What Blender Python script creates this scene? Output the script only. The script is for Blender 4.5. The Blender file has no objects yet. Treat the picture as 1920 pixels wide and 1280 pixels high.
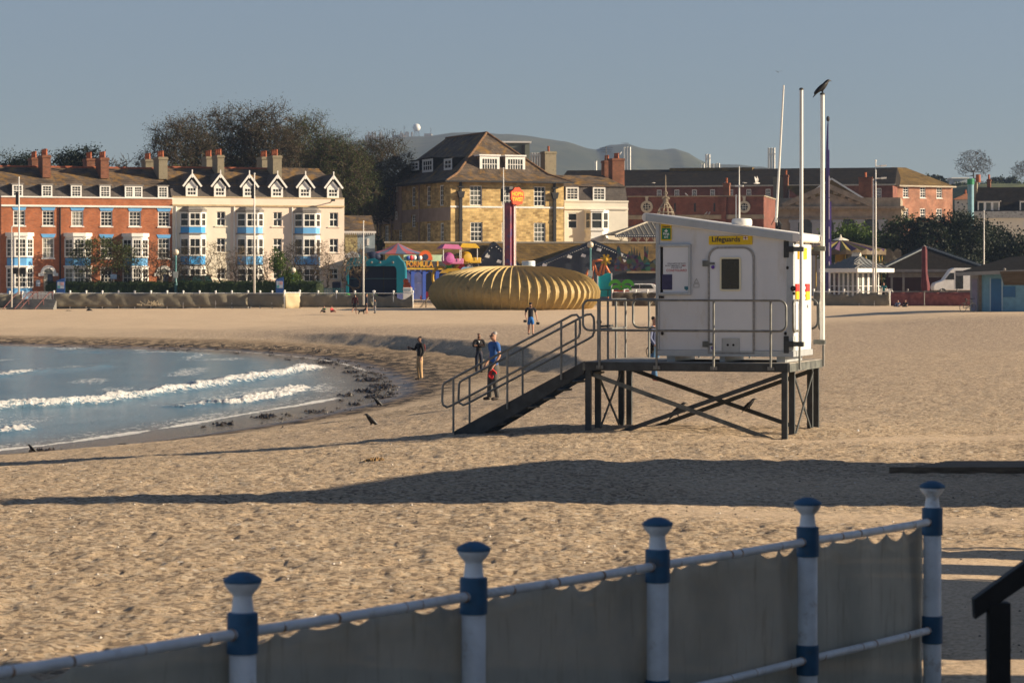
import bpy, bmesh, math, random
import numpy as np
from mathutils import Vector, Matrix
random.seed(11)
SC = bpy.context.scene
COL = SC.collection
R = math.radians
F, HY, CZ = 5200.0, 530.0, 2.64          # focal length in photo pixels, horizon row, eye height
SUN_EL, SUN_AZ = 18.0, 85.5              # azimuth measured from -Y (behind camera) towards +X


def W(px, py, Y):
	return Vector(((px - 960) * Y / F, Y, CZ - (py - HY) * Y / F))


def XY(px, Y):
	return ((px - 960) * Y / F, Y)


def _n(nt, t, **kw):
	n = nt.nodes.new(t)
	for k, v in kw.items():
		setattr(n, k, v)
	return n


def _new(name):
	m = bpy.data.materials.new(name)
	m.use_nodes = True
	nt = m.node_tree
	b = nt.nodes['Principled BSDF']
	return m, nt, b


def _mix(nt, fac, a, b, mode='MIX'):
	n = _n(nt, 'ShaderNodeMix', data_type='RGBA', blend_type=mode)
	for sock, val in ((n.inputs[0], fac), (n.inputs[6], a), (n.inputs[7], b)):
		if hasattr(val, 'is_output') or hasattr(val, 'links'):
			nt.links.new(val, sock)
		elif isinstance(val, (int, float)):
			sock.default_value = val
		else:
			sock.default_value = (*val[:3], 1)
	return n.outputs[2]


def _coords(nt, stretch=None, rand=True):
	tc = _n(nt, 'ShaderNodeTexCoord')
	vec = tc.outputs['Object']
	if rand:
		oi = _n(nt, 'ShaderNodeObjectInfo')
		mu = _n(nt, 'ShaderNodeMath', operation='MULTIPLY')
		nt.links.new(oi.outputs['Random'], mu.inputs[0])
		mu.inputs[1].default_value = 40
		ad = _n(nt, 'ShaderNodeVectorMath', operation='ADD')
		nt.links.new(vec, ad.inputs[0])
		nt.links.new(mu.outputs[0], ad.inputs[1])
		vec = ad.outputs[0]
	if stretch:
		mp = _n(nt, 'ShaderNodeVectorMath', operation='MULTIPLY')
		nt.links.new(vec, mp.inputs[0])
		mp.inputs[1].default_value = stretch
		vec = mp.outputs[0]
	return vec


def _noise(nt, vec, scale, detail=4, rough=.6, lo=.35, hi=.65):
	t = _n(nt, 'ShaderNodeTexNoise')
	t.inputs['Scale'].default_value = scale
	t.inputs['Detail'].default_value = detail
	t.inputs['Roughness'].default_value = rough
	nt.links.new(vec, t.inputs['Vector'])
	mr = _n(nt, 'ShaderNodeMapRange')
	mr.inputs[1].default_value = lo
	mr.inputs[2].default_value = hi
	nt.links.new(t.outputs[0], mr.inputs[0])
	return mr.outputs[0]


def _bump(nt, b, h, strength, dist):
	n = _n(nt, 'ShaderNodeBump')
	n.inputs['Strength'].default_value = strength
	n.inputs['Distance'].default_value = dist
	nt.links.new(h, n.inputs['Height'])
	nt.links.new(n.outputs[0], b.inputs['Normal'])


def mat(name, col, rough=.6, var=.18, scale=3., col2=None, bump=0, bscale=20, metal=0, spec=.4,
		stretch=None, lo=.35, hi=.65, dirt=None, emit=0):
	m, nt, b = _new(name)
	vec = _coords(nt, stretch)
	c1 = tuple(c * (1 - var) for c in col)
	c2 = col2 or tuple(min(1, c * (1 + var)) for c in col)
	out = _mix(nt, _noise(nt, vec, scale, lo=lo, hi=hi), c1, c2)
	if dirt:
		out = _mix(nt, _noise(nt, vec, dirt[1], 6, .7, dirt[2], dirt[3]), out, dirt[0])
	nt.links.new(out, b.inputs['Base Color'])
	b.inputs['Roughness'].default_value = rough
	b.inputs['Metallic'].default_value = metal
	b.inputs['Specular IOR Level'].default_value = spec
	if bump:
		_bump(nt, b, _noise(nt, vec, bscale, 3, lo=0, hi=1), bump, .02)
	if emit:
		nt.links.new(out, b.inputs['Emission Color'])
		b.inputs['Emission Strength'].default_value = emit
	return m


def brick(name, c1, c2, mortar, bw=.23, bh=.076, ms=.008, stain=None, rough=.85, big=.25, bias=0):
	m, nt, b = _new(name)
	vec = _coords(nt, rand=False)
	sp = _n(nt, 'ShaderNodeSeparateXYZ')
	nt.links.new(vec, sp.inputs[0])
	ad = _n(nt, 'ShaderNodeMath', operation='ADD')
	nt.links.new(sp.outputs[0], ad.inputs[0])
	nt.links.new(sp.outputs[1], ad.inputs[1])
	cb = _n(nt, 'ShaderNodeCombineXYZ')
	nt.links.new(ad.outputs[0], cb.inputs[0])
	nt.links.new(sp.outputs[2], cb.inputs[1])
	t = _n(nt, 'ShaderNodeTexBrick')
	t.inputs['Scale'].default_value = 1
	t.inputs['Brick Width'].default_value = bw
	t.inputs['Row Height'].default_value = bh
	t.inputs['Mortar Size'].default_value = ms
	t.inputs['Bias'].default_value = bias
	t.inputs['Color1'].default_value = (*c1, 1)
	t.inputs['Color2'].default_value = (*c2, 1)
	t.inputs['Mortar'].default_value = (*mortar, 1)
	nt.links.new(cb.outputs[0], t.inputs['Vector'])
	dk = tuple(c * (1 - big) for c in (1, 1, 1))
	out = _mix(nt, 1.0, t.outputs[0], _mix(nt, _noise(nt, vec, .9, 5), dk, (1 + big, 1 + big, 1 + big)), 'MULTIPLY')
	if stain:
		out = _mix(nt, _noise(nt, vec, stain[1], 6, .7, stain[2], stain[3]), out, stain[0])
	nt.links.new(out, b.inputs['Base Color'])
	b.inputs['Roughness'].default_value = rough
	b.inputs['Specular IOR Level'].default_value = .2
	_bump(nt, b, t.outputs['Fac'], -.4, .01)
	return m


class MB:
	def __init__(s, M=None):
		s.v, s.f, s.mi, s.m, s.M = [], [], [], 0, M

	def add(s, vs, fs):
		b = len(s.v)
		if s.M is not None:
			vs = [s.M @ Vector(v) for v in vs]
		s.v.extend(tuple(v) for v in vs)
		for f in fs:
			s.f.append(tuple(b + i for i in f))
			s.mi.append(s.m)

	def box(s, x0, x1, y0, y1, z0, z1):
		s.add([(x0, y0, z0), (x1, y0, z0), (x1, y1, z0), (x0, y1, z0), (x0, y0, z1), (x1, y0, z1), (x1, y1, z1), (x0, y1, z1)],
			  [(0, 3, 2, 1), (4, 5, 6, 7), (0, 1, 5, 4), (1, 2, 6, 5), (2, 3, 7, 6), (3, 0, 4, 7)])

	def quad(s, a, b, c, d):
		s.add([a, b, c, d], [(0, 1, 2, 3)])

	def poly(s, pts):
		s.add(pts, [tuple(range(len(pts)))])

	def prism(s, poly, y0, y1):               # (x,z) outline pushed along y
		n = len(poly)
		s.add([(x, y0, z) for x, z in poly] + [(x, y1, z) for x, z in poly],
			  [tuple(range(n)), tuple(range(2 * n - 1, n - 1, -1))] + [(i, (i + 1) % n, n + (i + 1) % n, n + i) for i in range(n)])

	def prismz(s, poly, z0, z1):
		n = len(poly)
		s.add([(x, y, z0) for x, y in poly] + [(x, y, z1) for x, y in poly],
			  [tuple(range(n)), tuple(range(2 * n - 1, n - 1, -1))] + [(i, (i + 1) % n, n + (i + 1) % n, n + i) for i in range(n)])

	def prismx(s, poly, x0, x1):              # (y,z) outline pushed along x
		n = len(poly)
		s.add([(x0, y, z) for y, z in poly] + [(x1, y, z) for y, z in poly],
			  [tuple(range(n)), tuple(range(2 * n - 1, n - 1, -1))] + [(i, (i + 1) % n, n + (i + 1) % n, n + i) for i in range(n)])

	def bar(s, p, q, w, h, up=(0, 0, 1)):     # rectangular bar from p to q
		p, q = Vector(p), Vector(q)
		d = (q - p).normalized()
		u = Vector(up)
		a = d.cross(u)
		if a.length < 1e-4:
			a = d.cross(Vector((0, 1, 0)))
		a.normalize()
		c = a.cross(d).normalized()
		a, c = a * w / 2, c * h / 2
		s.add([p - a - c, p + a - c, p + a + c, p - a + c, q - a - c, q + a - c, q + a + c, q - a + c],
			  [(0, 3, 2, 1), (4, 5, 6, 7), (0, 1, 5, 4), (1, 2, 6, 5), (2, 3, 7, 6), (3, 0, 4, 7)])

	def tube(s, pts, r, n=8, closed=False, cap=True):
		pts = [Vector(p) for p in pts]
		N = len(pts)
		rs = r if isinstance(r, (list, tuple)) else [r] * N
		vs, fs = [], []
		pa = None
		for i, p in enumerate(pts):
			if closed:
				d = pts[(i + 1) % N] - pts[i - 1]
			else:
				d = pts[min(i + 1, N - 1)] - pts[max(i - 1, 0)]
			d.normalize()
			if pa is None:
				a = d.orthogonal().normalized()
			else:
				a = (pa - d * pa.dot(d))
				a = a.normalized() if a.length > 1e-6 else d.orthogonal().normalized()
			pa = a
			c = d.cross(a)
			for k in range(n):
				t = 2 * math.pi * k / n
				vs.append(p + (a * math.cos(t) + c * math.sin(t)) * rs[i])
		for i in range(N if closed else N - 1):
			j = (i + 1) % N
			for k in range(n):
				fs.append((i * n + k, i * n + (k + 1) % n, j * n + (k + 1) % n, j * n + k))
		if cap and not closed:
			fs.append(tuple(range(n - 1, -1, -1)))
			fs.append(tuple((N - 1) * n + k for k in range(n)))
		s.add(vs, fs)

	def lathe(s, prof, n=16, c=(0, 0, 0), cap=True):
		vs, fs = [], []
		for r, z in prof:
			for k in range(n):
				t = 2 * math.pi * k / n
				vs.append((c[0] + r * math.cos(t), c[1] + r * math.sin(t), c[2] + z))
		for i in range(len(prof) - 1):
			for k in range(n):
				fs.append((i * n + k, i * n + (k + 1) % n, (i + 1) * n + (k + 1) % n, (i + 1) * n + k))
		if cap:
			fs.append(tuple(range(n - 1, -1, -1)))
			fs.append(tuple((len(prof) - 1) * n + k for k in range(n)))
		s.add(vs, fs)

	def ball(s, c, r, n=10, m=6, sc=(1, 1, 1)):
		prof = [(max(1e-3, math.sin(math.pi * i / m)), -math.cos(math.pi * i / m)) for i in range(m + 1)]
		vs, fs = [], []
		for pr, z in prof:
			for k in range(n):
				t = 2 * math.pi * k / n
				vs.append((c[0] + r * sc[0] * pr * math.cos(t), c[1] + r * sc[1] * pr * math.sin(t), c[2] + r * sc[2] * z))
		for i in range(m):
			for k in range(n):
				fs.append((i * n + k, i * n + (k + 1) % n, (i + 1) * n + (k + 1) % n, (i + 1) * n + k))
		s.add(vs, fs)

	def build(s, name, mats, parent=None, loc=None, rz=0, smooth=False, bevel=0, recalc=True):
		me = bpy.data.meshes.new(name)
		me.from_pydata(s.v, [], s.f)
		for m in (mats if isinstance(mats, (list, tuple)) else [mats]):
			me.materials.append(m)
		if s.m or any(s.mi):
			me.polygons.foreach_set('material_index', s.mi)
		if recalc and len(s.f) < 30000:
			bm = bmesh.new()
			bm.from_mesh(me)
			bmesh.ops.recalc_face_normals(bm, faces=bm.faces)
			bm.to_mesh(me)
			bm.free()
		if smooth:
			me.polygons.foreach_set('use_smooth', [True] * len(me.polygons))
			if smooth != 'all':
				me.set_sharp_from_angle(angle=R(40))
		o = bpy.data.objects.new(name, me)
		COL.objects.link(o)
		if parent:
			o.parent = parent
		if loc is not None:
			o.location = loc
		o.rotation_euler = (0, 0, rz)
		if bevel:
			bv = o.modifiers.new('bevel', 'BEVEL')
			bv.width = bevel
			bv.segments = 2
			bv.limit_method = 'ANGLE'
		return o


def tag(o, label, cat, group=None):
	o['label'] = label
	o['category'] = cat
	if group:
		o['group'] = group
	return o


def thing(name, label, cat, loc=(0, 0, 0), rz=0, group=None):
	o = bpy.data.objects.new(name, None)
	o.empty_display_size = .3
	COL.objects.link(o)
	o.location = loc
	o.rotation_euler = (0, 0, rz)
	return tag(o, label, cat, group)


def structure(o, kind='structure'):
	o['kind'] = kind
	return o


def dup(src, loc=None, rz=None, scale=None, label=None, group=None):
	def cp(o, par):
		c = o.copy()
		COL.objects.link(c)
		if par:
			c.parent = par
		for ch in [x for x in bpy.data.objects if x.parent == o]:
			cp(ch, c)
		return c
	c = cp(src, None)
	if loc is not None:
		c.location = loc
	if rz is not None:
		c.rotation_euler = (0, 0, rz)
	if scale is not None:
		c.scale = scale if isinstance(scale, (tuple, list)) else (scale,) * 3
	if label:
		c['label'] = label
	if group:
		c['group'] = group
	return c


class Frame:
	"""Upright local frame: origin on the ray of photo column px at depth Y, local -y turned ang degrees right of the viewer."""
	def __init__(s, px, Y, ang, z=0.0):
		s.o = Vector(((px - 960) * Y / F, Y, z))
		s.rz = R(ang)
		s.u = Vector((math.cos(s.rz), math.sin(s.rz), 0))
		s.v = Vector((-math.sin(s.rz), math.cos(s.rz), 0))

	def at(s, px, py, y=0.0):                 # point of plane local y -> (x,z)
		p0 = s.o + s.v * y
		d = Vector(((px - 960) / F, 1, -(py - HY) / F))
		c = Vector((0, 0, CZ))
		t = (p0 - c).dot(s.v) / d.dot(s.v)
		p = c + d * t - s.o
		return p.dot(s.u), p.z

	def atx(s, px, py, x=0.0):                # point of plane local x -> (y,z)
		p0 = s.o + s.u * x
		d = Vector(((px - 960) / F, 1, -(py - HY) / F))
		c = Vector((0, 0, CZ))
		t = (p0 - c).dot(s.u) / d.dot(s.u)
		p = c + d * t - s.o
		return p.dot(s.v), p.z

	def x(s, px, y=0.0):
		return s.at(px, 500, y)[0]

	def z(s, px, py, y=0.0):
		return s.at(px, py, y)[1]

	def world(s, x, y, z):
		return s.o + s.u * x + s.v * y + Vector((0, 0, z))


def text_mesh(mb, txt, size, x, z, y, align='LEFT', bold=0, flip=None, sx=1.0, depth=0.0, shear=0):
	"""Lettering as faces on the plane y (facing -y) inside mesh builder mb."""
	cu = bpy.data.curves.new('lettering', 'FONT')
	cu.body = txt
	cu.size = size
	cu.align_x = align
	cu.offset = bold
	cu.shear = shear
	cu.resolution_u = 3
	ob = bpy.data.objects.new('lettering', cu)
	COL.objects.link(ob)
	dg = bpy.context.evaluated_depsgraph_get()
	me = bpy.data.meshes.new_from_object(ob.evaluated_get(dg))
	vs = [(x + v.co.x * sx, y, z + v.co.y) for v in me.vertices]
	fs = [tuple(p.vertices) for p in me.polygons]
	mb.add(vs, fs)
	bpy.data.objects.remove(ob)
	bpy.data.curves.remove(cu)
	bpy.data.meshes.remove(me)


def rounded(x0, x1, z0, z1, r, n=5):
	pts = []
	for cx, cz, a0 in ((x1 - r, z0 + r, -90), (x1 - r, z1 - r, 0), (x0 + r, z1 - r, 90), (x0 + r, z0 + r, 180)):
		for i in range(n + 1):
			a = R(a0 + 90 * i / n)
			pts.append((cx + r * math.cos(a), cz + r * math.sin(a)))
	return pts


def frame_ring(mb, outer, inner, y0, y1):
	n = len(outer)
	vs = [(x, y0, z) for x, z in outer] + [(x, y0, z) for x, z in inner] + [(x, y1, z) for x, z in outer] + [(x, y1, z) for x, z in inner]
	fs = []
	for i in range(n):
		j = (i + 1) % n
		fs += [(i, j, n + j, n + i), (2 * n + j, 2 * n + i, 3 * n + i, 3 * n + j), (i, 2 * n + i, 2 * n + j, j), (n + i, n + j, 3 * n + j, 3 * n + i)]
	mb.add(vs, fs)


def _hash(ix, iy, seed):
	h = (ix.astype(np.int64) * 374761393 + iy.astype(np.int64) * 668265263 + seed * 1442695041) & 0x7fffffff
	h = ((h ^ (h >> 13)) * 1274126177) & 0x7fffffff
	h = h ^ (h >> 16)
	return (h & 0xffff) / 65535.0


def vnoise(x, y, seed=0):
	ix, iy = np.floor(x), np.floor(y)
	fx, fy = x - ix, y - iy
	fx, fy = fx * fx * (3 - 2 * fx), fy * fy * (3 - 2 * fy)
	a, b = _hash(ix, iy, seed), _hash(ix + 1, iy, seed)
	c, d = _hash(ix, iy + 1, seed), _hash(ix + 1, iy + 1, seed)
	return (a * (1 - fx) + b * fx) * (1 - fy) + (c * (1 - fx) + d * fx) * fy - .5


def fbm(x, y, seed=0, o=3):
	t, a = 0, 1.0
	for k in range(o):
		t = t + a * vnoise(x * 2 ** k + 17.3 * k, y * 2 ** k - 9.1 * k, seed + k)
		a *= .5
	return t


def sstep(x, a, b):
	t = np.clip((x - a) / (b - a), 0, 1)
	return t * t * (3 - 2 * t)
# ================================================================== sky, sun, camera
def sun_dir():
	e, a = R(SUN_EL), R(SUN_AZ)
	return Vector((math.sin(a) * math.cos(e), -math.cos(a) * math.cos(e), math.sin(e)))


def setup():
	w = bpy.data.worlds.new('World')
	SC.world = w
	w.use_nodes = True
	nt = w.node_tree
	bg = nt.nodes['Background']
	sky = _n(nt, 'ShaderNodeTexSky', sky_type='NISHITA')
	sky.sun_disc = False
	sky.sun_elevation = R(SUN_EL)
	sd = sun_dir()
	sky.sun_rotation = math.atan2(sd.x, sd.y)
	sky.altitude = 0
	sky.air_density = 1.0
	sky.dust_density = SKY_DUST
	sky.ozone_density = 3.5
	hs = _n(nt, 'ShaderNodeHueSaturation')
	hs.inputs['Saturation'].default_value = .72
	nt.links.new(sky.outputs[0], hs.inputs['Color'])
	nt.links.new(_mix(nt, 1.0, hs.outputs[0], (.625, .63, .675), 'MULTIPLY'), bg.inputs[0])
	bg.inputs[1].default_value = SKY_STR
	li = bpy.data.lights.new('sun', 'SUN')
	li.energy = SUN_STR
	li.angle = R(.53)
	li.color = (1.0, .81, .57)
	so = bpy.data.objects.new('sun', li)
	COL.objects.link(so)
	so.rotation_euler = sd.to_track_quat('Z', 'Y').to_euler()
	so.location = (30, -10, 40)
	cam = bpy.data.cameras.new('camera')
	co = bpy.data.objects.new('camera', cam)
	COL.objects.link(co)
	co.location = (0, 0, CZ)
	co.rotation_euler = (R(90), 0, 0)
	cam.sensor_width = 36
	cam.lens = 36 * F / 1920
	cam.shift_y = -(640 - HY) / 1920
	cam.clip_end = 9000
	cam.clip_start = .5
	cam.dof.use_dof = True
	cam.dof.focus_distance = 62
	cam.dof.aperture_fstop = 5.6
	SC.camera = co
	SC.view_settings.view_transform = 'Standard'
	SC.view_settings.look = 'None'
	SC.view_settings.exposure = EXPO
	SC.view_settings.gamma = 1
	c = SC.cycles
	c.use_denoising = True
	c.max_bounces = 6
	c.diffuse_bounces = 3
	c.glossy_bounces = 3
	c.transparent_max_bounces = 8
	c.volume_bounces = 1
	c.use_adaptive_sampling = True
	c.adaptive_threshold = .01


SKY_STR, SKY_DUST, SUN_STR, EXPO = .056, .0, 5.0, 1.2
setup()

# ================================================================== land form
ZW = -1.5                                   # still water level


def sea_pt(px, py, z=ZW):
	Y = F * (CZ - z) / (py - HY)
	return ((px - 960) * Y / F, Y)


SHORE_PX = [(0, 852), (150, 841), (300, 825), (400, 811), (500, 795), (580, 780), (650, 765), (710, 750), (738, 735), (738, 720),
			(715, 705), (665, 686), (600, 673), (500, 663), (400, 656), (300, 653), (200, 650), (100, 648), (0, 646)]
shore = [sea_pt(*p) for p in SHORE_PX]
shore = [(-150, 30), (-60, 40), (-30, 51), (-19, 58.5)] + shore + [(-60, 203), (-110, 216), (-400, 240)]


def catmull(p, n=4):
	out = []
	for i in range(len(p) - 1):
		a, b, c, d = (np.array(p[max(0, min(len(p) - 1, k))], float) for k in (i - 1, i, i + 1, i + 2))
		for j in range(n):
			t = j / n
			out.append(tuple(.5 * (2 * b + (c - a) * t + (2 * a - 5 * b + 4 * c - d) * t * t + (3 * b - a - 3 * c + d) * t ** 3)))
	out.append(tuple(p[-1]))
	return out


shore = catmull(shore)


def line_dist(X, Y, line):
	"""distance to a polyline, arc parameter 0..1 of the nearest point and side (+ = left of travel)"""
	best = np.full(X.shape, 1e9)
	par = np.zeros(X.shape)
	side = np.zeros(X.shape)
	L = [0]
	for (ax, ay), (bx, by) in zip(line[:-1], line[1:]):
		L.append(L[-1] + math.hypot(bx - ax, by - ay))
	for i, ((ax, ay), (bx, by)) in enumerate(zip(line[:-1], line[1:])):
		dx, dy = bx - ax, by - ay
		l2 = dx * dx + dy * dy
		t = np.clip(((X - ax) * dx + (Y - ay) * dy) / l2, 0, 1)
		d = np.hypot(X - ax - t * dx, Y - ay - t * dy)
		k = d < best
		best = np.where(k, d, best)
		par = np.where(k, (L[i] + t * math.sqrt(l2)) / L[-1], par)
		side = np.where(k, np.sign(dx * (Y - ay) - dy * (X - ax)), side)
	return best, par, side


def inside(X, Y, poly):
	c = np.zeros(X.shape, bool)
	n = len(poly)
	for i in range(n):
		(x1, y1), (x2, y2) = poly[i], poly[(i + 1) % n]
		if y1 == y2:
			continue
		k = ((y1 > Y) != (y2 > Y)) & (X < (x2 - x1) * (Y - y1) / (y2 - y1) + x1)
		c ^= k
	return c


sea_poly = shore + [(-4000, 240), (-4000, 30)]


def shore_d(X, Y):
	d, _, _ = line_dist(X, Y, shore)
	return np.where(inside(X, Y, sea_poly), -d, d)


P_NEAR = ((-60, -4), (-3, -.25), (0, 0), (5, .30), (10, .68), (15, 1.0), (19, 1.25), (24, 1.42), (30, 1.5), (60, 1.55), (120, 1.5))
P_MID = ((-60, -4), (-3, -.2), (0, 0), (3, .33), (6, .72), (10, 1.2), (14, 1.5), (18, 1.58), (35, 1.6), (60, 1.6), (120, 1.8))
P_FAR = ((-60, -4), (-3, -.15), (0, 0), (4, .22), (6.2, .36), (8.0, 1.01), (12, 1.14), (30, 1.32), (50, 1.45), (70, 1.6), (85, 1.75), (120, 1.8))


def prof(d, p):
	return np.interp(d, [a for a, b in p], [b for a, b in p])


def smooth_mask(X, Y):
	"""1 where the sand has been raked or trodden flat"""
	m = sstep(Y, 182, 200)
	m = np.maximum(m, .75 * np.exp(-((Y - 46.2 - .05 * (X - 6)) / .9) ** 2) * sstep(X, 2.5, 5))
	m = np.maximum(m, .8 * np.exp(-((Y - 32 + .4 * (X - 2)) / .9) ** 2) * sstep(X, .8, 2.2))
	m = np.maximum(m, sstep(X, 2.6, 3.8) * (1 - sstep(Y, 26, 29)))
	m = np.maximum(m, .5 * sstep(X, 1, 3) * np.exp(-((Y - 36) / 2.5) ** 2))
	return m


def ground_z(X, Y, relief=True):
	X, Y = np.asarray(X, float), np.asarray(Y, float)
	d = shore_d(X, Y)
	wob = d + 1.2 * fbm(X * .18, Y * .07, 5) * sstep(d, 2, 8)
	n, m, f = prof(d, P_NEAR), prof(wob, P_MID), prof(wob, P_FAR)
	f = f + (np.interp(wob, (-60, 0, 4, 12, 30, 50, 70, 85, 120), (-4, 0, .25, .9, 1.3, 1.45, 1.6, 1.75, 1.8)) - f) * (1 - sstep(X, -19, -9))
	a, b = sstep(Y, 55, 72), sstep(Y, 98, 122)
	z = ZW + (n * (1 - a) + m * a) * (1 - b) + f * b
	z = z - .24 * (1 - sstep(Y, 19, 30)) * sstep(d, 20, 30)
	z = z - .1 * np.exp(-(((X - 4.8) / .9) ** 2 + ((Y - 47.3) / 1.0) ** 2)) + .05 * np.exp(-(((X - 1.5) / 1.2) ** 2 + ((Y - 49.5) / 2.0) ** 2))
	z = z + .20 * np.exp(-(((X - 1.5) / 4.5) ** 2 + ((Y - 51) / 8.0) ** 2))
	z = z + .1 * sstep(X, 6, 9) * sstep(Y, 40, 44) * (1 - sstep(Y, 46, 52))
	z = z + .22 * sstep(Y, 222, 242) + .45 * sstep(X, 20, 33) * sstep(Y, 140, 190) * (1 - sstep(Y, 215, 245))
	z = z + sstep(Y, 261.5, 263.5) * (.95 - z)
	if relief:
		sm = 1 - .88 * smooth_mask(X, Y)
		wetk = sstep(d, .5, 5)
		near = 1 - sstep(Y, 255, 262)
		r = .05 * fbm(X * .35, Y * .35, 1, 3)
		pit = vnoise(X * 2.3, Y * 2.3, 7)
		r = r + sm * (.030 * fbm(X * 1.3, Y * 1.3, 2, 2) + .028 * fbm(X * 4.1, Y * 4.1, 14, 2) * (1 - sstep(Y, 60, 110)) + .05 * np.minimum(0, pit + .12) + .045 * np.minimum(0, vnoise(X * 5.3, Y * 4.8, 17) + .14) + .050 * np.minimum(0, vnoise(X * 10, Y * 9, 27) + .10) * (1 - sstep(Y, 40, 75)))
		z = z + r * near * (.12 + .88 * wetk)
		z = z + .05 * fbm(X * .12, Y * .12, 9, 2) * near * sstep(d, 10, 25)
	return z


def gz(x, y):
	return float(ground_z(np.array([x]), np.array([y]), False)[0])


def grid_mesh(name, X, Y, Z, mats, attrs=None):
	nr, nc = X.shape
	co = np.stack([X, Y, Z], -1).reshape(-1, 3).astype(np.float32)
	i = np.arange(nr * nc).reshape(nr, nc)
	q = np.stack([i[:-1, :-1], i[:-1, 1:], i[1:, 1:], i[1:, :-1]], -1).reshape(-1, 4)
	me = bpy.data.meshes.new(name)
	me.vertices.add(len(co))
	me.vertices.foreach_set('co', co.ravel())
	me.loops.add(q.size)
	me.loops.foreach_set('vertex_index', q.ravel().astype(np.int32))
	me.polygons.add(len(q))
	me.polygons.foreach_set('loop_start', (np.arange(len(q)) * 4).astype(np.int32))
	me.polygons.foreach_set('loop_total', np.full(len(q), 4, np.int32))
	me.polygons.foreach_set('use_smooth', np.ones(len(q), bool))
	me.update(calc_edges=True)
	me.validate()
	for k, a in (attrs or {}).items():
		at = me.attributes.new(k, 'FLOAT', 'POINT')
		at.data.foreach_set('value', a.reshape(-1).astype(np.float32))
	me.materials.append(mats)
	o = bpy.data.objects.new(name, me)
	COL.objects.link(o)
	return o


def sand_material():
	m, nt, b = _new('beach_sand')
	vec = _coords(nt, rand=False)

	def attr(n):
		a = _n(nt, 'ShaderNodeAttribute', attribute_name=n)
		return a.outputs['Fac']
	base = _mix(nt, _noise(nt, vec, .35, 4), (.66, .50, .335), (.75, .585, .405))
	base = _mix(nt, _noise(nt, vec, 3.0, 5, .7), (.62, .485, .335), base)
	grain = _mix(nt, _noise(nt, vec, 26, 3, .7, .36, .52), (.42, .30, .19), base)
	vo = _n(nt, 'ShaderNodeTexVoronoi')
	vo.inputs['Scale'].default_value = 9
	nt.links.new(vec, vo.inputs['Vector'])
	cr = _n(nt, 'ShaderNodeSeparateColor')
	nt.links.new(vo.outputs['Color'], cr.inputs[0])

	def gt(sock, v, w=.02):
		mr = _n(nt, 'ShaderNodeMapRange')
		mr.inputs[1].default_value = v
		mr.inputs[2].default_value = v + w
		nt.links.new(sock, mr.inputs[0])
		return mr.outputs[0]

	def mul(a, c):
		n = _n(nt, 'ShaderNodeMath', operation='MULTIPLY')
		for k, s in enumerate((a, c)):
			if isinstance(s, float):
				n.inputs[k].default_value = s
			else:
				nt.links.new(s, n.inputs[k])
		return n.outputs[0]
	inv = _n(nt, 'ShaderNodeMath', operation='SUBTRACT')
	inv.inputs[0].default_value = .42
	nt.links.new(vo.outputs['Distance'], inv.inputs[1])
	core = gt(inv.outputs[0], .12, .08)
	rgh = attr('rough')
	col = _mix(nt, mul(mul(gt(cr.outputs[0], .66), core), rgh), grain, (.20, .15, .11))  # dark flecks: shell bits, plus the shade of small pits put into the colour
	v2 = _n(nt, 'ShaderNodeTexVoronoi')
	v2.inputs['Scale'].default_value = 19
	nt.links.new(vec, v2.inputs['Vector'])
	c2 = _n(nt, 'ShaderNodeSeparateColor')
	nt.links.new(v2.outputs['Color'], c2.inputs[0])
	col = _mix(nt, mul(mul(gt(c2.outputs[0], .62, .1), .8), rgh), col, (.22, .165, .12))  # finer flecks, again part shingle and part pit shade laid in as colour
	col = _mix(nt, mul(mul(gt(c2.outputs[1], .80, .1), .6), rgh), col, (.80, .68, .52))
	col = _mix(nt, mul(mul(gt(cr.outputs[1], .93), core), rgh), col, (.82, .74, .64))
	shin = mul(attr('shingle'), _noise(nt, vec, 4.5, 4, .8, .44, .54))
	col = _mix(nt, shin, col, (.235, .18, .15))
	col = _mix(nt, mul(attr('shingle'), _noise(nt, vec, 7, 3, .8, .58, .64)), col, (.72, .60, .47))
	wet = attr('wet')
	wetc = _mix(nt, _noise(nt, vec, 1.2, 5), (.16, .108, .058), (.24, .165, .09))
	col = _mix(nt, wet, col, wetc)
	vw = _coords(nt, (1.1, .45, 1), rand=False)
	weed = mul(attr('weed'), _noise(nt, vw, 1.6, 6, .72, .46, .52))
	col = _mix(nt, weed, col, (.035, .026, .018))
	nt.links.new(col, b.inputs['Base Color'])
	ro = _n(nt, 'ShaderNodeMapRange')
	ro.inputs[3].default_value = .95
	ro.inputs[4].default_value = .30
	nt.links.new(attr('film'), ro.inputs[0])
	nt.links.new(ro.outputs[0], b.inputs['Roughness'])
	b.inputs['Specular IOR Level'].default_value = .25
	bm = _n(nt, 'ShaderNodeBump')
	bm.inputs['Distance'].default_value = .07
	h = _noise(nt, vec, 12, 8, .80, .25, .75)
	nt.links.new(h, bm.inputs['Height'])
	nt.links.new(mul(rgh, .8), bm.inputs['Strength'])
	nt.links.new(bm.outputs[0], b.inputs['Normal'])
	return m


def axis(parts):
	out = []
	for a, b, n in parts:
		out += list(np.linspace(a, b, n, endpoint=False))
	return np.array(out + [parts[-1][1]])


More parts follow.
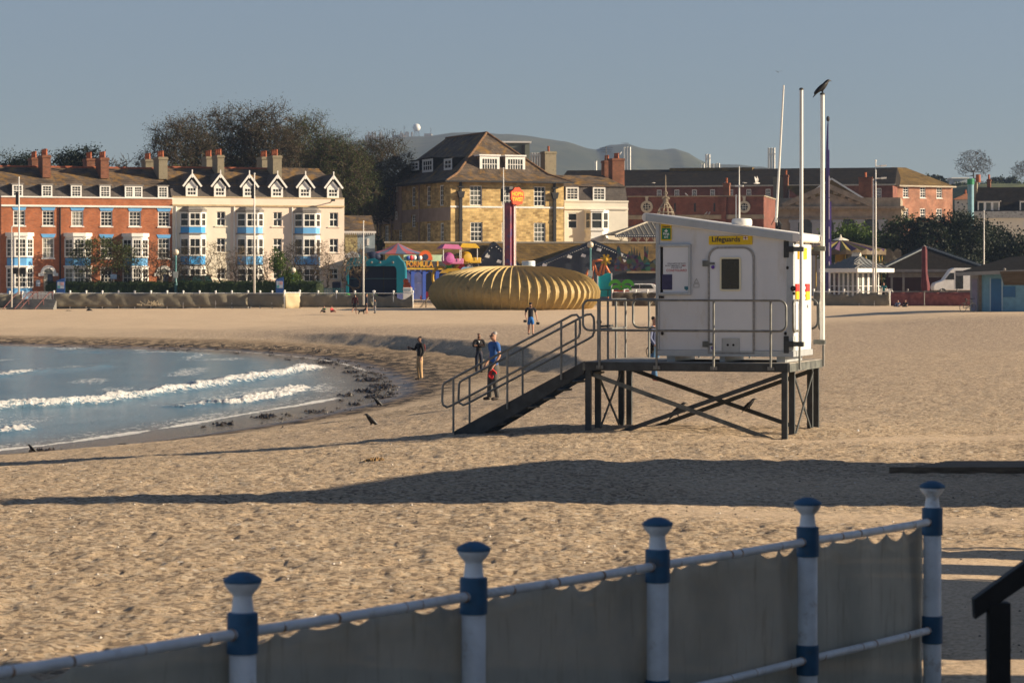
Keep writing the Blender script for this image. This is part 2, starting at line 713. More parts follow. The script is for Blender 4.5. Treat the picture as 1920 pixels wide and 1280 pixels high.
def build_ground():
	rows = [-200, -120, -60, -30, -10, 2, 8, 12, 14]
	y = 15.0
	while y < 275:
		rows.append(y)
		y += min(.75, max(.04, .00008 * y * y))
	rows += [278, 290, 320, 400, 600, 1000, 1800, 2600, 3300]
	Yr = np.array(rows)
	t = axis([(-8, -5, 2), (-5, -1, 5), (-1, -.3, 10), (-.3, -.205, 14), (-.205, .205, 560), (.205, .3, 14), (.3, 1, 10), (1, 5, 5), (5, 8, 2)])
	Yg, tg = np.meshgrid(Yr, t, indexing='ij')
	Xg = tg * np.clip(Yg, 15, 300)
	d = shore_d(Xg, Yg)
	z = ground_z(Xg, Yg)
	z = np.where(Yg > 1900, z - 0, z)
	far = sstep(Yg, 100, 125)
	wet = (1 - sstep(d, .6, 3.4 + 2.2 * far)) * .92
	wet = np.maximum(wet, .55 * far * (1 - sstep(d, 5.5, 7)))
	film = (1 - sstep(d, .3, 2.0))
	weed = np.clip(1.3 * np.exp(-((d - 1.2) / 1.3) ** 2) + far * .75 * np.exp(-((d - 3.6) / 2.0) ** 2) + .55 * np.exp(-((d - 5.2) / .9) ** 2) * sstep(Yg, 68, 76) * (1 - far), 0, 1)
	sm = smooth_mask(Xg, Yg)
	rough = np.clip((1 - .85 * sm) * sstep(d, .5, 5), 0, 1)
	shingle = (.75 * far + .5 * sstep(Yg, 46, 75) * (1 - far)) * sstep(d, 6.5, 9) * (1 - sstep(Yg, 176, 196))
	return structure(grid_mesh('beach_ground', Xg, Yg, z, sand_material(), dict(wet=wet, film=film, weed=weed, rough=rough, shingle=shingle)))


build_ground()


# ================================================================== sea
def sea_material():
	m, nt, b = _new('sea_water')
	vec = _coords(nt, rand=False)
	fo = _n(nt, 'ShaderNodeAttribute', attribute_name='foam').outputs['Fac']
	sh = _n(nt, 'ShaderNodeAttribute', attribute_name='shallow').outputs['Fac']
	body = _mix(nt, _noise(nt, vec, .12, 4), (.10, .20, .285), (.12, .225, .31))
	body = _mix(nt, sh, body, (.16, .125, .085))
	fn = _noise(nt, _coords(nt, (1, .6, 1), False), 4.5, 6, .8, .3, .62)
	ad = _n(nt, 'ShaderNodeMath', operation='MULTIPLY_ADD')
	nt.links.new(fo, ad.inputs[0])
	ad.inputs[1].default_value = 2.2
	sb = _n(nt, 'ShaderNodeMath', operation='MULTIPLY')
	nt.links.new(fn, sb.inputs[0])
	sb.inputs[1].default_value = -1.5
	nt.links.new(sb.outputs[0], ad.inputs[2])
	mr = _n(nt, 'ShaderNodeMapRange')
	mr.inputs[1].default_value = .0
	mr.inputs[2].default_value = .25
	nt.links.new(ad.outputs[0], mr.inputs[0])
	f = mr.outputs[0]
	nt.links.new(_mix(nt, f, body, (.72, .72, .71)), b.inputs['Base Color'])
	r2 = _n(nt, 'ShaderNodeMapRange')
	r2.inputs[3].default_value = .16
	r2.inputs[4].default_value = .85
	nt.links.new(f, r2.inputs[0])
	nt.links.new(r2.outputs[0], b.inputs['Roughness'])
	b.inputs['IOR'].default_value = 1.33
	bm = _n(nt, 'ShaderNodeBump')
	bm.inputs['Distance'].default_value = .22
	bm.inputs['Strength'].default_value = 1.0
	h = _noise(nt, _coords(nt, (1.5, .6, 1), False), 2.2, 7, .72, .1, .9)
	nt.links.new(h, bm.inputs['Height'])
	nt.links.new(bm.outputs[0], b.inputs['Normal'])
	return m


CRESTS = [
	([(-60, 772), (0, 766), (60, 763), (130, 759), (200, 752), (260, 745), (330, 735), (400, 723), (470, 712), (530, 702), (580, 694), (612, 686)], .24, .35, 1.2, .45, .62, 0.0),
	([(405, 758), (450, 754), (490, 748), (520, 741), (545, 733), (572, 725)], .11, .3, .8, .4, .8, 0.0),
	([(-60, 712), (0, 707), (40, 701), (80, 697), (120, 694), (170, 690), (230, 684)], .13, .5, 1.5, .35, .75, .35),
	([(90, 660), (200, 660), (300, 663), (380, 667)], .08, .6, 1.6, .3, .3, .5),
	([(-60, 815), (0, 810), (45, 804), (60, 801)], .07, .3, .6, .35, .7, 0.0),
	([(330, 762), (380, 758), (410, 754)], .05, .3, .6, .3, .5, 0.0),
]
SWASH = [(-60, 853), (0, 843), (80, 834), (150, 825), (240, 812), (310, 802), (380, 790), (440, 779), (500, 769), (560, 759), (610, 750), (655, 742)]


def build_sea():
	rows = [-30, 20, 40, 50]
	y = 56.0
	while y < 215:
		rows.append(y)
		y += .22 if y < 110 else .45
	rows += [220, 232, 245, 256]
	t = axis([(-8, -1, 7), (-1, -.3, 12), (-.3, -.2, 20), (-.2, -.03, 380)])
	Yg, tg = np.meshgrid(np.array(rows), t, indexing='ij')
	Xg = tg * np.clip(Yg, 50, 300)
	d = shore_d(Xg, Yg)
	z = np.full(Xg.shape, ZW) + .045 * fbm(Xg * .5, Yg * .22, 21, 3) * sstep(-d, .5, 4) + .10 * fbm(Xg * .09, Yg * .05, 31, 2) * sstep(-d, 3, 14)
	foam = np.zeros(Xg.shape)
	for pts, A, wf, wb, reach, fs, gap in CRESTS:
		ln = catmull([sea_pt(px, py) for px, py in pts], 3)
		dist, par, side = line_dist(Xg, Yg, ln)
		s = -side * dist                       # + on the shore side (right of travel along the trace)
		end = sstep(par, 0, .05) * (1 - sstep(par, .86, 1.0)) if pts[0][0] > 0 else (1 - sstep(par, .84, 1.0))
		n1 = fbm(Xg * 1.1, Yg * .5, 41, 3)
		s = s + .35 * n1
		h = np.where(s > 0, np.exp(-(s / wf) ** 2), np.exp(-(s / wb) ** 2)) * end * A * (1 + .35 * n1)
		brk = np.clip(sstep(vnoise(Xg * .3, Yg * .12, 51), gap - .5, gap - .1), 0, 1) if gap else 1.0
		fr = np.where(s > -.12, np.exp(-(np.maximum(s - .1, 0) / reach) ** 2), np.exp(-((s + .12) / .28) ** 2)) * (end > .02) * sstep(end, .02, .3)
		k = fr * fs * brk
		foam = np.maximum(foam, k)
		foam = np.maximum(foam, .55 * np.exp(-((s + 1.2) / 1.8) ** 2) * end * fs * (s < 0))
		z = z + h + k * .22 * np.abs(fbm(Xg * 5, Yg * 3, 61, 3))
	ln = catmull([sea_pt(px, py) for px, py in SWASH], 3)
	dist, par, side = line_dist(Xg, Yg, ln)
	dist = dist + .25 * fbm(Xg * .9, Yg * .5, 71, 2)
	foam = np.maximum(foam, .8 * np.exp(-(dist / .24) ** 2) * (1 - sstep(par, .9, 1)))
	foam = np.maximum(foam, .33 * np.exp(-((dist - .6) / 1.2) ** 2) * (side > 0))
	foam = np.maximum(foam, .55 * np.exp(-((d + .15) / .22) ** 2) * sstep(Yg, 120, 135))
	foam = np.maximum(foam, .42 * sstep(fbm(Xg * .4, Yg * .12, 81, 2), .1, .5) * sstep(-d, .5, 3))
	shallow = np.clip(1 - sstep(-d, .6, 5), 0, 1) * .9
	z = z - .25 * sstep(d, .1, 2.0)
	return structure(grid_mesh('sea_water', Xg, Yg, z, sea_material(), dict(foam=foam, shallow=shallow)))


build_sea()
# ================================================================== distant hill, haze
HILL = [(520, 300), (600, 275), (640, 268), (690, 263), (740, 261), (800, 261), (850, 254), (905, 253), (960, 258), (1000, 262), (1060, 271),
		(1100, 282), (1115, 285), (1140, 276), (1172, 271), (1200, 279), (1240, 282), (1262, 279), (1285, 287), (1305, 300), (1322, 307),
		(1350, 310), (1385, 311), (1420, 315), (1460, 326), (1520, 345), (1650, 350), (1900, 352), (2300, 360)]
HY0 = 3000.0


def build_hill():
	m, nt, b = _new('hill_grass')
	vec = _coords(nt, rand=False)
	c = _mix(nt, _noise(nt, vec, .012, 6, .65), (.028, .037, .018), (.07, .072, .032))
	c = _mix(nt, _noise(nt, vec, .05, 5, .7, .5, .62), c, (.03, .04, .018))
	cliff = _n(nt, 'ShaderNodeAttribute', attribute_name='cliff').outputs['Fac']
	c = _mix(nt, cliff, c, _mix(nt, _noise(nt, vec, .04, 5, .8), (.16, .14, .10), (.40, .36, .28)))
	nt.links.new(c, b.inputs['Base Color'])
	b.inputs['Roughness'].default_value = .95
	px = np.linspace(380, 2300, 420)
	rows = np.concatenate([np.linspace(2300, 3000, 36), np.linspace(3020, 3400, 6)])
	P, Yg = np.meshgrid(px, rows, indexing='xy')
	X = (P - 960) * HY0 / F
	top = CZ - (np.interp(P, [a for a, _ in HILL], [c for _, c in HILL]) - HY) * HY0 / F
	k = np.clip((Yg - 2300) / 700, 0, 1)
	shp = np.where(k < .55, .62 * (k / .55) ** 1.1, .62 + .38 * np.sin((k - .55) / .45 * math.pi / 2) ** .8)
	gul = fbm(X * .006, Yg * .004, 3, 4) * 12 * np.sin(np.clip(k, 0, 1) * math.pi) ** .7
	z = 1 + (top - 1) * np.where(Yg > 3000, 1 - (Yg - 3000) / 1300, shp) + gul + 2.0 * fbm(X * .03, Yg * .03, 13, 2) * k
	rel = z / np.maximum(top, 20)
	cliff = np.exp(-((rel - .70) / .05) ** 2) * sstep(P, 1180, 1230) * (1 - sstep(P, 1270, 1300)) * sstep(fbm(X * .02, Yg * .01, 23, 3), -.25, .2)
	structure(grid_mesh('hill', X, Yg, z, m, dict(cliff=cliff)))


build_hill()


def haze():
	mb = MB()
	mb.box(-2600, 2600, -260, 3700, -9, 330)
	m = bpy.data.materials.new('haze')
	m.use_nodes = True
	nt = m.node_tree
	nt.nodes.remove(nt.nodes['Principled BSDF'])
	v = _n(nt, 'ShaderNodeVolumePrincipled')
	v.inputs['Color'].default_value = (.26, .37, .58, 1)
	v.inputs['Density'].default_value = HAZE
	v.inputs['Anisotropy'].default_value = .25
	nt.links.new(v.outputs[0], nt.nodes['Material Output'].inputs['Volume'])
	return structure(mb.build('haze', m), 'stuff')


HAZE = 1.7e-4
haze()
# ================================================================== lifeguard hut on its platform
M_GALV = mat('galvanised_steel', (.085, .095, .095), .5, .25, 5, metal=.35, col2=(.17, .18, .165), dirt=((.12, .10, .07), 9, .6, .75))
M_RAIL = mat('galvanised_tube', (.20, .205, .195), .45, .25, 6, metal=.4)
M_DARKST = mat('dark_weathered_steel', (.045, .052, .055), .6, .3, 4)
M_DECK = mat('deck_board', (.33, .30, .26), .8, .25, 5)
M_WHITE = mat('white_grp_panel', (.62, .645, .67), .38, .04, 1.2, dirt=((.50, .48, .42), 2.2, .56, .84), stretch=(1.6, 1.6, .5))
M_WHITE2 = mat('white_door_panel', (.68, .715, .75), .35, .03, 1.2)
M_ROOFW = mat('white_roof_sheet', (.80, .78, .74), .4, .06, 2, dirt=((.55, .50, .42), 6, .62, .8))
M_TRIM = mat('grey_aluminium_trim', (.42, .45, .47), .4, .08, 4, metal=.3)
M_SEAL = mat('grey_seal', (.30, .30, .29), .7, .2, 30)
M_BLACK = mat('black_rubber', (.012, .012, .013), .6, .1)
M_YEL = mat('yellow_sign', (.72, .50, .01), .45, .05)
M_GREEN = mat('green_sign', (.01, .20, .09), .45, .05)
M_NAVY = mat('navy_lettering', (.018, .022, .05), .5, .05)
M_REDL = mat('red_lettering', (.42, .05, .05), .5, .05)
M_SIGNW = mat('white_lettering', (.85, .87, .86), .5, .03)
M_GLASS = mat('dark_window_glass', (.012, .013, .015), .12, .3, 3, spec=.5)
M_CREAM = mat('cream_rubber_frame', (.70, .67, .50), .5, .05)
M_RED = mat('signal_red', (.75, .03, .025), .4, .04)
M_AMB = mat('signal_yellow', (.85, .52, .01), .4, .04)
M_POLE = mat('white_pole_paint', (.70, .69, .65), .42, .06, 3)
M_PRINT = mat('faded_print', (.58, .58, .60), .6, .1)
M_BLUEL = mat('violet_padlock', (.12, .05, .35), .4, .1)

HF = Frame(1477, 47.6, -17.5, 0.0)
D0, D1, DD = .33, 1.99, 2.8                 # hut front, hut back, deck back


def hloc():
	return (HF.o.x, HF.o.y, 0)


def build_platform():
	t = thing('lifeguard_platform', 'grey steel platform on crossed legs carrying the white lifeguard hut', 'platform', hloc(), HF.rz)
	xl = HF.x(1099)
	zt = HF.z(1300, 679)                     # deck top
	zb = HF.z(1300, 696)
	mb = MB()
	mb.box(xl, .03, 0.006, DD - .006, zt - .035, zt)
	mb.build('deck', M_DECK, t)
	mb = MB()
	mb.box(xl, 0, -.05, 0, zb, zt - .012)
	mb.build('beam', M_DARKST, t, bevel=.006)
	mb = MB()
	mb.box(xl, 0, DD, DD + .05, zb, zt - .012)
	mb.build('beam', M_DARKST, t)
	for x in (xl, -.0):
		mb = MB()
		mb.box(x - .05 if x < -1 else x + .002, x - .002 if x < -1 else x + .05, -.05, DD + .05, zb + .004, zt - .012)
		mb.build('beam', M_GALV, t)
	mb = MB()
	for k in range(1, 7):
		x = xl * k / 7
		mb.box(x - .03, x + .03, .01, DD - .01, zb + .02, zt - .04)
	mb.build('joist', M_DARKST, t)
	for x in (xl + .045, -.05):
		for d in (0.0, .62, 2.2, 2.76):
			mb = MB()
			w = .048
			mb.box(x - w, x + w, d - .04, d + .04, -.35, zb)
			mb.box(x - w - .004, x - w, d - .045, d + .045, -.35, zb)
			mb.build('leg', M_DARKST, t, bevel=.004)

	def br(p, q, w=.05, h=.075):
		mb = MB()
		mb.bar(p, q, w, h)
		mb.build('brace', M_GALV if p[1] < .1 else M_DARKST, t)
	for y, a, b in ((.06, (1104, 699), (1472, 833)), (.11, (1467, 703), (1110, 829))):
		(x0, z0), (x1, z1) = HF.at(*a, y), HF.at(*b, y)
		br((x0, y, z0), (x1, y, z1), .02)
	for y, a, b in ((2.70, (1184, 692), (1534, 815)), (2.65, (1520, 695), (1190, 814))):
		(x0, z0), (x1, z1) = HF.at(*a, y), HF.at(*b, y)
		br((x0, y, z0), (x1, y, z1), .02)
	for x in (xl + .02, -.03):
		z0, z1 = -.1, zb - .06
		br((x, .66, z1), (x, 2.2, z0 + .1), .02, .05)
		br((x + .03, .66, z0 + .1), (x + .03, 2.2, z1), .02, .05)
	rr = .021

	def loop(px0, px1, y0, y1, d, r=11):
		"""rounded closed tube loop on plane depth d, given in photo pixels"""
		x0, z1 = HF.at(px0, y0, d)
		x1, z0 = HF.at(px1, y1, d)
		z1 = HF.z((px0 + px1) / 2, y0, d)
		z0 = HF.z((px0 + px1) / 2, y1, d)
		return [(x, d, z) for x, z in rounded(x0, x1, z0, z1, .12)], (x0, x1, z0, z1)
	pts, (x0, x1, z0, z1) = loop(1093, 1474, 563, 620, -.08)
	mb = MB()
	mb.tube(pts, rr, 8, closed=True)
	mb.build('guard_rail', M_RAIL, t, smooth='all')
	for px in (1124, 1231, 1338, 1445):
		x = HF.x(px, -.08)
		mb = MB()
		mb.tube([(x, -.08, zb + .03), (x, -.08, z1)], rr, 8)
		mb.box(x - .06, x + .06, -.075, -.05, zb + .03, zb + .09)
		mb.build('post', M_RAIL, t, smooth=True)
	for a, b in ((.02, .62), (2.3, 2.75)):
		mb = MB()
		mb.tube([(.09, y, z) for y, z in rounded(a, b, z0 + .0, z1, .1)], rr, 8, closed=True)
		mb.build('guard_rail', M_RAIL, t, smooth='all')
		for y in (b - .05,):
			mb = MB()
			mb.tube([(.09, y, zb + .03), (.09, y, z1 - .05)], rr, 8)
			mb.build('post', M_RAIL, t, smooth=True)
	mb = MB()
	xe = xl - .02
	mb.tube([(xe, .85, z1), (xe, 2.72, z1)], rr, 8)
	mb.tube([(xe, .85, z0), (xe, 2.72, z0)], rr, 8)
	mb.build('guard_rail', M_RAIL, t, smooth='all')
	for y in (.85, .95, 1.5, 2.05, 2.72):
		mb = MB()
		mb.tube([(xe, y, zb + .05), (xe, y, z1)], rr, 8)
		mb.build('post', M_RAIL, t, smooth=True)
	mb = MB()
	mb.box(xe - .03, xe - .01, 1.1, 1.9, z0 + .03, z0 + .07)
	mb.ball((xe - .02, .98, z0 + .13), .05)
	mb.build('gate_latch', M_DARKST, t)
	mb = MB()
	xb0, xb1 = xl + .08, -.05
	mb.tube([(x, DD + .08, z) for x, z in rounded(xb0, xb1, z0, z1, .12)], rr, 8, closed=True)
	mb.build('guard_rail', M_RAIL, t, smooth='all')
	for k in range(4):
		x = xb0 + .02 + (xb1 - xb0 - .04) * (.3 + k) / 3.6
		mb = MB()
		mb.tube([(x, DD + .08, zb + .03), (x, DD + .08, z1)], rr, 8)
		mb.build('post', M_RAIL, t, smooth=True)
	st = bpy.data.objects.new('staircase', None)
	COL.objects.link(st)
	st.parent = t
	for d in (0.0, .80):
		a0, a1 = HF.at(1096, 677), HF.at(852, 806)
		b0, b1 = HF.at(1096, 699), HF.at(900, 803)
		mb = MB()
		(xa, za), (xb, zb_), (xc, zc), (xd, zd) = a0, a1, b1, b0
		mb.prism([(xa, za), (xb, zb_ - .02), (xb + .02, zb_ - .2), (xc, zc - .12), (xd, zd)], d - .03, d + .03)
		mb.build('stringer', M_DARKST, st)
	n = 8
	for k in range(n):
		f = (k + .6) / n
		x = a1[0] + (a0[0] - a1[0]) * f
		z = a1[1] + (a0[1] - a1[1]) * f - .17
		mb = MB()
		mb.box(x - .02, x + .27, .031, .769, z, z + .035)
		mb.build('tread', M_DARKST, st)

	def hand(d, dx):
		P = [(838, 716), (1074, 591), (1083, 590), (1088, 596), (1089, 604), (1089, 624), (1086, 632), (1078, 637),
			 (848, 760), (840, 763), (833, 759), (831, 752), (832, 724), (834, 719)]
		pts = []
		for px, py in P:
			x, z = HF.at(px, py, 0)
			pts.append((x, d, z))
		mb = MB()
		mb.tube(pts, rr, 8, closed=True)
		mb.build('handrail', M_RAIL, st, smooth='all')
		for px, y0, y1 in ((852, 710, 806), (953, 656, 761), (1054, 603, 706)):
			x, z0_ = HF.at(px, y1, 0)
			z1_ = HF.z(px, y0, 0)
			mb = MB()
			mb.tube([(x, d, z0_ - .05), (x, d, z1_)], rr, 8)
			mb.build('handrail_post', M_RAIL, st, smooth=True)
	hand(-.055, 0)
	hand(.855, 0)
	return zt, zb, z1


ZT, ZB, ZR = build_platform()


def build_hut():
	t = thing('lifeguard_hut', 'white lifeguard cabin with sloping roof and yellow lettered sign above its door', 'lifeguard hut', (HF.o.x, HF.o.y, 0), HF.rz)

	def p(px, py, y=D0):
		return HF.at(px, py, y)
	xl, xr = p(1232, 600)[0], p(1486, 600)[0]
	zb = p(1360, 668)[1]
	zl, zr = p(1232, 408)[1], p(1486, 445)[1]
	mb = MB()
	mb.prism([(xl, zb + .10), (xr, zb + .10), (xr, zr), (xl, zl)], D0, D1)
	mb.build('wall', M_WHITE, t, bevel=.012)
	mb = MB()
	mb.box(xl - .02, xr + .02, D0 - .02, D1 + .02, zb + .0, zb + .10)
	mb.box(xl + .15, xl + .3, D0 + .1, D1 - .1, ZT, zb)
	mb.box(xr - .3, xr - .15, D0 + .1, D1 - .1, ZT, zb)
	mb.box(xl + 1.1, xl + 1.2, D0 + .1, D1 - .1, ZT, zb)
	mb.build('base_frame', M_TRIM, t)
	for x, a, b in ((xl, -.02, .045), (xr, -.10, .02)):
		mb = MB()
		z1 = zl if x == xl else zr
		mb.box(x + a, x + b, D0 - .022, D0 + .12, zb + .11, z1 - .02)
		mb.build('corner_trim', M_TRIM, t, bevel=.008)
	(xa, za), (xb, zb2) = p(1206, 399, D0 - .06), p(1499, 437, D0 - .06)
	th = .155
	sl = (zb2 - za) / (xb - xa)
	out = []
	for k in range(7):
		a = R(90 + 180 * k / 6)
		out.append((xa + .5 * th * .8 * math.cos(a) + .04, za - th / 2 + .5 * th * math.sin(a)))
	for k in range(7):
		a = R(-90 + 180 * k / 6)
		out.append((xb + .5 * th * .8 * math.cos(a) - .05, zb2 - th / 2 + .5 * th * math.sin(a)))
	mb = MB()
	mb.prism(out, D0 - .07, 2.45)
	mb.build('roof', M_ROOFW, t, smooth=True)
	mb = MB()
	mb.prism([(xa + .05, za - .02), (xa + .05, za - .14), (xb - .12, zb2 - .14), (xb - .12, zb2 - .02)], D0 - .085, D0 - .071)
	mb.build('fascia', M_TRIM, t)
	vx, vz = p(1391, 421, 1.0)
	mb = MB()
	mb.lathe([(.10, -.02), (.17, -.02), (.18, .0), (.18, .07), (.16, .10), (.05, .11)], 20, (vx, 1.0, vz))
	mb.build('roof_vent', M_ROOFW, t, smooth=True)
	x0, z1 = p(1239.5, 420)
	x1, z0 = p(1259.5, 451)
	s = bpy.data.objects.new('first_aid_sign', None)
	COL.objects.link(s)
	s.parent = t
	mb = MB()
	mb.box(x0, x1, D0 - .018, D0 - .002, z0, z1)
	mb.build('panel', M_YEL, s)
	gx0, gz1 = p(1241.7, 428)
	gx1, gz0 = p(1257.7, 448.5)
	mb = MB()
	mb.box(gx0, gx1, D0 - .024, D0 - .019, gz0, gz1)
	mb.build('panel', M_GREEN, s)
	mb = MB()
	cx = (gx0 + gx1) / 2
	yy = D0 - .027
	cz = gz1 - .048
	mb.box(cx - .030, cx + .030, yy, yy + .002, cz - .009, cz + .009)
	mb.box(cx - .009, cx + .009, yy, yy + .002, cz - .030, cz + .030)
	text_mesh(mb, 'First', .062, cx, gz1 - .118, yy, 'CENTER', .0012)
	text_mesh(mb, 'aid', .062, cx, gz1 - .168, yy, 'CENTER', .0012)
	mb.build('lettering', M_SIGNW, s)
	mb = MB()
	text_mesh(mb, 'Lifeguards', .034, cx, z1 - .058, yy, 'CENTER', .001)
	mb.build('lettering', M_NAVY, s)
	x0, z1 = p(1329.5, 442.5)
	x1, z0 = p(1411, 458.5)
	s = bpy.data.objects.new('name_sign', None)
	COL.objects.link(s)
	s.parent = t
	mb = MB()
	mb.prism(rounded(x0, x1, z0, z1, .012), D0 - .02, D0 - .002)
	mb.build('panel', M_YEL, s)
	mb = MB()
	text_mesh(mb, 'Lifeguards', .128, x0 + .05, z0 + .052, D0 - .023, 'LEFT', .0022, sx=.98)
	mb.build('lettering', M_NAVY, s)
	fx = x1 - .16
	mb = MB()
	fz = z1 - .066
	w, h = .08, .052
	mb.box(fx, fx + w, D0 - .024, D0 - .021, fz, fz + h)
	mb.m = 1
	mb.box(fx, fx + w, D0 - .027, D0 - .0245, fz + h * .4, fz + h * .6)
	mb.box(fx + w * .43, fx + w * .57, D0 - .0285, D0 - .0272, fz, fz + h)
	mb.m = 2
	mb.box(fx + w * .36, fx + w * .64, D0 - .031, D0 - .029, fz + h * .34, fz + h * .66)
	mb.build('flag_emblem', [M_SIGNW, M_REDL, M_NAVY], s)
	x0, z1 = p(1236, 458)
	x1, z0 = p(1296, 553)
	wn = bpy.data.objects.new('shuttered_window', None)
	COL.objects.link(wn)
	wn.parent = t
	mb = MB()
	fw = .045
	for a in ((x0, x1, z1 - fw, z1), (x0, x1, z0, z0 + fw), (x0, x0 + fw * .7, z0 + fw, z1 - fw), (x1 - fw, x1, z0 + fw, z1 - fw)):
		mb.box(a[0], a[1], D0 - .05, D0 - .002, a[2], a[3])
	mb.build('frame', M_TRIM, wn, bevel=.006)
	mb = MB()
	mb.box(x0 + .075, x1 - .046, D0 - .022, D0 - .004, z0 + .046, z1 - .046)
	mb.build('shutter', M_WHITE2, wn)
	mb = MB()
	mb.box(x0 + .033, x0 + .074, D0 - .008, D0 - .003, z0 + .046, z1 - .046)
	mb.build('gap', M_BLACK, wn)
	cx = (x0 + x1) / 2 + .03
	yy = D0 - .0235

	def zz(py):
		return p(1266, py)[1]
	mb = MB()
	text_mesh(mb, 'LIFEGUARDS OFF DUTY', .036, cx, zz(495.5), yy, 'CENTER', .0004, sx=.86)
	text_mesh(mb, 'IN ANY EMERGENCY CALL', .036, cx - .03, zz(499.5), yy, 'CENTER', .0004, sx=.80)
	text_mesh(mb, 'AND ASK FOR', .036, cx, zz(503), yy, 'CENTER', .0004, sx=.86)
	mb.m = 1
	text_mesh(mb, '999', .038, x1 - .15, zz(499.5), yy, 'LEFT', .001)
	text_mesh(mb, 'COASTGUARD', .058, cx, zz(509), yy, 'CENTER', .0012, sx=.95)
	mb.build('lettering', [M_NAVY, M_REDL], wn)
	a, b = p(1242, 514.5), p(1261, 543)
	mb = MB()
	mb.box(a[0], b[0], D0 - .03, D0 - .023, b[1], a[1])
	mb.build('notice', mat('purple_notice', (.045, .045, .11), .5, .2, 8), wn)
	a, b = p(1284, 537), p(1292, 544)
	mb = MB()
	mb.prism([(a[0], a[1]), (b[0], a[1]), (b[0], b[1] + .02), ((a[0] + b[0]) / 2, b[1] - .005), (a[0], b[1] + .02)], D0 - .03, D0 - .023)
	mb.build('sticker', mat('teal_sticker', (.03, .16, .22), .5, .1), wn)
	a, b = p(1236, 555), p(1245, 559)
	mb = MB()
	mb.box(a[0], b[0], D0 - .03, D0 - .002, b[1], a[1])
	mb.build('vent_slot', M_BLACK, t)
	a = p(1306, 524)
	mb = MB()
	pr = [(a[0] - .045, a[1] - .06), (a[0] + .045, a[1] - .06), (a[0], a[1] + .02)]
	frame_ring(mb, pr, [(x + (a[0] - x) * .25, z + (a[1] - .033 - z) * .25) for x, z in pr], D0 - .008, D0 - .003)
	frame_ring(mb, [(a[0] - .05, a[1] - .14), (a[0] + .05, a[1] - .14), (a[0] + .05, a[1] - .075), (a[0] - .05, a[1] - .075)],
			   [(a[0] - .043, a[1] - .133), (a[0] + .043, a[1] - .133), (a[0] + .043, a[1] - .082), (a[0] - .043, a[1] - .082)], D0 - .008, D0 - .003)
	mb.build('sticker', M_SEAL, t)
	x0, z1 = p(1327.5, 462.5)
	x1, z0 = p(1415.5, 664)
	dr = bpy.data.objects.new('door', None)
	COL.objects.link(dr)
	dr.parent = t
	mb = MB()
	outer = rounded(x0, x1, z0, z1, .20, 8)
	inner = rounded(x0 + .035, x1 - .035, z0 + .035, z1 - .035, .17, 8)
	nn = 9
	for i, (ox, oz) in enumerate(outer):            # square lower corners
		pass
	frame_ring(mb, [(x0, z0), (x1, z0)] + outer[nn:nn * 3], [(x0 + .035, z0 + .03), (x1 - .035, z0 + .03)] + inner[nn:nn * 3], D0 - .022, D0 - .002)
	mb.build('door_frame', M_SEAL, dr)
	mb = MB()
	mb.prism([(x0 + .04, z0 + .034), (x1 - .04, z0 + .034)] + [(x + (.004 if x < (x0 + x1) / 2 else -.004), z - .004) for x, z in inner[nn:nn * 3]], D0 - .016, D0 - .002)
	mb.build('door_panel', M_WHITE2, dr)
	a, b = p(1350, 482), p(1390, 545.5)
	mb = MB()
	frame_ring(mb, rounded(a[0], b[0], b[1], a[1], .035), rounded(a[0] + .032, b[0] - .032, b[1] + .032, a[1] - .032, .012), D0 - .035, D0 - .017)
	mb.build('window_frame', M_CREAM, dr, bevel=.004)
	mb = MB()
	mb.box(a[0] + .03, b[0] - .03, D0 - .022, D0 - .018, b[1] + .03, a[1] - .03)
	mb.build('window_pane', M_GLASS, dr)
	a, b = p(1355, 635), p(1386, 658)
	mb = MB()
	mb.box(a[0], b[0], D0 - .026, D0 - .017, b[1], a[1])
	frame_ring(mb, [(a[0] - .012, b[1] - .012), (b[0] + .012, b[1] - .012), (b[0] + .012, a[1] + .012), (a[0] - .012, a[1] + .012)],
			   [(a[0], b[1]), (b[0], b[1]), (b[0], a[1]), (a[0], a[1])], D0 - .034, D0 - .017)
	mb.m = 1
	for k in (-.05, .05):
		mb.prism([((a[0] + b[0]) / 2 + k + .022 * math.cos(q * .7), (a[1] + b[1]) / 2 + .022 * math.sin(q * .7)) for q in range(9)], D0 - .032, D0 - .027)
	mb.build('vent_plate', [M_TRIM, M_BLACK], dr)
	for py in (494, 645):
		c = p(1323, py)
		mb = MB()
		mb.box(c[0] - .05, c[0] + .06, D0 - .03, D0 - .023, c[1] - .05, c[1] + .05)
		mb.box(c[0] + .06, c[0] + .17, D0 - .03, D0 - .023, c[1] - .02, c[1] + .02)
		mb.build('hasp', M_GALV, dr)
		mb = MB()
		mb.ball((c[0] + .14, D0 - .045, c[1] - .065), .032, sc=(1, .6, 1))
		mb.build('padlock', M_BLUEL, dr, smooth=True)
	for py0, py1 in ((451, 483), (630, 662)):
		a, b = p(1470, py0), p(1479.5, py1)
		mb = MB()
		mb.box(a[0], b[0], D0 - .03, D0 - .002, b[1], a[1])
		mb.build('mounting_plate', M_DARKST, t)
	mb = MB()
	for px, py in ((1242, 625), (1473, 625), (1477, 502)):
		c = p(px, py)
		mb.prism([(c[0] + .025 * math.cos(q * .7), c[1] + .03 * math.sin(q * .7)) for q in range(9)], D0 - .025, D0 - .002)
	mb.build('plug', M_BLACK, t)
	xs = xr + .022

	def q(px, py):
		return HF.atx(px, py, xs)
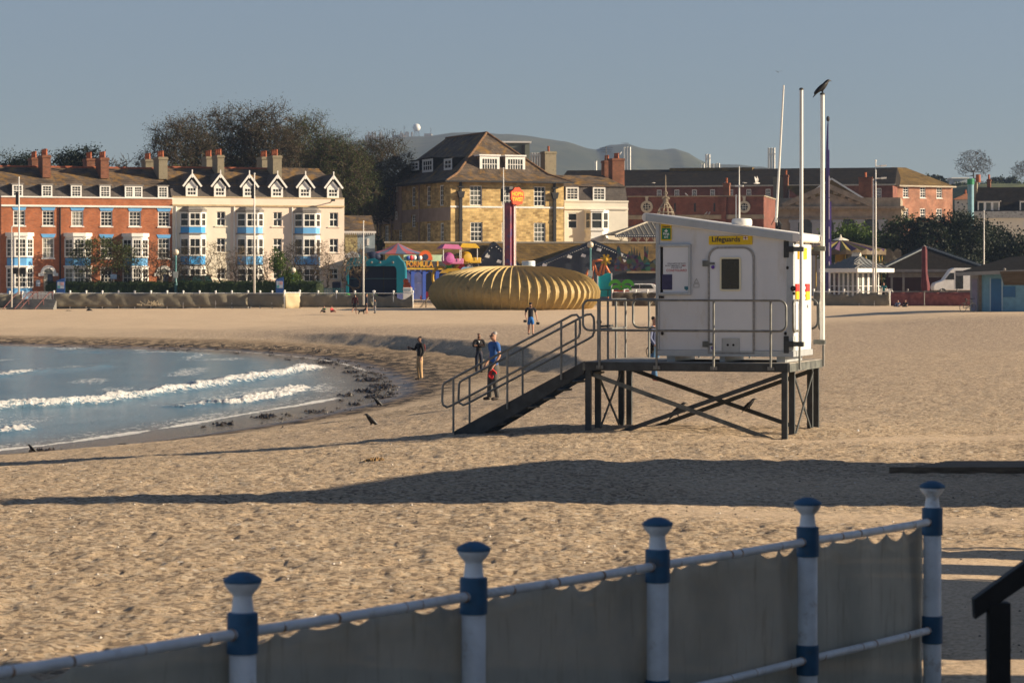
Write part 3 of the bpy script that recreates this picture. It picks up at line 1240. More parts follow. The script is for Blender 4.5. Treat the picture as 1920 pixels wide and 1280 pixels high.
	for px0, px1 in ((1493.2, 1499.8), (1511.6, 1518.2)):
		(y0, za), (y1, zb_) = q(px0, 532), q(px1, 562)
		zm = za + (zb_ - za) * .48
		mb = MB()
		mb.box(xs - .02, xs + .006, y0, y1, zm, za)
		mb.m = 1
		mb.box(xs - .02, xs + .006, y0, y1, zb_, zm)
		mb.build('flag_sticker', [M_RED, M_AMB], t)
	(y0, za), (y1, zb_) = q(1497.5, 464), q(1512.5, 486)
	mb = MB()
	mb.box(xs - .02, xs + .006, y0, y1, zb_, za)
	mb.build('warning_sticker', M_AMB, t)
	mb = MB()
	for px in (1490.5, 1507, 1522.2):
		y, z = q(px, 455)
		mb.box(xs - .02, xs + .01, y - .045, y + .045, z - .03, z + .025)
	mb.build('roof_clip', M_BLACK, t)
	mb = MB()
	y, z = q(1486.5, 541)
	mb.ball((xs, y + .03, z), .05, 8, 5)
	y, z = q(1487, 550)
	mb.ball((xs, y + .06, z), .03, 8, 5)
	mb.build('hook', M_BLACK, t)
	mb = MB()
	for px, py in ((1508, 537), (1508, 547), (1508, 556), (1517, 571), (1490, 624)):
		y, z = q(px, py)
		mb = MB()
		mb.box(xs - .02, xs + .004, y - .09, y + .09, z - .05, z)
		mb.build('small_print', M_PRINT, t)
	return xr, zb


HUT_XR, HUT_ZB = build_hut()


def pole_thing(label, px, ytop, ybot, d, r, brk):
	x, z0 = HF.at(px, ybot, d)
	z1 = HF.z(px, ytop, d)
	w = HF.world(x, d, z0)
	t = thing('flagpole', label, 'flagpole', w, HF.rz, 'flagpoles clamped to the lifeguard hut')
	mb = MB()
	mb.tube([(0, 0, 0), (0, 0, z1 - z0)], [r * 1.05, r * .92], 12)
	mb.build('pole', M_POLE, t, smooth=True)
	mb = MB()
	mb.lathe([(r * .5, 0), (r * 1.15, .0), (r * 1.15, .025), (r * .4, .04)], 10, (0, 0, z1 - z0))
	mb.build('finial', M_DARKST, t)
	for py in brk:
		zz = HF.z(px, py, d) - z0
		mb = MB()
		mb.box(HUT_XR + .03 - x, r * 1.3, -.05 if d < 1 else -.05, .05, zz - .04, zz + .04)
		mb.lathe([(r * 1.25, -.03), (r * 1.25, .03)], 12, (0, 0, zz))
		mb.build('bracket', M_GALV, t)
		if d < 1:
			mb = MB()
			mb.box(HUT_XR - .1 - x, HUT_XR + .03 - x, -.06, -.02, zz - .05, zz + .05)
			mb.build('bracket', M_DARKST, t)


pole_thing('white flagpole clamped to the front corner of the lifeguard hut, bare topped', 1502.5, 169, 650, .30, .033, (467, 645))
pole_thing('white flagpole clamped to the rear corner of the hut with a crow perched on top', 1542, 178, 646, 2.05, .040, (466, 641))


def antenna():
	d = 1.55
	x, z0 = HF.at(1455, 417, d)
	x1, z1 = HF.at(1469.5, 160, d)
	w = HF.world(x, d, z0)
	t = thing('radio_antenna', 'slender leaning white whip antenna rising from the hut roof', 'antenna', w, HF.rz)
	mb = MB()
	h = z1 - z0
	mb.tube([(0, 0, 0), ((x1 - x) * .25, 0, h * .25), (x1 - x, 0, h)], [.026, .022, .014], 8)
	mb.build('whip', M_POLE, t, smooth=True)
	mb = MB()
	mb.tube([(-.09, .02, -.045), (0, 0, .12), (.11, -.02, -.06)], .009, 6)
	mb.tube([(0, .12, -.05), (0, 0, .12)], .009, 6)
	mb.build('mounting', M_DARKST, t)
	d = 1.0
	x, z0 = HF.at(1386, 416, d)
	z1 = HF.z(1386, 312, d)
	w = HF.world(x, d, z0)
	t = thing('radio_antenna', 'thin white vertical antenna standing on the round roof vent of the hut', 'antenna', w, HF.rz)
	mb = MB()
	mb.tube([(0, 0, -.02), (0, 0, .45), (0, 0, z1 - z0)], [.018, .014, .007], 8)
	mb.tube([(-.055, 0, -.02), (-.055, 0, .48)], .012, 8)
	mb.build('whip', M_POLE, t, smooth=True)
	mb = MB()
	mb.box(-.07, .07, -.015, .015, .62, .645)
	mb.build('cross_piece', M_POLE, t)


antenna()
# ================================================================== foreground railing with its screen
M_FPOST = mat('white_railing_paint', (.78, .82, .85), .5, .1, 5, dirt=((.30, .22, .14), 6, .58, .78), bump=.3, bscale=30)
M_FBLUE = mat('blue_collar_paint', (.035, .115, .215), .55, .15, 6, dirt=((.10, .10, .095), 7, .58, .76))
M_FRUST = mat('rusty_fixing', (.30, .16, .07), .8, .3, 20)


def mesh_cloth_material():
	m, nt, b = _new('olive_screen_cloth')
	vec = _coords(nt, rand=False)
	c = _mix(nt, _noise(nt, vec, 1.6, 5), (.50, .485, .41), (.62, .60, .51))
	c = _mix(nt, _noise(nt, _coords(nt, (5, 5, .6), False), 2.5, 5, .7, .55, .75), c, (.40, .36, .28))
	nt.links.new(c, b.inputs['Base Color'])
	b.inputs['Roughness'].default_value = .95
	b.inputs['Specular IOR Level'].default_value = .1
	b.inputs['Alpha'].default_value = .87
	_bump(nt, b, _noise(nt, _coords(nt, (1, 1, 1), False), 120, 1, lo=0, hi=1), .25, .004)
	return m


M_CLOTH = mesh_cloth_material()
FP0 = Vector((-1.2625, 13.0, 0))
FSTEP = (Vector((788 * 19.64 / F, 19.64, 0)) - FP0) / 4
FU = FSTEP.normalized()
FRZ = math.atan2(FU.y, FU.x)
FL = FSTEP.length
ZTOP, ZTR, ZLR, ZG = 1.285, 1.0, .235, -.42


def build_fence():
	t = thing('promenade_railing', 'white and blue post and rail fence along the near edge of the beach', 'railing', (FP0.x, FP0.y, 0), FRZ)

	def drop(s):                              # the rail line falls a little to the right
		return -.012 * s / FL
	for k in range(-1, 5):
		x = k * FL
		dz = drop(x)
		po = bpy.data.objects.new('post', None)
		COL.objects.link(po)
		po.parent = t
		po.location = (x, 0, dz)
		mb = MB()
		mb.lathe([(.064, ZG), (.064, ZTR - .09), (.058, ZTR - .08), (.058, ZTR + .09), (.053, ZTR + .10), (.046, ZTR + .168), (.047, ZTR + .178),
				  (.056, ZTR + .188), (.072, ZTR + .205), (.085, ZTR + .226), (.088, ZTR + .236)], 24)
		mb.build('shaft', M_FPOST, po, smooth=True)
		mb = MB()
		z = ZTR + .237
		mb.lathe([(.03, z - .001), (.09, z), (.0925, z + .008), (.089, z + .018), (.06, z + .036), (.03, z + .048), (.004, z + .051)], 24)
		mb.build('cap', M_FBLUE, po, smooth=True)
		for zc in (ZTR, ZLR):
			mb = MB()
			mb.lathe([(.065, zc - .098), (.0735, zc - .094), (.0735, zc + .094), (.06, zc + .099)], 24)
			mb.build('collar', M_FBLUE, po, smooth=True)
			mb = MB()
			mb.ball((-.085, 0, zc + .0), .03, 8, 6, (.5, 1, 1))
			mb.build('rust_stain', M_FRUST, po)
	rnd = random.Random(3)
	for k in range(-2, 4):
		for zc in (ZTR, ZLR):
			x0, x1 = k * FL + .06, (k + 1) * FL - .055
			mb = MB()
			pts = [(x0 + (x1 - x0) * i / 8, 0, zc + drop(x0 + (x1 - x0) * i / 8) - .004 * math.sin(math.pi * i / 8)) for i in range(9)]
			mb.tube(pts, .026, 14)
			rl = mb.build('rail', M_FPOST, t, smooth=True)
			for i in range(4):
				x = x0 + .08 + (x1 - x0 - .16) * (i + rnd.random() * .9) / 4
				z = zc + drop(x) - .003
				mb = MB()
				w_ = rnd.uniform(.004, .018)
				mb.tube([(x, 0, z), (x + w_, 0, z)], .0268, 12)
				mb.build('cord_tie', M_FRUST, rl)
	xs = np.linspace(-2 * FL, 4 * FL + .045, 520)
	zs = np.linspace(0, 1, 14)
	nx, nz = len(xs), len(zs)
	fx = xs / FL
	ph = fx * 7.0 + .6 * vnoise(fx * 2.1, fx * 0, 3)
	amp = .018 + .075 * np.clip(vnoise(np.floor(ph) * 1.7 + 3, fx * 0, 5) + .25, 0, 1)
	top = ZTR + np.array([drop(x) for x in xs]) - .028 - amp * np.abs(np.sin(ph * math.pi)) ** .6 \
		- .06 * np.clip(vnoise(fx * 1.1 + 9, fx * 0, 5) * 2, 0, 1) + .012 * vnoise(fx * 25, fx * 0, 8)
	sag = (np.abs(fx - np.round(fx)) > .06)
	bot = np.full(nx, ZG + .12)
	co, fs = [], []
	for j, tz in enumerate(zs):
		for i in range(nx):
			z = bot[i] + (top[i] - bot[i]) * tz
			y = .088 + .022 * math.sin(fx[i] * 19 + tz * 2) * (.3 + tz * .7) + .02 * vnoise(np.array([xs[i] * 3]), np.array([z * 2.]), 4)[0]
			co.append((xs[i], y, z))
	for j in range(nz - 1):
		for i in range(nx - 1):
			fs.append((j * nx + i, j * nx + i + 1, (j + 1) * nx + i + 1, (j + 1) * nx + i))
	mb = MB()
	mb.add(co, fs)
	o = mb.build('windbreak_screen', M_CLOTH, None, (FP0.x, FP0.y, 0), FRZ, smooth='all')
	so = o.modifiers.new('thickness', 'SOLIDIFY')
	so.thickness = .004
	tag(o, 'olive mesh screen with a scalloped top tied behind the near white and blue railing', 'screen')


build_fence()
M_BLKTIM = mat('black_painted_timber', (.012, .012, .012), .6, .3, 6)
M_TIMBER = mat('weathered_timber', (.16, .125, .09), .85, .3, 4, stretch=(1, 6, 6), bump=.3)


def build_handrail():
	Y = 16.0
	k = F / Y
	x = (1872 - 960) / k
	t = thing('timber_handrail', 'black timber stair handrail rising to the right at the edge of the shade', 'handrail', (x, Y, -.5), R(0))

	def P(px, py):
		return ((px - 1872) / k, CZ - (py - HY) / k + .5)
	mb = MB()
	mb.prism([P(1824, 1121), P(1922, 1050), P(2120, 905), P(2120, 950), P(1922, 1094), P(1826, 1159)], -.05, .05)
	mb.build('rail', M_BLKTIM, t, bevel=.005)
	for px in (1872, 2075):
		a, b = P(px - 20, 1140 - (px - 1872) * .72)[0], P(px + 20, 1100)[0]
		zt = P(px, 1128 - (px - 1872) * .73)[1]
		mb = MB()
		mb.box(a, b, -.06, .06, 0, zt)
		mb.build('post', M_BLKTIM, t, bevel=.004)


build_handrail()


M_SHED = mat('painted_boards', (.30, .33, .36), .7, .1, 2)
M_SHROOF = mat('felt_roof', (.032, .031, .03), .95, .2, 3, spec=.05)


def shade_makers():
	t = thing('unseen_shade_block', 'unseen flat roofed block added right of the view to shade the near railing', 'shade block', (10.5, 12, -.4))  # out of view, added only to put the near railing in shade
	mb = MB()
	mb.box(-3.0, 4, -12, 7.3, 0, 7.6)
	mb.build('wall', M_SHED, t)
	mb = MB()
	mb.box(-3.2, 4.2, -12.2, 7.5, 7.6, 7.8)
	mb.build('roof', M_SHROOF, t)
	t = thing('shade_band_building', 'unseen building added to shade the foreground sand, its canopy beam reaching in at the right edge', 'shade building', (10.2, 36.6, -.1))  # body and roof unseen, shaped to cast the shade band; only the beam shows
	mb = MB()
	mb.box(-1.0, 3.2, -4.2, 3.3, 0, 2.95)
	mb.build('wall', M_SHED, t)
	mb = MB()
	mb.prismx([(-4.4, 2.95), (3.5, 2.95), (1.2, 3.5), (-2.3, 3.9), (-3.1, 5.1), (-3.9, 5.1)], -1.1, 3.4)
	mb.build('roof', M_SHROOF, t)
	mb = MB()
	Y = 34.0
	x0 = (1876 - 960) * Y / F - 10.2
	za, zb = CZ - (509 - HY) * Y / F + .1, CZ - (536 - HY) * Y / F + .1
	mb.prism([(x0, za), (-1.0, za + .05), (-1.0, zb), (x0 + .05, zb + .01)], Y - 36.6 - .05, Y - 36.6 + .05)
	mb.build('canopy_beam', M_TIMBER, t)
	t = thing('boardwalk', 'low timber boardwalk edge lying on the sand at the right', 'boardwalk', (5.25, 38.6, -.05))
	mb = MB()
	mb.box(0, 4, -.05, 0, -.05, .13)
	mb.build('edge_board', M_TIMBER, t)
	mb = MB()
	for k in range(9):
		mb.box(.25 + .1 * k, 4, .005 + k * .2, .19 + k * .2, .06, .10)
	mb.build('deck', M_TIMBER, t)
	t = thing('shade_steps', 'unseen timber steps added past the right edge to stripe the sand with shade', 'steps', (6.4, 26.3, -.4))  # out of view, added for the striped shade in the right corner
	for k in range(5):
		mb = MB()
		mb.box(-.4 + .28 * k, -.1 + .28 * k, -1.6, 1.2, 0, .18 * (k + 1))
		mb.build('tread', M_TIMBER, t)
	for y0, y1, h in ((-5.6, -1.3, 1.6), (-.9, -.2, 1.5), (.25, .9, 1.4)):  # unseen upright boards, spaced to cast shade stripes on the sand
		mb = MB()
		mb.box(.0, .15, y0, y1, 0, h)
		mb.build('shade_board', M_TIMBER, t)
	for z in (.5, 1.0):
		for y in (-1.3, 1.1):
			mb = MB()
			mb.bar((-.3, y, z), (1.2, y, z + .9), .06, .2)
			mb.build('rail', M_TIMBER, t)


shade_makers()
# ================================================================== materials for the town
M_BRED = brick('red_brick', (.44, .135, .05), (.30, .085, .035), (.30, .20, .14), stain=((.12, .06, .045), .7, .66, .9), big=.18)
M_BCH = brick('chimney_brick', (.25, .09, .045), (.16, .06, .035), (.18, .12, .09), stain=((.09, .055, .035), 1.0, .5, .75), big=.25)
M_BDRED = brick('dark_red_brick', (.20, .065, .045), (.13, .045, .035), (.15, .10, .08), stain=((.06, .035, .03), .5, .6, .85))
M_BPINK = brick('pink_red_brick', (.42, .19, .12), (.32, .14, .09), (.36, .25, .18), stain=((.24, .13, .09), .6, .45, .75), big=.3)
M_BYEL = brick('yellow_stone_block', (.62, .44, .19), (.27, .17, .065), (.44, .34, .18), bw=.55, bh=.24, ms=.02, big=.3, bias=-.2)
M_CREAMW = mat('cream_render', (.76, .70, .57), .85, .06, .7, dirt=((.60, .52, .38), 1.5, .62, .85))
M_PEACH = mat('peach_render', (.77, .64, .53), .85, .05, .7, dirt=((.64, .50, .38), 1.5, .62, .85))
M_PALE = mat('pale_cream_render', (.76, .71, .60), .85, .05, .7)
M_PLAS = mat('pinkish_plaster', (.36, .27, .22), .85, .1, 1)
M_STONE = mat('grey_buff_stone', (.30, .255, .19), .9, .2, 1.2, dirt=((.16, .14, .11), 1.5, .55, .8))
M_STONEL = mat('pale_stone', (.46, .42, .34), .9, .12, 2)
M_SLATE = brick('mossy_slate', (.14, .105, .075), (.085, .066, .052), (.04, .032, .026), bw=.3, bh=.2, ms=.012, stain=((.30, .165, .035), .8, .50, .72), big=.35)
M_SLATEG = brick('grey_slate', (.115, .10, .09), (.085, .075, .07), (.05, .045, .04), bw=.3, bh=.2, ms=.012, stain=((.12, .10, .05), .7, .62, .85), big=.2)
M_MOSS = brick('moss_covered_tile', (.20, .125, .035), (.13, .085, .035), (.06, .05, .03), bw=.3, bh=.25, ms=.012, stain=((.06, .05, .035), .8, .55, .8), big=.3)
M_DKROOF = mat('dark_slate_roof', (.018, .016, .015), .9, .3, 1.5, dirt=((.042, .03, .016), .7, .5, .75), spec=.08)
M_RIDGE = mat('terracotta_ridge', (.32, .10, .05), .85, .2, 3)
M_POT = mat('terracotta_pot', (.30, .085, .035), .8, .2, 4)
M_CHIM = mat('rendered_chimney', (.25, .215, .15), .9, .2, 2, dirt=((.12, .11, .07), 2, .5, .75))
M_WF = mat('white_window_paint', (.78, .77, .74), .5, .05, 2)
M_BLUEP = mat('sky_blue_paint', (.12, .36, .68), .55, .08, 2)
M_BLUED = mat('bright_blue_paint', (.04, .29, .66), .55, .08, 2)
M_LEAD = mat('lead_sheet', (.20, .19, .18), .6, .15, 3)
M_BLKP = mat('black_iron', (.015, .015, .016), .5, .2, 3)
M_FLUE = mat('stainless_flue', (.62, .60, .56), .32, .05, 2, metal=.75)
PANES = [mat('window_pane_dark', (.014, .016, .018), .12, .3, .8), mat('window_pane_grey', (.04, .045, .045), .15, .4, .9),
		 mat('window_pane_curtain', (.24, .24, .21), .35, .35, 1.8, stretch=(2, 2, .3)), mat('window_pane_blind', (.12, .13, .115), .25, .4, 1.3)]
RW = random.Random(5)


def T4(x=0, y=0, z=0):
	return Matrix.Translation((x, y, z))


def empty(name, parent):
	o = bpy.data.objects.new(name, None)
	o.empty_display_size = .2
	COL.objects.link(o)
	o.parent = parent
	return o


def facade(mb, x0, x1, z0, z1, ops, y=0.0, rev=.13):
	"""wall sheet with openings (x0,x1,z0,z1) and their reveals"""
	ops = [(max(a, x0), min(b, x1), max(c, z0), min(d, z1)) for a, b, c, d in ops if b > x0 and a < x1 and d > z0 and c < z1]
	xs = sorted({x0, x1} | {a for o in ops for a in o[:2]})
	zs = sorted({z0, z1} | {a for o in ops for a in o[2:]})
	for i in range(len(xs) - 1):
		for j in range(len(zs) - 1):
			cx, cz = (xs[i] + xs[i + 1]) / 2, (zs[j] + zs[j + 1]) / 2
			if any(a < cx < b and c < cz < d for a, b, c, d in ops):
				continue
			mb.quad((xs[i], y, zs[j]), (xs[i + 1], y, zs[j]), (xs[i + 1], y, zs[j + 1]), (xs[i], y, zs[j + 1]))
	for a, b, c, d in ops:
		r = y + rev
		mb.quad((a, y, c), (a, r, c), (a, r, d), (a, y, d))
		mb.quad((b, y, c), (b, y, d), (b, r, d), (b, r, c))
		mb.quad((a, y, d), (a, r, d), (b, r, d), (b, y, d))
		mb.quad((a, y, c), (b, y, c), (b, r, c), (a, r, c))


def sash(fr, pn, x0, x1, z0, z1, cols=2, rows=2, y=.09, fw=.09, bar=.035, mid=True):
	"""sash frame into builder fr, glazing into builder pn"""
	fr.box(x0, x0 + fw, y - .03, y + .05, z0, z1)
	fr.box(x1 - fw, x1, y - .03, y + .05, z0, z1)
	fr.box(x0 + fw, x1 - fw, y - .028, y + .05, z1 - fw, z1)
	fr.box(x0 + fw, x1 - fw, y - .028, y + .05, z0, z0 + fw)
	a, b, c, d = x0 + fw, x1 - fw, z0 + fw, z1 - fw
	for i in range(1, cols):
		x = a + (b - a) * i / cols
		fr.box(x - bar / 2, x + bar / 2, y - .008, y + .02, c, d)
	for j in range(1, rows):
		z = c + (d - c) * j / rows
		w = bar * 1.9 if (mid and j * 2 == rows) else bar
		fr.box(a, b, y - .014, y + .018, z - w / 2, z + w / 2)
	pn.quad((a, y + .03, c), (b, y + .03, c), (b, y + .03, d), (a, y + .03, d))


def window(parent, x0, x1, z0, z1, cols=2, rows=2, M=None, y=.09, fw=.09, bar=.035, pane=None, frame=None, sill=None, mid=True, name='window', label=None):
	fr, pn = MB(M), MB(M)
	sash(fr, pn, x0, x1, z0, z1, cols, rows, y, fw, bar, mid)
	if sill:
		fr.box(x0 - .08, x1 + .08, -.07, y + .05, z0 - .10, z0 - .001)
	o = fr.build(name, frame or M_WF, parent)
	p = pn.build('pane', PANES[pane if pane is not None else RW.choice((0, 0, 0, 1, 1, 2, 3))], o)
	if label:
		o['label'] = label
	return o


def face_M(p, q, M=None):
	"""matrix whose local x runs p->q (plan points), local -y is outward to the right-hand viewer side"""
	dx, dy = q[0] - p[0], q[1] - p[1]
	L = math.hypot(dx, dy)
	m = Matrix(((dx / L, -dy / L, 0, p[0]), (dy / L, dx / L, 0, p[1]), (0, 0, 1, 0), (0, 0, 0, 1)))
	return (M @ m if M is not None else m), L


def bay(parent, xs, out, bands, M, blue, cols=(1, 2, 1), rows=2, corn=M_WF, label=None):
	"""canted bay: xs four x positions, bands list of (z0,z1,kind)"""
	o = empty('bay_window', parent)
	if label:
		o['label'] = label
	P = [(xs[0], 0), (xs[1], -out), (xs[2], -out), (xs[3], 0)]

	def ring(mb, z0, z1, grow):
		c = (xs[1] + xs[2]) / 2
		q = [(xs[0] - grow, .05), (xs[1] - grow * .6, -out - grow), (xs[2] + grow * .6, -out - grow), (xs[3] + grow, .05)]
		mb.prismz(q, z0, z1)
	for z0, z1, kind in bands:
		mb = MB(M)
		if kind == 'win':
			fr, pn = MB(), MB()
			for k in range(3):
				m, L = face_M(P[k], P[k + 1], M)
				f1, p1 = MB(m), MB(m)
				sash(f1, p1, .0, L, z0 + .02, z1 - .02, cols[k], rows, .0, .13, .04)
				b = len(fr.v)
				fr.v += f1.v
				fr.f += [tuple(b + i for i in f) for f in f1.f]
				fr.mi += f1.mi
				b = len(pn.v)
				pn.v += p1.v
				pn.f += [tuple(b + i for i in f) for f in p1.f]
				pn.mi += p1.mi
			fr.build('window_frame', M_WF, o)
			pn.build('pane', PANES[RW.choice((0, 0, 1, 3))], o)
		elif kind == 'blue':
			ring(mb, z0, z1, -.01)
			mb.build('panel', blue, o)
		elif kind == 'wall':
			ring(mb, z0, z1, .0)
			mb.build('panel', M_WF, o)
		elif kind == 'corn':
			ring(mb, z0, z1, .14)
			mb.build('cornice', corn, o)
		elif kind == 'dark':
			ring(mb, z0, z1, .13)
			mb.build('cornice', M_LEAD, o)
		elif kind == 'roof':
			c = (xs[1] + xs[2]) / 2
			g = .2
			a = [(xs[0] - g, .05, z0), (xs[1] - g * .6, -out - g, z0), (xs[2] + g * .6, -out - g, z0), (xs[3] + g, .05, z0)]
			b = [(xs[0] + .25, .05, z1), (xs[1] + .1, -out * .45, z1), (xs[2] - .1, -out * .45, z1), (xs[3] - .25, .05, z1)]
			mb.add(a + b, [(0, 1, 5, 4), (1, 2, 6, 5), (2, 3, 7, 6), (4, 5, 6, 7), (0, 3, 2, 1)])
			mb.build('bay_roof', M_LEAD, o)
	return o


def chimney(parent, x0, x1, y0, y1, z0, z1, M, body, pots=4, cap=.25, name='chimney'):
	mb = MB(M)
	mb.box(x0, x1, y0, y1, z0, z1 - cap)
	mb.box(x0 - .07, x1 + .07, y0 - .07, y1 + .07, z1 - cap, z1 - cap * .45)
	mb.box(x0 - .03, x1 + .03, y0 - .03, y1 + .03, z1 - cap * .45, z1)
	o = mb.build(name, body, parent)
	for k in range(pots):
		y = y0 + (y1 - y0) * (k + .5) / pots
		mb = MB(M)
		mb.lathe([(.16, 0), (.13, .25), (.13, .55), (.16, .6), (.12, .62)], 8, ((x0 + x1) / 2, y, z1))
		mb.build('chimney_pot', M_POT, o, smooth=True)
	return o


# ================================================================== seafront terrace (left)
TF = Frame(320, 267, 20.0)
ZGT = 1.0


def tz(px, py, y=0):
	return TF.z(px, py, y)


def terrace_root(px0, label, name):
	x0 = TF.x(px0)
	w = TF.world(x0, 0, ZGT)
	return thing(name, label, 'house', w, TF.rz, 'seafront terrace houses'), T4(-x0, 0, -ZGT), x0


def mansard(t, M, x0, x1, px, zpar, zk, zr, yr, end=None):
	mb = MB(M)
	e = x1 - (end or 0)
	A = [(x0, .30, zpar - .1), (x1, .30, zpar - .1), (x1, 1.25, zk), (x0, 1.25, zk), (e, yr, zr), (x0, yr, zr), (x1, 2 * yr - .3, zpar - .1), (x0, 2 * yr - .3, zpar - .1)]
	mb.add(A, [(0, 1, 2, 3), (5, 4, 6, 7)] + ([(1, 6, 4, 2)] if end else []))
	mb.build('mansard_slope', M_SLATEG, t)
	mb = MB(M)
	mb.add([(x0, 1.2, zk), (x1, 1.2, zk), (e, yr, zr), (x0, yr, zr), (x0, 1.2, zk - .08), (x1, 1.2, zk - .08)], [(0, 1, 2, 3), (4, 5, 1, 0)])
	mb.build('roof', M_SLATE, t)
	mb = MB(M)
	mb.tube([(x0, yr, zr), (e, yr, zr)], .13, 6)
	mb.build('ridge_tile', M_RIDGE if not end else M_SLATE, t)


def red_house(i, px0, px1, bx, wx, dormers, label, arch):
	t, M, x0 = terrace_root(px0, label, 'red_brick_house')
	x1 = TF.x(px1)
	z0, z1 = ZGT, tz(160, 371)
	zz = lambda py: tz(160, py)
	ops = []
	wins = []
	for c in (bx[4], wx):
		a, b = TF.x(c - 11.3), TF.x(c + 11.3)
		wins.append((a, b, zz(424), zz(395.5)))
	a, b = TF.x(wx - 11.3), TF.x(wx + 11.3)
	wins.append((a, b, zz(484), zz(446)))
	if not arch:
		wins.append((a, b, zz(530), zz(500)))
	else:
		ops.append((TF.x(wx - 8.5), TF.x(wx + 8.5), z0, zz(512)))
	mb = MB(M)
	facade(mb, x0, x1, z0, z1, wins + ops)
	mb.quad((x0, 0, z0), (x0, 11, z0), (x0, 11, z1), (x0, 0, z1))
	mb.quad((x1, 0, z0), (x1, 11, z0), (x1, 11, z1), (x1, 0, z1))
	mb.build('wall', M_BRED, t)
	for w in wins:
		window(t, *w, cols=3, rows=4, M=M, sill=1)
	for k, (a, b, c, d) in enumerate(wins[:3]):
		mb = MB(M)
		zt = d + (zz(388.5) - zz(395.5))
		mb.prism([(a + .02, d + .02), (b - .02, d + .02), (b + .14, zt), (a - .14, zt)], -.04, .02)
		mb.build('lintel', M_BLUEP, t)
	mb = MB(M)
	mb.box(x0, x1, -.16, .02, zz(388.5), zz(385))
	mb.box(x0, x1, -.10, .3, zz(371.5), zz(369))
	mb.build('cornice', M_WF, t)
	xs = [TF.x(bx[0], 0), TF.x(bx[1], -.8), TF.x(bx[2], -.8), TF.x(bx[3], 0)]
	bay(t, xs, .8, [(zz(443.5), zz(437), 'corn'), (zz(447), zz(443.5), 'wall'), (zz(483), zz(447), 'win'), (zz(498), zz(484), 'blue'), (zz(501), zz(498), 'corn'),
					(zz(540), zz(501), 'win'), (z0, zz(540), 'blue')], M, M_BLUEP, (2, 3, 2), 4)
	if arch:
		xc, zs = TF.x(wx), zz(512)
		r0, r1 = TF.x(wx + 8.5) - xc, TF.x(wx + 14.5) - xc
		mb = MB(M)
		n = 14
		oo = [(xc + r1 * math.cos(math.pi * k / n), zs + r1 * math.sin(math.pi * k / n)) for k in range(n + 1)]
		ii = [(xc + r0 * math.cos(math.pi * k / n), zs + r0 * math.sin(math.pi * k / n)) for k in range(n + 1)]
		for k in range(n):
			mb.add([(oo[k][0], -.1, oo[k][1]), (oo[k + 1][0], -.1, oo[k + 1][1]), (ii[k + 1][0], -.1, ii[k + 1][1]), (ii[k][0], -.1, ii[k][1]),
					(oo[k][0], 0, oo[k][1]), (oo[k + 1][0], 0, oo[k + 1][1]), (ii[k + 1][0], .1, ii[k + 1][1]), (ii[k][0], .1, ii[k][1])],
				   [(0, 1, 2, 3), (0, 4, 5, 1), (3, 2, 6, 7)])
		mb.box(xc - r1 - .2, xc - r0, -.11, -.001, zs - .28, zs)
		mb.box(xc + r0, xc + r1 + .2, -.11, -.001, zs - .28, zs)
		mb.build('door_arch', M_WF, t)
		mb = MB(M)
		mb.prism([(xc - r0, z0), (xc + r0, z0)] + [(x * 1.0, z) for x, z in ii], -.012, -.004)
		d = mb.build('door', mat('dark_blue_door', (.02, .03, .06), .4, .2), t)
		mb = MB(M)
		mb.prism(ii, -.03, -.014)
		mb.build('fanlight', PANES[3], d)
		mb = MB(M)
		mb.box(xc - r0, xc + r0, -.04, -.013, zs - .07, zs + .03)
		mb.box(xc - r0, xc - r0 + .35, -.03, -.014, z0 + .3, zs - .12)
		mb.build('door_frame', M_STONEL, d)
	zk, zr = tz(160, 347, 1.25), tz(160, 314.5, 5.5)
	mansard(t, M, x0, x1, 160, z1, zk, zr, 5.5)
	for a, b in dormers:
		xa, xb = TF.x(a, .4), TF.x(b, .4)
		za, zb_ = tz(160, 370, .4), tz(160, 347.5, .4)
		d = empty('dormer', t)
		mb = MB(M)
		mb.box(xa, xb, .45, 2.4, za - .1, zb_)
		mb.build('cheek', M_SLATEG, d)
		mb = MB(M)
		mb.box(xa - .1, xb + .1, .3, 2.6, zb_, zb_ + .1)
		mb.build('dormer_roof', M_LEAD, d)
		n = 2 if b - a > 25 else 1
		for k in range(n):
			window(d, xa + (xb - xa) * k / n, xa + (xb - xa) * (k + 1) / n, za, zb_ - .01, 3, 4, M, .40, .13, .035, pane=RW.choice((0, 1, 3)))
	return t, M, x0, x1


red = []
red.append(red_house(0, 2, 111, (12, 27, 50, 62, 36), 90.5, [(23, 43), (78, 98)], 'leftmost red brick terrace house with a white arched doorway and blue banded bay', True))
red.append(red_house(1, 111, 217, (121, 138, 159, 171, 145), 199.5, [(133, 153), (187, 207)], 'middle red brick terrace house, half hidden by a leafy green tree', False))
red.append(red_house(2, 217, 323, (230, 248, 266, 278, 253), 307.5, [(234, 267), (296, 315)], 'red brick terrace house adjoining the cream houses, one of its dormers a double', True))
t, M, x0, x1 = red[0]
mb = MB(M)
xp = TF.x(112.5)
mb.tube([(xp, -.08, ZGT + .5), (xp, -.08, tz(112, 385))], .07, 6)
mb.build('downpipe', M_BLKP, t)
mb = MB(M)
mb.box(TF.x(67), TF.x(75), -.12, -.02, tz(70, 537), tz(70, 525))
mb.build('hanging_sign', mat('grey_blue_board', (.30, .36, .46), .5, .2, 6), t)


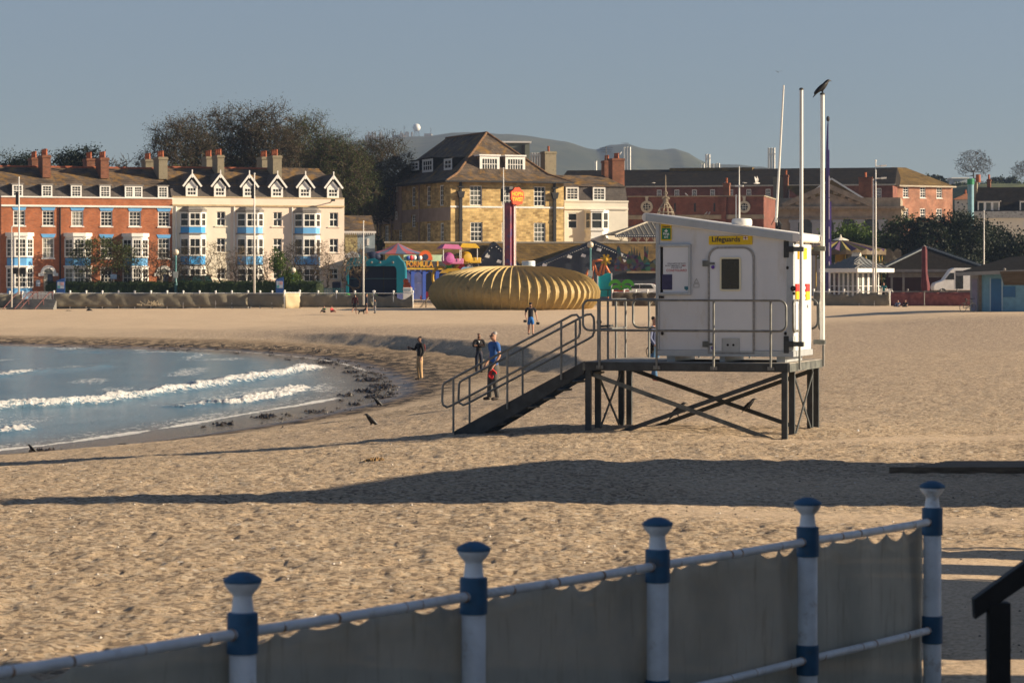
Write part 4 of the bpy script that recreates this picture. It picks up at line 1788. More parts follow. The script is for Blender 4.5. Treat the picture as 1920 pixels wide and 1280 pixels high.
def red_chims():
	for k, (t, M, x0, x1) in enumerate(red):
		a, b = ((80, 100), (189, 209), (298, 319))[k]
		zt = tz(160, (292, 295, 292)[k], 2.6)
		chimney(t, TF.x(a, 2.6), TF.x(b, 2.6) - .25, 2.6, 5.0, tz(160, 334, 2.6), zt, M, M_BCH if k < 2 else M_CHIM, 3)
		a, b = ((59, 77), (162, 181), (272, 291))[k]
		chimney(t, TF.x(a, 7.2), TF.x(b, 7.2) - .2, 6.9, 9.0, tz(160, 325, 7.2) - 1, tz(160, 297, 7.2), M, M_BCH if k < 2 else M_CHIM, 3)


red_chims()


def cream_house(i, px0, px1, b, wx, dorm, label, wallm, end=False):
	t, M, x0 = terrace_root(px0, label, 'cream_house')
	x1 = TF.x(px1)
	zz = lambda py: tz(480, py)
	z0, z1 = ZGT, zz(371)
	a, c = TF.x(wx - 8.2), TF.x(wx + 8.2)
	wins = [(a, c, zz(424), zz(397.3)), (a, c, zz(473), zz(447)), (a, c, zz(523), zz(503))]
	mb = MB(M)
	facade(mb, x0, x1, z0, z1, wins, rev=.16)
	mb.quad((x0, 0, z0), (x0, 11, z0), (x0, 11, z1), (x0, 0, z1))
	mb.quad((x1, 0, z0), (x1, 11, z0), (x1, 11, z1), (x1, 0, z1))
	mb.build('wall', wallm, t)
	for w in wins:
		window(t, *w, cols=2, rows=2, M=M, y=.13, fw=.07, bar=.06, pane=RW.choice((0, 0, 1)))
		mb = MB(M)
		mb.box(w[0] - .2, w[1] + .2, -.08, .0, w[2] - .12, w[2] - .02)
		mb.build('sill', wallm, t)
	mb = MB(M)
	mb.box(x0, x1, -.14, .0, zz(387.5), zz(384.5))
	mb.box(x0, x1, -.06, .3, zz(371.5), zz(369.5))
	mb.build('cornice', mat('ochre_stained_cornice', (.52, .40, .24), .85, .15, 2), t)
	xs = [TF.x(b[0], 0), TF.x(b[1], -.8), TF.x(b[2], -.8), TF.x(b[3], 0)]
	bay(t, xs, .8, [(zz(395), zz(388.6), 'roof'), (zz(398.5), zz(395), 'dark'), (zz(426.5), zz(398.5), 'win'), (zz(437.5), zz(426.5), 'blue'), (zz(440), zz(437.5), 'dark'),
					(zz(446), zz(440), 'wall'), (zz(480.5), zz(446), 'win'), (zz(496), zz(481), 'blue'), (zz(498), zz(496), 'dark'), (zz(502), zz(498), 'wall'), (zz(529), zz(502), 'win'), (z0, zz(529), 'wall')],
		M, M_BLUED if i == 0 else M_BLUEP, (1, 2, 1), 2)
	xp = x0 + .35
	mb = MB(M)
	mb.tube([(xp, -.08, ZGT), (xp, -.08, zz(388))], .06, 6)
	mb.build('downpipe', M_WF, t)
	zk, zr = tz(480, 348, 1.25), tz(480, 316.5, 5.5)
	mansard(t, M, x0, x1, 480, z1, zk, zr, 5.5, 1.0 if end else None)
	for dx in dorm:
		d = empty('dormer', t)
		y0 = .35
		xa, xb = TF.x(dx - 11.5, y0), TF.x(dx + 11.5, y0)
		za, ze, zt = tz(480, 370, y0), tz(480, 351, y0), tz(480, 326.5, y0)
		xc = (xa + xb) / 2
		h = (xb - xa) / 2
		mb = MB(M)
		mb.prism([(xa, za - .1), (xb, za - .1), (xb, ze), (xc, ze + h * 1.15), (xa, ze)], y0 + .06, 3.4)
		mb.build('cheek', M_SLATEG, d)
		g = .26
		k = 1.3
		mb = MB(M)
		for s in (-1, 1):
			mb.add([(xc, y0 - .2, zt), (xc + s * (h + g), y0 - .2, zt - k * (h + g)), (xc + s * (h + g), 3.9, zt - k * (h + g)), (xc, 3.9, zt),
					(xc, y0 - .2, zt + .08), (xc + s * (h + g), y0 - .2, zt - k * (h + g) + .08), (xc + s * (h + g), 3.9, zt - k * (h + g) + .08), (xc, 3.9, zt + .08)],
				   [(0, 1, 2, 3), (4, 5, 6, 7), (0, 1, 5, 4), (1, 2, 6, 5)])
		mb.build('dormer_roof', M_SLATEG, d)
		mb = MB(M)
		for s in (-1, 1):
			mb.bar((xc, y0 - .26 - .004 * s, zt - .1), (xc + s * (h + g + .05), y0 - .26 - .004 * s, zt - .1 - k * (h + g + .05)), .06, .18)
		mb.box(xc - .05, xc + .05, y0 - .3, y0 - .2, zt - .45, zt + .34)
		mb.build('bargeboard', M_WF, d)
		window(d, xa + .02, xb - .02, za, ze + .02, 3, 2, M, y0, .2, .05, pane=0)
		mb = MB(M)
		mb.prism([(xa + .03, ze + .03), (xb - .03, ze + .03), (xc, ze + h * 1.1)], y0 - .01, y0 + .05)
		mb.build('gable_panel', M_WF, d)
	return t, M, x0, x1


cr = []
cr.append(cream_house(0, 323, 432, (337.5, 354.5, 377, 386), 414.5, (359.4, 412.3), 'cream rendered terrace house with the brightest blue bay, next to the red brick', M_CREAMW))
cr.append(cream_house(1, 432, 541, (444, 461.5, 484, 493.5), 520.5, (466.5, 519.3), 'middle cream terrace house, its bay cut by a tall white flagpole', M_PEACH))
cr.append(cream_house(2, 541, 645.5, (551.5, 568.5, 592, 600.5), 626, (571.6, 624.3), 'pale peach end house of the terrace with a lamp bracket near its parapet', M_PEACH, True))
for k, (a, b, py, hy) in enumerate(((408, 425, 292, 3.0), (512, 533, 291, 3.0))):
	t, M = cr[k][0], cr[k][1]
	chimney(t, TF.x(a, hy), TF.x(b, hy) - .25, hy, 5.2, tz(480, 337, hy), tz(480, py, hy), M, M_CHIM, 3)
	chimney(t, TF.x(a - 22, 7.2), TF.x(a - 6, 7.2), 6.9, 9.0, tz(480, 325, 7.2) - 1, tz(480, py + 3, 7.2), M, M_CHIM, 3)
t, M = cr[2][0], cr[2][1]
mb = MB(M)
xl_, zl_ = TF.at(619, 378)
mb.tube([(xl_, 0, zl_ - .1), (xl_, -.9, zl_ + .1)], .05, 6)
mb.box(xl_ - .18, xl_ + .18, -1.15, -.85, zl_, zl_ + .2)
mb.build('lamp_bracket', M_BLKP, t)

# ================================================================== yellow stone hotel
HT = Frame(845, 300, 22.0)


def hotel():
	t = thing('stone_hotel', 'big yellow stone hotel with a mossy hipped roof and white dormers', 'hotel', (HT.o.x, HT.o.y, 1.0), HT.rz)
	M = T4(0, 0, -1.0)
	w = HT.x(1057)
	D = HT.atx(701, 400, 0)[0]
	zz = lambda py: HT.z(950, py)
	z0, ze = 1.0, zz(340)

	def sy(px, py=400):
		return HT.atx(px, py, 0)
	wins = [(HT.x(a), HT.x(b), zz(y1), zz(y0)) for a, b, y0, y1 in ((881, 904, 349, 386), (941, 963, 349, 386), (1001, 1023, 349, 386), (882, 905, 417, 453), (941, 963, 417, 453), (1001, 1023, 417, 453))]
	mb = MB(M)
	facade(mb, 0, w, z0, ze, wins, rev=.2)
	mb.quad((w, 0, z0), (w, D, z0), (w, D, ze), (w, 0, ze))
	mb.build('wall', M_BYEL, t)
	for k, x in enumerate(wins):
		window(t, *x, cols=3, rows=4, M=M, y=.12, fw=.09, bar=.05, pane=(3, 1, 0, 1, 1, 3)[k])
	mb = MB(M)
	mb.box(-.05, w, -.06, .0, zz(390), zz(387))
	mb.build('string_course', M_WF, t)
	for px in (863, 1039):
		x = HT.x(px)
		mb = MB(M)
		mb.box(x - .17, x + .17, -.22, -.02, z0, zz(366))
		mb.prism([(x - .25, zz(372)), (x + .25, zz(372)), (x + .42, zz(360)), (x - .42, zz(360))], -.4, -.01)
		mb.box(x - .3, x + .3, -.35, -.01, zz(353), zz(350))
		mb.box(x - .12, x + .12, -.2, -.01, zz(360), ze)
		mb.box(x - .24, x + .24, -.25, -.01, zz(415), zz(412))
		mb.build('downpipe', M_BLKP, t)
	mS = M @ Matrix(((0, 1, 0, 0), (-1, 0, 0, 0), (0, 0, 1, 0), (0, 0, 0, 1)))   # x' -> -y ; y' -> x
	lw = []
	for a, b, y0, y1 in ((722, 728.5, 355, 390), (772, 778.5, 351, 387), (800, 807, 349, 386), (824, 831.5, 347, 386),
						 (721, 728.5, 423, 454), (747, 753.5, 431, 454), (771.5, 779, 403, 426), (800, 807, 419, 453), (825, 832, 418, 453)):
		pa, pb = sy(a, y1), sy(b, y1)
		zt = sy((a + b) / 2, y0)[1]
		zb = sy((a + b) / 2, y1)[1]
		lw.append((-pa[0], -pb[0], zb, zt))
	mb = MB(mS)
	facade(mb, -D, 0, z0, ze, lw, rev=.2)
	mb.build('wall', M_BYEL, t)
	for k, x in enumerate(lw):
		window(t, *x, cols=2, rows=4, M=mS, y=.12, fw=.12, bar=.05, pane=(0, 1, 1, 0, 2, 1, 3, 1, 1)[k])
	zb0, zb1 = sy(845, 413)[1], sy(845, 388)[1]
	mb = MB(mS)
	facade(mb, -D, -.02, zb0, zb1, [(a - .05, b + .05, c, d) for a, b, c, d in lw], y=-.03, rev=.05)
	mb.build('plaster_band', M_PLAS, t)
	a, b = -sy(743)[0], -sy(754)[0]
	mb = MB(mS)
	mb.box(a, b, -.35, -.031, sy(748, 431)[1], ze)
	mb.build('plaster_pier', M_PLAS, t)
	for zc in (353, 405):
		window(t, (a + b) / 2 - .25, (a + b) / 2 + .35, sy(748, zc + 7)[1], sy(748, zc - 8)[1], 1, 2, mS, -.36, .1, .05, pane=0)
	for px in (709, 714, 735.5, 787.5):
		x = -sy(px)[0]
		mb = MB(mS)
		mb.tube([(x, -.12, z0), (x, -.12, ze)], .09, 6)
		mb.build('downpipe', M_PLAS, t)
	ov = .85
	pk = HT.at(908, 249, 6.2)
	zr = pk[1]
	xr = w / 2
	mb = MB(M)
	zo = ze - .05
	in_ = 1.3
	zi = ze + .85
	A = [(-ov, -ov, zo), (w + ov, -ov, zo), (w + ov, D + ov, zo), (-ov, D + ov, zo)]
	B = [(in_, in_, zi), (w - in_, in_, zi), (w - in_, D - in_, zi), (in_, D - in_, zi)]
	Cc = [(xr, 6.2, zr), (xr, D - 6.2, zr)]
	mb.add(A + B + Cc, [(0, 1, 5, 4), (1, 2, 6, 5), (2, 3, 7, 6), (3, 0, 4, 7), (4, 5, 8), (5, 6, 9, 8), (6, 7, 9), (7, 4, 8, 9)])
	mb.build('roof', M_SLATE, t)
	mb = MB(M)
	mb.box(-ov, w + ov, -ov - .12, -ov, zo - .12, zo + .06)
	mb.box(-ov - .12, -ov, -ov - .12, D + ov, zo - .12, zo + .06)
	mb.quad((-ov, -ov, zo - .1), (w + ov, -ov, zo - .1), (w + ov, .0, zo - .1), (-ov, 0, zo - .1))
	mb.quad((-ov, 0, zo - .1), (0, 0, zo - .1), (0, D, zo - .1), (-ov, D, zo - .1))
	mb.build('gutter', M_BLKP, t)
	mb = MB(M)
	mb.tube([(-ov + .05, -ov + .05, zo), (in_, in_, zi + .05), (xr, 6.2, zr + .04), (xr, D - 6.2, zr + .04)], .12, 6)
	mb.tube([(w + ov - .05, -ov + .05, zo), (w - in_, in_, zi + .05), (xr, 6.2, zr + .04)], .12, 6)
	mb.build('ridge_tile', mat('lichened_ridge', (.16, .09, .045), .9, .3, 3), t)
	for a, b in ((899.5, 936.5), (947.5, 984.5)):
		d = empty('dormer', t)
		yd = 1.9
		xa, xb = HT.x(a, yd), HT.x(b, yd)
		zt, zb = HT.z(940, 293, yd), HT.z(940, 323, yd)
		mb = MB(M)
		mb.box(xa + .03, xb - .03, yd + .05, yd + 4.5, zb - .4, zt)
		mb.build('cheek', M_SLATE, d)
		mb = MB(M)
		mb.box(xa - .1, xb + .1, yd - .15, yd + 4.8, zt, zt + .16)
		mb.build('dormer_roof', M_WF, d)
		window(d, xa, xb, zb, zt - .02, 6, 2, M, yd, .3, .07, pane=1, mid=False)
	for a, b, y0, y1 in ((771, 785, 302, 320), (792, 811, 298, 323), (832.5, 847, 297, 319)):
		d = empty('dormer', t)
		xd = 1.9
		pa, pb = HT.atx(a, 310, xd), HT.atx(b, 310, xd)
		zt, zb = HT.atx((a + b) / 2, y0, xd)[1], HT.atx((a + b) / 2, y1, xd)[1]
		m2 = mS
		mb = MB(m2)
		mb.box(-pa[0] + .03, -pb[0] - .03, xd + .05, xd + 4, zb - .4, zt)
		mb.build('cheek', M_DKROOF, d)
		mb = MB(m2)
		mb.box(-pa[0] - .1, -pb[0] + .1, xd - .1, xd + 4, zt, zt + .12)
		mb.build('dormer_roof', M_DKROOF, d)
		window(d, -pa[0], -pb[0], zb, zt - .02, 2 if b - a < 16 else 4, 2, m2, xd, .25, .1, pane=1, mid=False)
	c = HT.x(1022, 9), HT.x(1043, 9)
	chimney(t, c[0], c[1], 9, 10.3, ze, HT.z(1030, 284, 9), M, M_CHIM, 1)
	return t


hotel()


def plantroom():
	fr = Frame(940, 322, 5)
	t = thing('rooftop_plant_room', 'grey green box shaped plant room rising behind the hotel roof', 'plant room', (fr.o.x, fr.o.y, 1), fr.rz)
	x1 = fr.x(993)
	mb = MB(T4(0, 0, -1))
	mb.box(-1, x1, 0, 5, 8, fr.z(960, 268))
	mb.build('wall', mat('grey_green_cladding', (.17, .19, .16), .7, .1, 2), t)
	mb = MB(T4(0, 0, -1))
	mb.box(-1.2, x1 + .2, -.2, 5.2, fr.z(960, 268), fr.z(960, 265))
	mb.build('roof', M_WF, t)
	mb = MB(T4(0, 0, -1))
	mb.box(fr.x(979), fr.x(984), -.25, -.002, 8, fr.z(960, 272))
	mb.build('downpipe', M_BLKP, t)


plantroom()


def flues(pxs, ytop, ybot, Y, r, label, tie=None):
	x0 = XY(pxs[0], Y)[0]
	zb = CZ - (ybot - HY) * Y / F - 3
	t = thing('flue_stack', label, 'flue stack', (x0, Y, zb), 0, 'steel flue stacks on the roofs')
	for k, px in enumerate(pxs):
		yt = ytop[k] if isinstance(ytop, (list, tuple)) else ytop
		h = CZ - (yt - HY) * Y / F - zb
		x = XY(px, Y)[0] - x0
		mb = MB()
		mb.lathe([(r, 0), (r, h - .1), (r * 1.12, h - .1), (r * 1.12, h), (r * .8, h)], 10, (x, 0, 0))
		mb.build('flue', M_FLUE, t, smooth=True)
	if tie:
		mb = MB()
		z = CZ - (tie - HY) * Y / F - zb
		mb.box(-r, XY(pxs[-1], Y)[0] - x0 + r, -r * 1.3, -r * 1.05, z - .08, z + .08)
		mb.build('tie_bar', M_FLUE, t)
	return t


flues((997, 1002, 1007, 1011.5, 1016), 287, 310, 318, .13, 'row of five short steel flues beside the hotel chimney', 291)
flues((1170.5, 1176, 1181), 276, 316, 410, .16, 'three close steel flues rising behind the red chimney pots', None)
flues((1324.3, 1329.7), 289.5, 318, 412, .17, 'pair of steel flues above the long dark roof', 297)
flues((1314.5, 1319.5, 1337.5, 1343.5, 1348), (307, 307, 307, 306, 306), 318, 411, .15, 'low steel flues either side of the taller pair', None)
flues((1441.5, 1446.5, 1451.5), 277.5, 318, 412, .17, 'three steel flues tied by a bar, standing nearest the hut antenna', 289)
flues((1117,), 302, 320, 409, .2, 'single stubby steel flue left of the red chimney', None)


def cream_right():
	fr = Frame(1058, 309, 16)
	t = thing('cream_villa', 'small cream house with a bow window, right of the yellow hotel', 'house', (fr.o.x, fr.o.y, 1), fr.rz)
	M = T4(0, 0, -1)
	w = fr.x(1177.5)
	zz = lambda py: fr.z(1118, py)
	z0, z1 = 1.0, zz(377)
	wins = [(fr.x(1064.5), fr.x(1083), zz(429), zz(399))]
	mb = MB(M)
	facade(mb, 0, w, z0, z1, wins)
	mb.quad((w, 0, z0), (w, 9, z0), (w, 9, z1), (w, 0, z1))
	mb.build('wall', M_PALE, t)
	window(t, *wins[0], cols=1, rows=2, M=M, y=.08, fw=.12, bar=.07, pane=0)
	mb = MB(M)
	mb.box(0, w, -.15, 0, zz(393), zz(390))
	mb.box(-.02, w + .05, -.08, .3, zz(379), zz(376))
	mb.build('cornice', M_PALE, t)
	xs = [fr.x(1097.5), fr.x(1108, -.7), fr.x(1130, -.7), fr.x(1140.5)]
	bay(t, xs, .7, [(zz(397), zz(394), 'corn'), (zz(430), zz(397), 'win'), (zz(433), zz(430), 'corn'), (zz(446), zz(433), 'wall'), (zz(452), zz(446), 'corn'), (z0, zz(452), 'wall')], M, M_BLUEP, (1, 1, 1), 2)
	mb = MB(M)
	zk, zr = fr.z(1118, 350, 1), fr.z(1118, 329, 4.5)
	mb.add([(0, .25, z1), (w, .25, z1), (w, .9, zk), (0, .9, zk)], [(0, 1, 2, 3)])
	mb.build('mansard_slope', M_SLATEG, t)
	mb = MB(M)
	mb.add([(-.1, .7, zk), (w + .1, .7, zk), (w - 1.5, 4.5, zr), (-.1, 4.5, zr), (w + .1, 8.5, zk), (-.1, 8.5, zk)], [(0, 1, 2, 3), (3, 2, 4, 5), (1, 4, 2)])
	mb.build('roof', M_SLATE, t)
	for a, b in ((1061, 1085), (1111.5, 1135)):
		d = empty('dormer', t)
		xa, xb = fr.x(a, .3), fr.x(b, .3)
		za, zb = fr.z(1118, 376, .3), fr.z(1118, 351.5, .3)
		mb = MB(M)
		mb.box(xa, xb, .35, 2.2, za - .1, zb + .1)
		mb.build('cheek', M_SLATEG, d)
		window(d, xa, xb, za, zb, 3, 4, M, .3, .16, .05, pane=1)
	chimney(t, fr.x(1148.5, 3.5), fr.x(1171, 3.5), 3.5, 5, zk - .5, fr.z(1160, 297, 3.5), M, M_BCH, 3)
	chimney(t, fr.x(1133.5, 7), fr.x(1148, 7), 7, 8.2, zk - 1.5, fr.z(1140, 301, 7), M, M_BCH, 3)
	mb = MB(M)
	mb.tube([(fr.x(1139, 7), 7.5, fr.z(1140, 301, 7)), (fr.x(1139, 7), 7.5, fr.z(1140, 275, 7))], .035, 5)
	for k in range(3):
		mb.tube([(fr.x(1139, 7) - .8 + .1 * k, 7.5, fr.z(1140, 277 + 4 * k, 7)), (fr.x(1139, 7) + .8 - .1 * k, 7.5, fr.z(1140, 277 + 4 * k, 7))], .025, 4)
	mb.build('aerial', M_BLKP, t)


cream_right()


def range_building(px0, Y, ang, px1, ytop, yeave, ybase, label, name, wallm, roofm, wins, depth, hip=0, roof_ridge_px=None, yr=None, cat='building', wcols=3, wrows=3, pane=1):
	fr = Frame(px0, Y, ang)
	t = thing(name, label, cat, (fr.o.x, fr.o.y, 1), fr.rz)
	M = T4(0, 0, -1)
	w = fr.x(px1)
	pm = (px0 + px1) / 2
	zz = lambda py: fr.z(pm, py)
	ops = [(fr.x(a), fr.x(b), zz(d), zz(c)) for a, b, c, d in wins]
	mb = MB(M)
	facade(mb, 0, w, 1.0, zz(yeave), ops)
	mb.quad((0, 0, 1), (0, depth, 1), (0, depth, zz(yeave)), (0, 0, zz(yeave)))
	mb.quad((w, 0, 1), (w, depth, 1), (w, depth, zz(yeave)), (w, 0, zz(yeave)))
	mb.build('wall', wallm, t)
	for o in ops:
		window(t, *o, cols=wcols, rows=wrows, M=M, y=.08, fw=.1, bar=.05, pane=pane, sill=1)
	if ytop:
		y2 = yr or depth / 2
		zr = fr.z(pm, ytop, y2)
		ze = zz(yeave)
		o = .35
		mb = MB(M)
		mb.add([(-o, -o, ze), (w + o, -o, ze), (w + o, depth + o, ze), (-o, depth + o, ze), (hip, y2, zr), (w - hip, y2, zr)],
			   [(0, 1, 5, 4), (2, 3, 4, 5), (1, 2, 5), (3, 0, 4)])
		mb.build('roof', roofm, t)
		mb = MB(M)
		mb.box(-o, w + o, -o - .12, -o, ze - .1, ze + .1)
		mb.build('gutter', M_STONEL, t)
	return fr, t, M, w


fr, t, M, w = range_building(1045, 400, -13, 1674, 317, 349, 380, 'long dark slate roofed brick range running behind the seafront', 'barrack_range', M_BDRED, M_DKROOF,
							 [(x - 4.5, x + 4.5, 355, 374) for x in (1236, 1269, 1302, 1336, 1370, 1404, 1440, 1475, 1510, 1545, 1580, 1615, 1648)], 14, 0)
mb = MB(M)
xa, xb = fr.x(1257, 7), fr.x(1412, 7)
mb.box(xa, xb, 6.2, 8.2, fr.z(1330, 330, 7), fr.z(1330, 315, 7))
mb.build('ridge_cap', M_MOSS, t)
fr, t, M, w = range_building(1674, 396, 27, 1786, 315, 349.5, 440, 'sunlit red brick block with a moss covered hipped roof at the right', 'brick_block', M_BPINK, M_MOSS,
							 [(a, b, c, d) for c, d in ((350.5, 371), (391, 413)) for a, b in ((1693, 1703.5), (1725, 1735.5), (1756, 1766.5))], 12, 4.0, wcols=2, wrows=4, pane=0)
mb = MB(M)
xp = fr.x(1679)
mb.tube([(xp, -.12, 1), (xp, -.12, fr.z(1700, 352))], .1, 6)
mb.build('downpipe', M_WF, t)


def oculus():
	fr = Frame(1178, 330, -11)
	t = thing('oculus_building', 'dark red brick building with two round stone windows behind the hut roof', 'building', (fr.o.x, fr.o.y, 1), fr.rz)
	M = T4(0, 0, -1)
	w = fr.x(1432)
	zz = lambda py: fr.z(1300, py)
	mb = MB(M)
	mb.box(0, w, 0, 14, 1, zz(369))
	mb.build('wall', M_BDRED, t)
	mb = MB(M)
	mb.box(-.1, w + .1, -.15, 14.1, zz(369), zz(367))
	mb.box(-.05, w + .05, -.12, -.001, zz(411), zz(403))
	mb.build('coping', M_STONE, t)
	mb = MB(M)
	mb.box(fr.x(1353), fr.x(1362), -.35, -.002, 1, zz(370))
	mb.build('pilaster', M_BDRED, t)
	for px in (1213, 1395.5):
		xc, zc = fr.at(px, 388)
		r = fr.x(px + 11.3) - xc
		o = empty('round_window', t)
		mb = MB(M)
		n = 24
		frame_ring(mb, [(xc + r * math.cos(2 * math.pi * k / n), zc + r * math.sin(2 * math.pi * k / n)) for k in range(n)],
				   [(xc + .62 * r * math.cos(2 * math.pi * k / n), zc + .62 * r * math.sin(2 * math.pi * k / n)) for k in range(n)], -.2, -.003)
		mb.prism([(xc - .12, zc + r * .95), (xc + .12, zc + r * .95), (xc + .2, zc + r * 1.75), (xc - .2, zc + r * 1.75)], -.24, -.003)
		mb.build('surround', M_STONEL, o)
		mb = MB(M)
		mb.prism([(xc + .62 * r * math.cos(2 * math.pi * k / n), zc + .62 * r * math.sin(2 * math.pi * k / n)) for k in range(n)], -.05, -.004)
		mb.build('pane', PANES[0], o)
		mb = MB(M)
		for k in (-1, 1):
			mb.box(xc + k * r * .2 - .02, xc + k * r * .2 + .02, -.075, -.052, zc - r * .56, zc + r * .56)
			mb.box(xc - r * .56, xc + r * .56, -.08, -.056, zc + k * r * .2 - .02, zc + k * r * .2 + .02)
		mb.build('glazing_bar', M_WF, o)
	for px in (1265.5, 1303, 1339.5):
		mb = MB(M)
		xc = fr.x(px)
		mb.box(xc - .1, xc + .1, -.03, -.003, zz(397), zz(381))
		mb.build('slit_window', PANES[0], t)
	chimney(t, fr.x(1355.5, 6), fr.x(1367.5, 6), 6, 7, zz(369), fr.z(1360, 343, 6), M, M_BCH, 1)


oculus()


def pediment():
	fr = Frame(1428, 350, -9)
	t = thing('pedimented_hall', 'buff stone hall with a classical pediment between the flagpoles', 'hall', (fr.o.x, fr.o.y, 1), fr.rz)
	M = T4(0, 0, -1)
	w = fr.x(1690)
	zz = lambda py: fr.z(1555, py)
	mb = MB(M)
	mb.box(0, w, 0, 16, 1, zz(391))
	mb.build('wall', M_STONE, t)
	mb = MB(M)
	mb.box(-.4, w + .4, -.7, 16, zz(391), zz(387))
	mb.box(.1, w - .1, -.1, 15.9, zz(387), zz(371))
	n = 26
	for k in range(n):
		x = w * (k + .5) / n
		mb.box(x - .28, x + .28, -.55, -.001, zz(393.5), zz(391) - .001)
	mb.box(0, w, -.2, -.001, zz(411), zz(409))
	mb.build('cornice', M_STONE, t)
	xa, xb, xc = fr.x(1468), fr.x(1637), fr.x(1553)
	za, zc = zz(386.9), zz(349)
	mb = MB(M)
	mb.prism([(xa + .4, za), (xb - .4, za), (xc, zc - .9)], -.35, .3)
	mb.build('tympanum', M_STONE, t)
	mb = MB(M)
	for s, x in ((-1, xa), (1, xb)):
		mb.bar((x, -.4 - .01 * s, za + .1), (xc, -.4 - .01 * s, zc), .9, .62)
		for k in range(1, 6):
			f = k / 6
			px_, pz_ = x + (xc - x) * f, za + (zc - za) * f - .45
			mb.box(px_ - .28, px_ + .28, -.62, -.35, pz_ - .2, pz_ + .15)
	mb.build('raking_cornice', M_STONE, t)
	xa, xb, xc = fr.x(1503, 5), fr.x(1620, 5), fr.x(1559, 5)
	za, zc = fr.z(1555, 373, 5), fr.z(1555, 335, 5)
	mb = MB(M)
	mb.add([(xa, 5, za), (xc, 5, zc), (xb, 5, za), (xa, 15, za), (xc, 15, zc), (xb, 15, za)], [(0, 1, 4, 3), (1, 2, 5, 4), (0, 1, 2)])
	mb.build('roof', M_MOSS, t)
	mb = MB(M)
	for x in (xa, xb):
		mb.bar((x, 4.95, za), (xc, 4.95 if x == xa else 4.97, zc), .25, .22)
	mb.build('verge', M_WF, t)
	mb = MB(M)
	x0, x1 = fr.x(1470, 8), fr.x(1540, 8)
	z0, z1 = fr.z(1500, 372, 8), fr.z(1500, 348, 8)
	mb.add([(x0, 8, z1), (x1, 8, z1), (x1, 8, z0), (x0 + 2.2, 8, z0), (x0, 14, z1), (x1, 14, z1)], [(0, 1, 2, 3), (0, 1, 5, 4)])
	mb.build('roof', M_MOSS, t)
	for px in (1489, 1530, 1571, 1612, 1655):
		mb = MB(M)
		x = fr.x(px)
		mb.box(x - .5, x + .5, -.16, -.002, 1, zz(414))
		mb.box(x - .65, x + .65, -.22, -.161, zz(417), zz(412))
		mb.build('pilaster', mat('blue_grey_stone', (.30, .33, .36), .8, .1, 2), t)
	for px in (1450, 1509, 1550, 1591, 1633):
		mb = MB(M)
		x = fr.x(px)
		r = .95
		z = zz(424)
		mb.prism([(x - r, 1.5), (x + r, 1.5)] + [(x + r * math.cos(math.pi * k / 8), z + r * math.sin(math.pi * k / 8)) for k in range(9)], -.06, -.003)
		mb.build('arched_window', PANES[1], t)
	chimney(t, fr.x(1450, 9), fr.x(1476, 9), 9, 10.3, zz(375), fr.z(1460, 332, 9), M, M_CHIM, 0)
	chimney(t, fr.x(1469, 8.8), fr.x(1477.5, 8.8), 8.6, 10.5, zz(375), fr.z(1460, 328, 9), M, M_BCH, 1)
	chimney(t, fr.x(1610, 9), fr.x(1635, 9), 9, 10.6, zz(375), fr.z(1620, 332, 9), M, M_BCH, 4)


pediment()


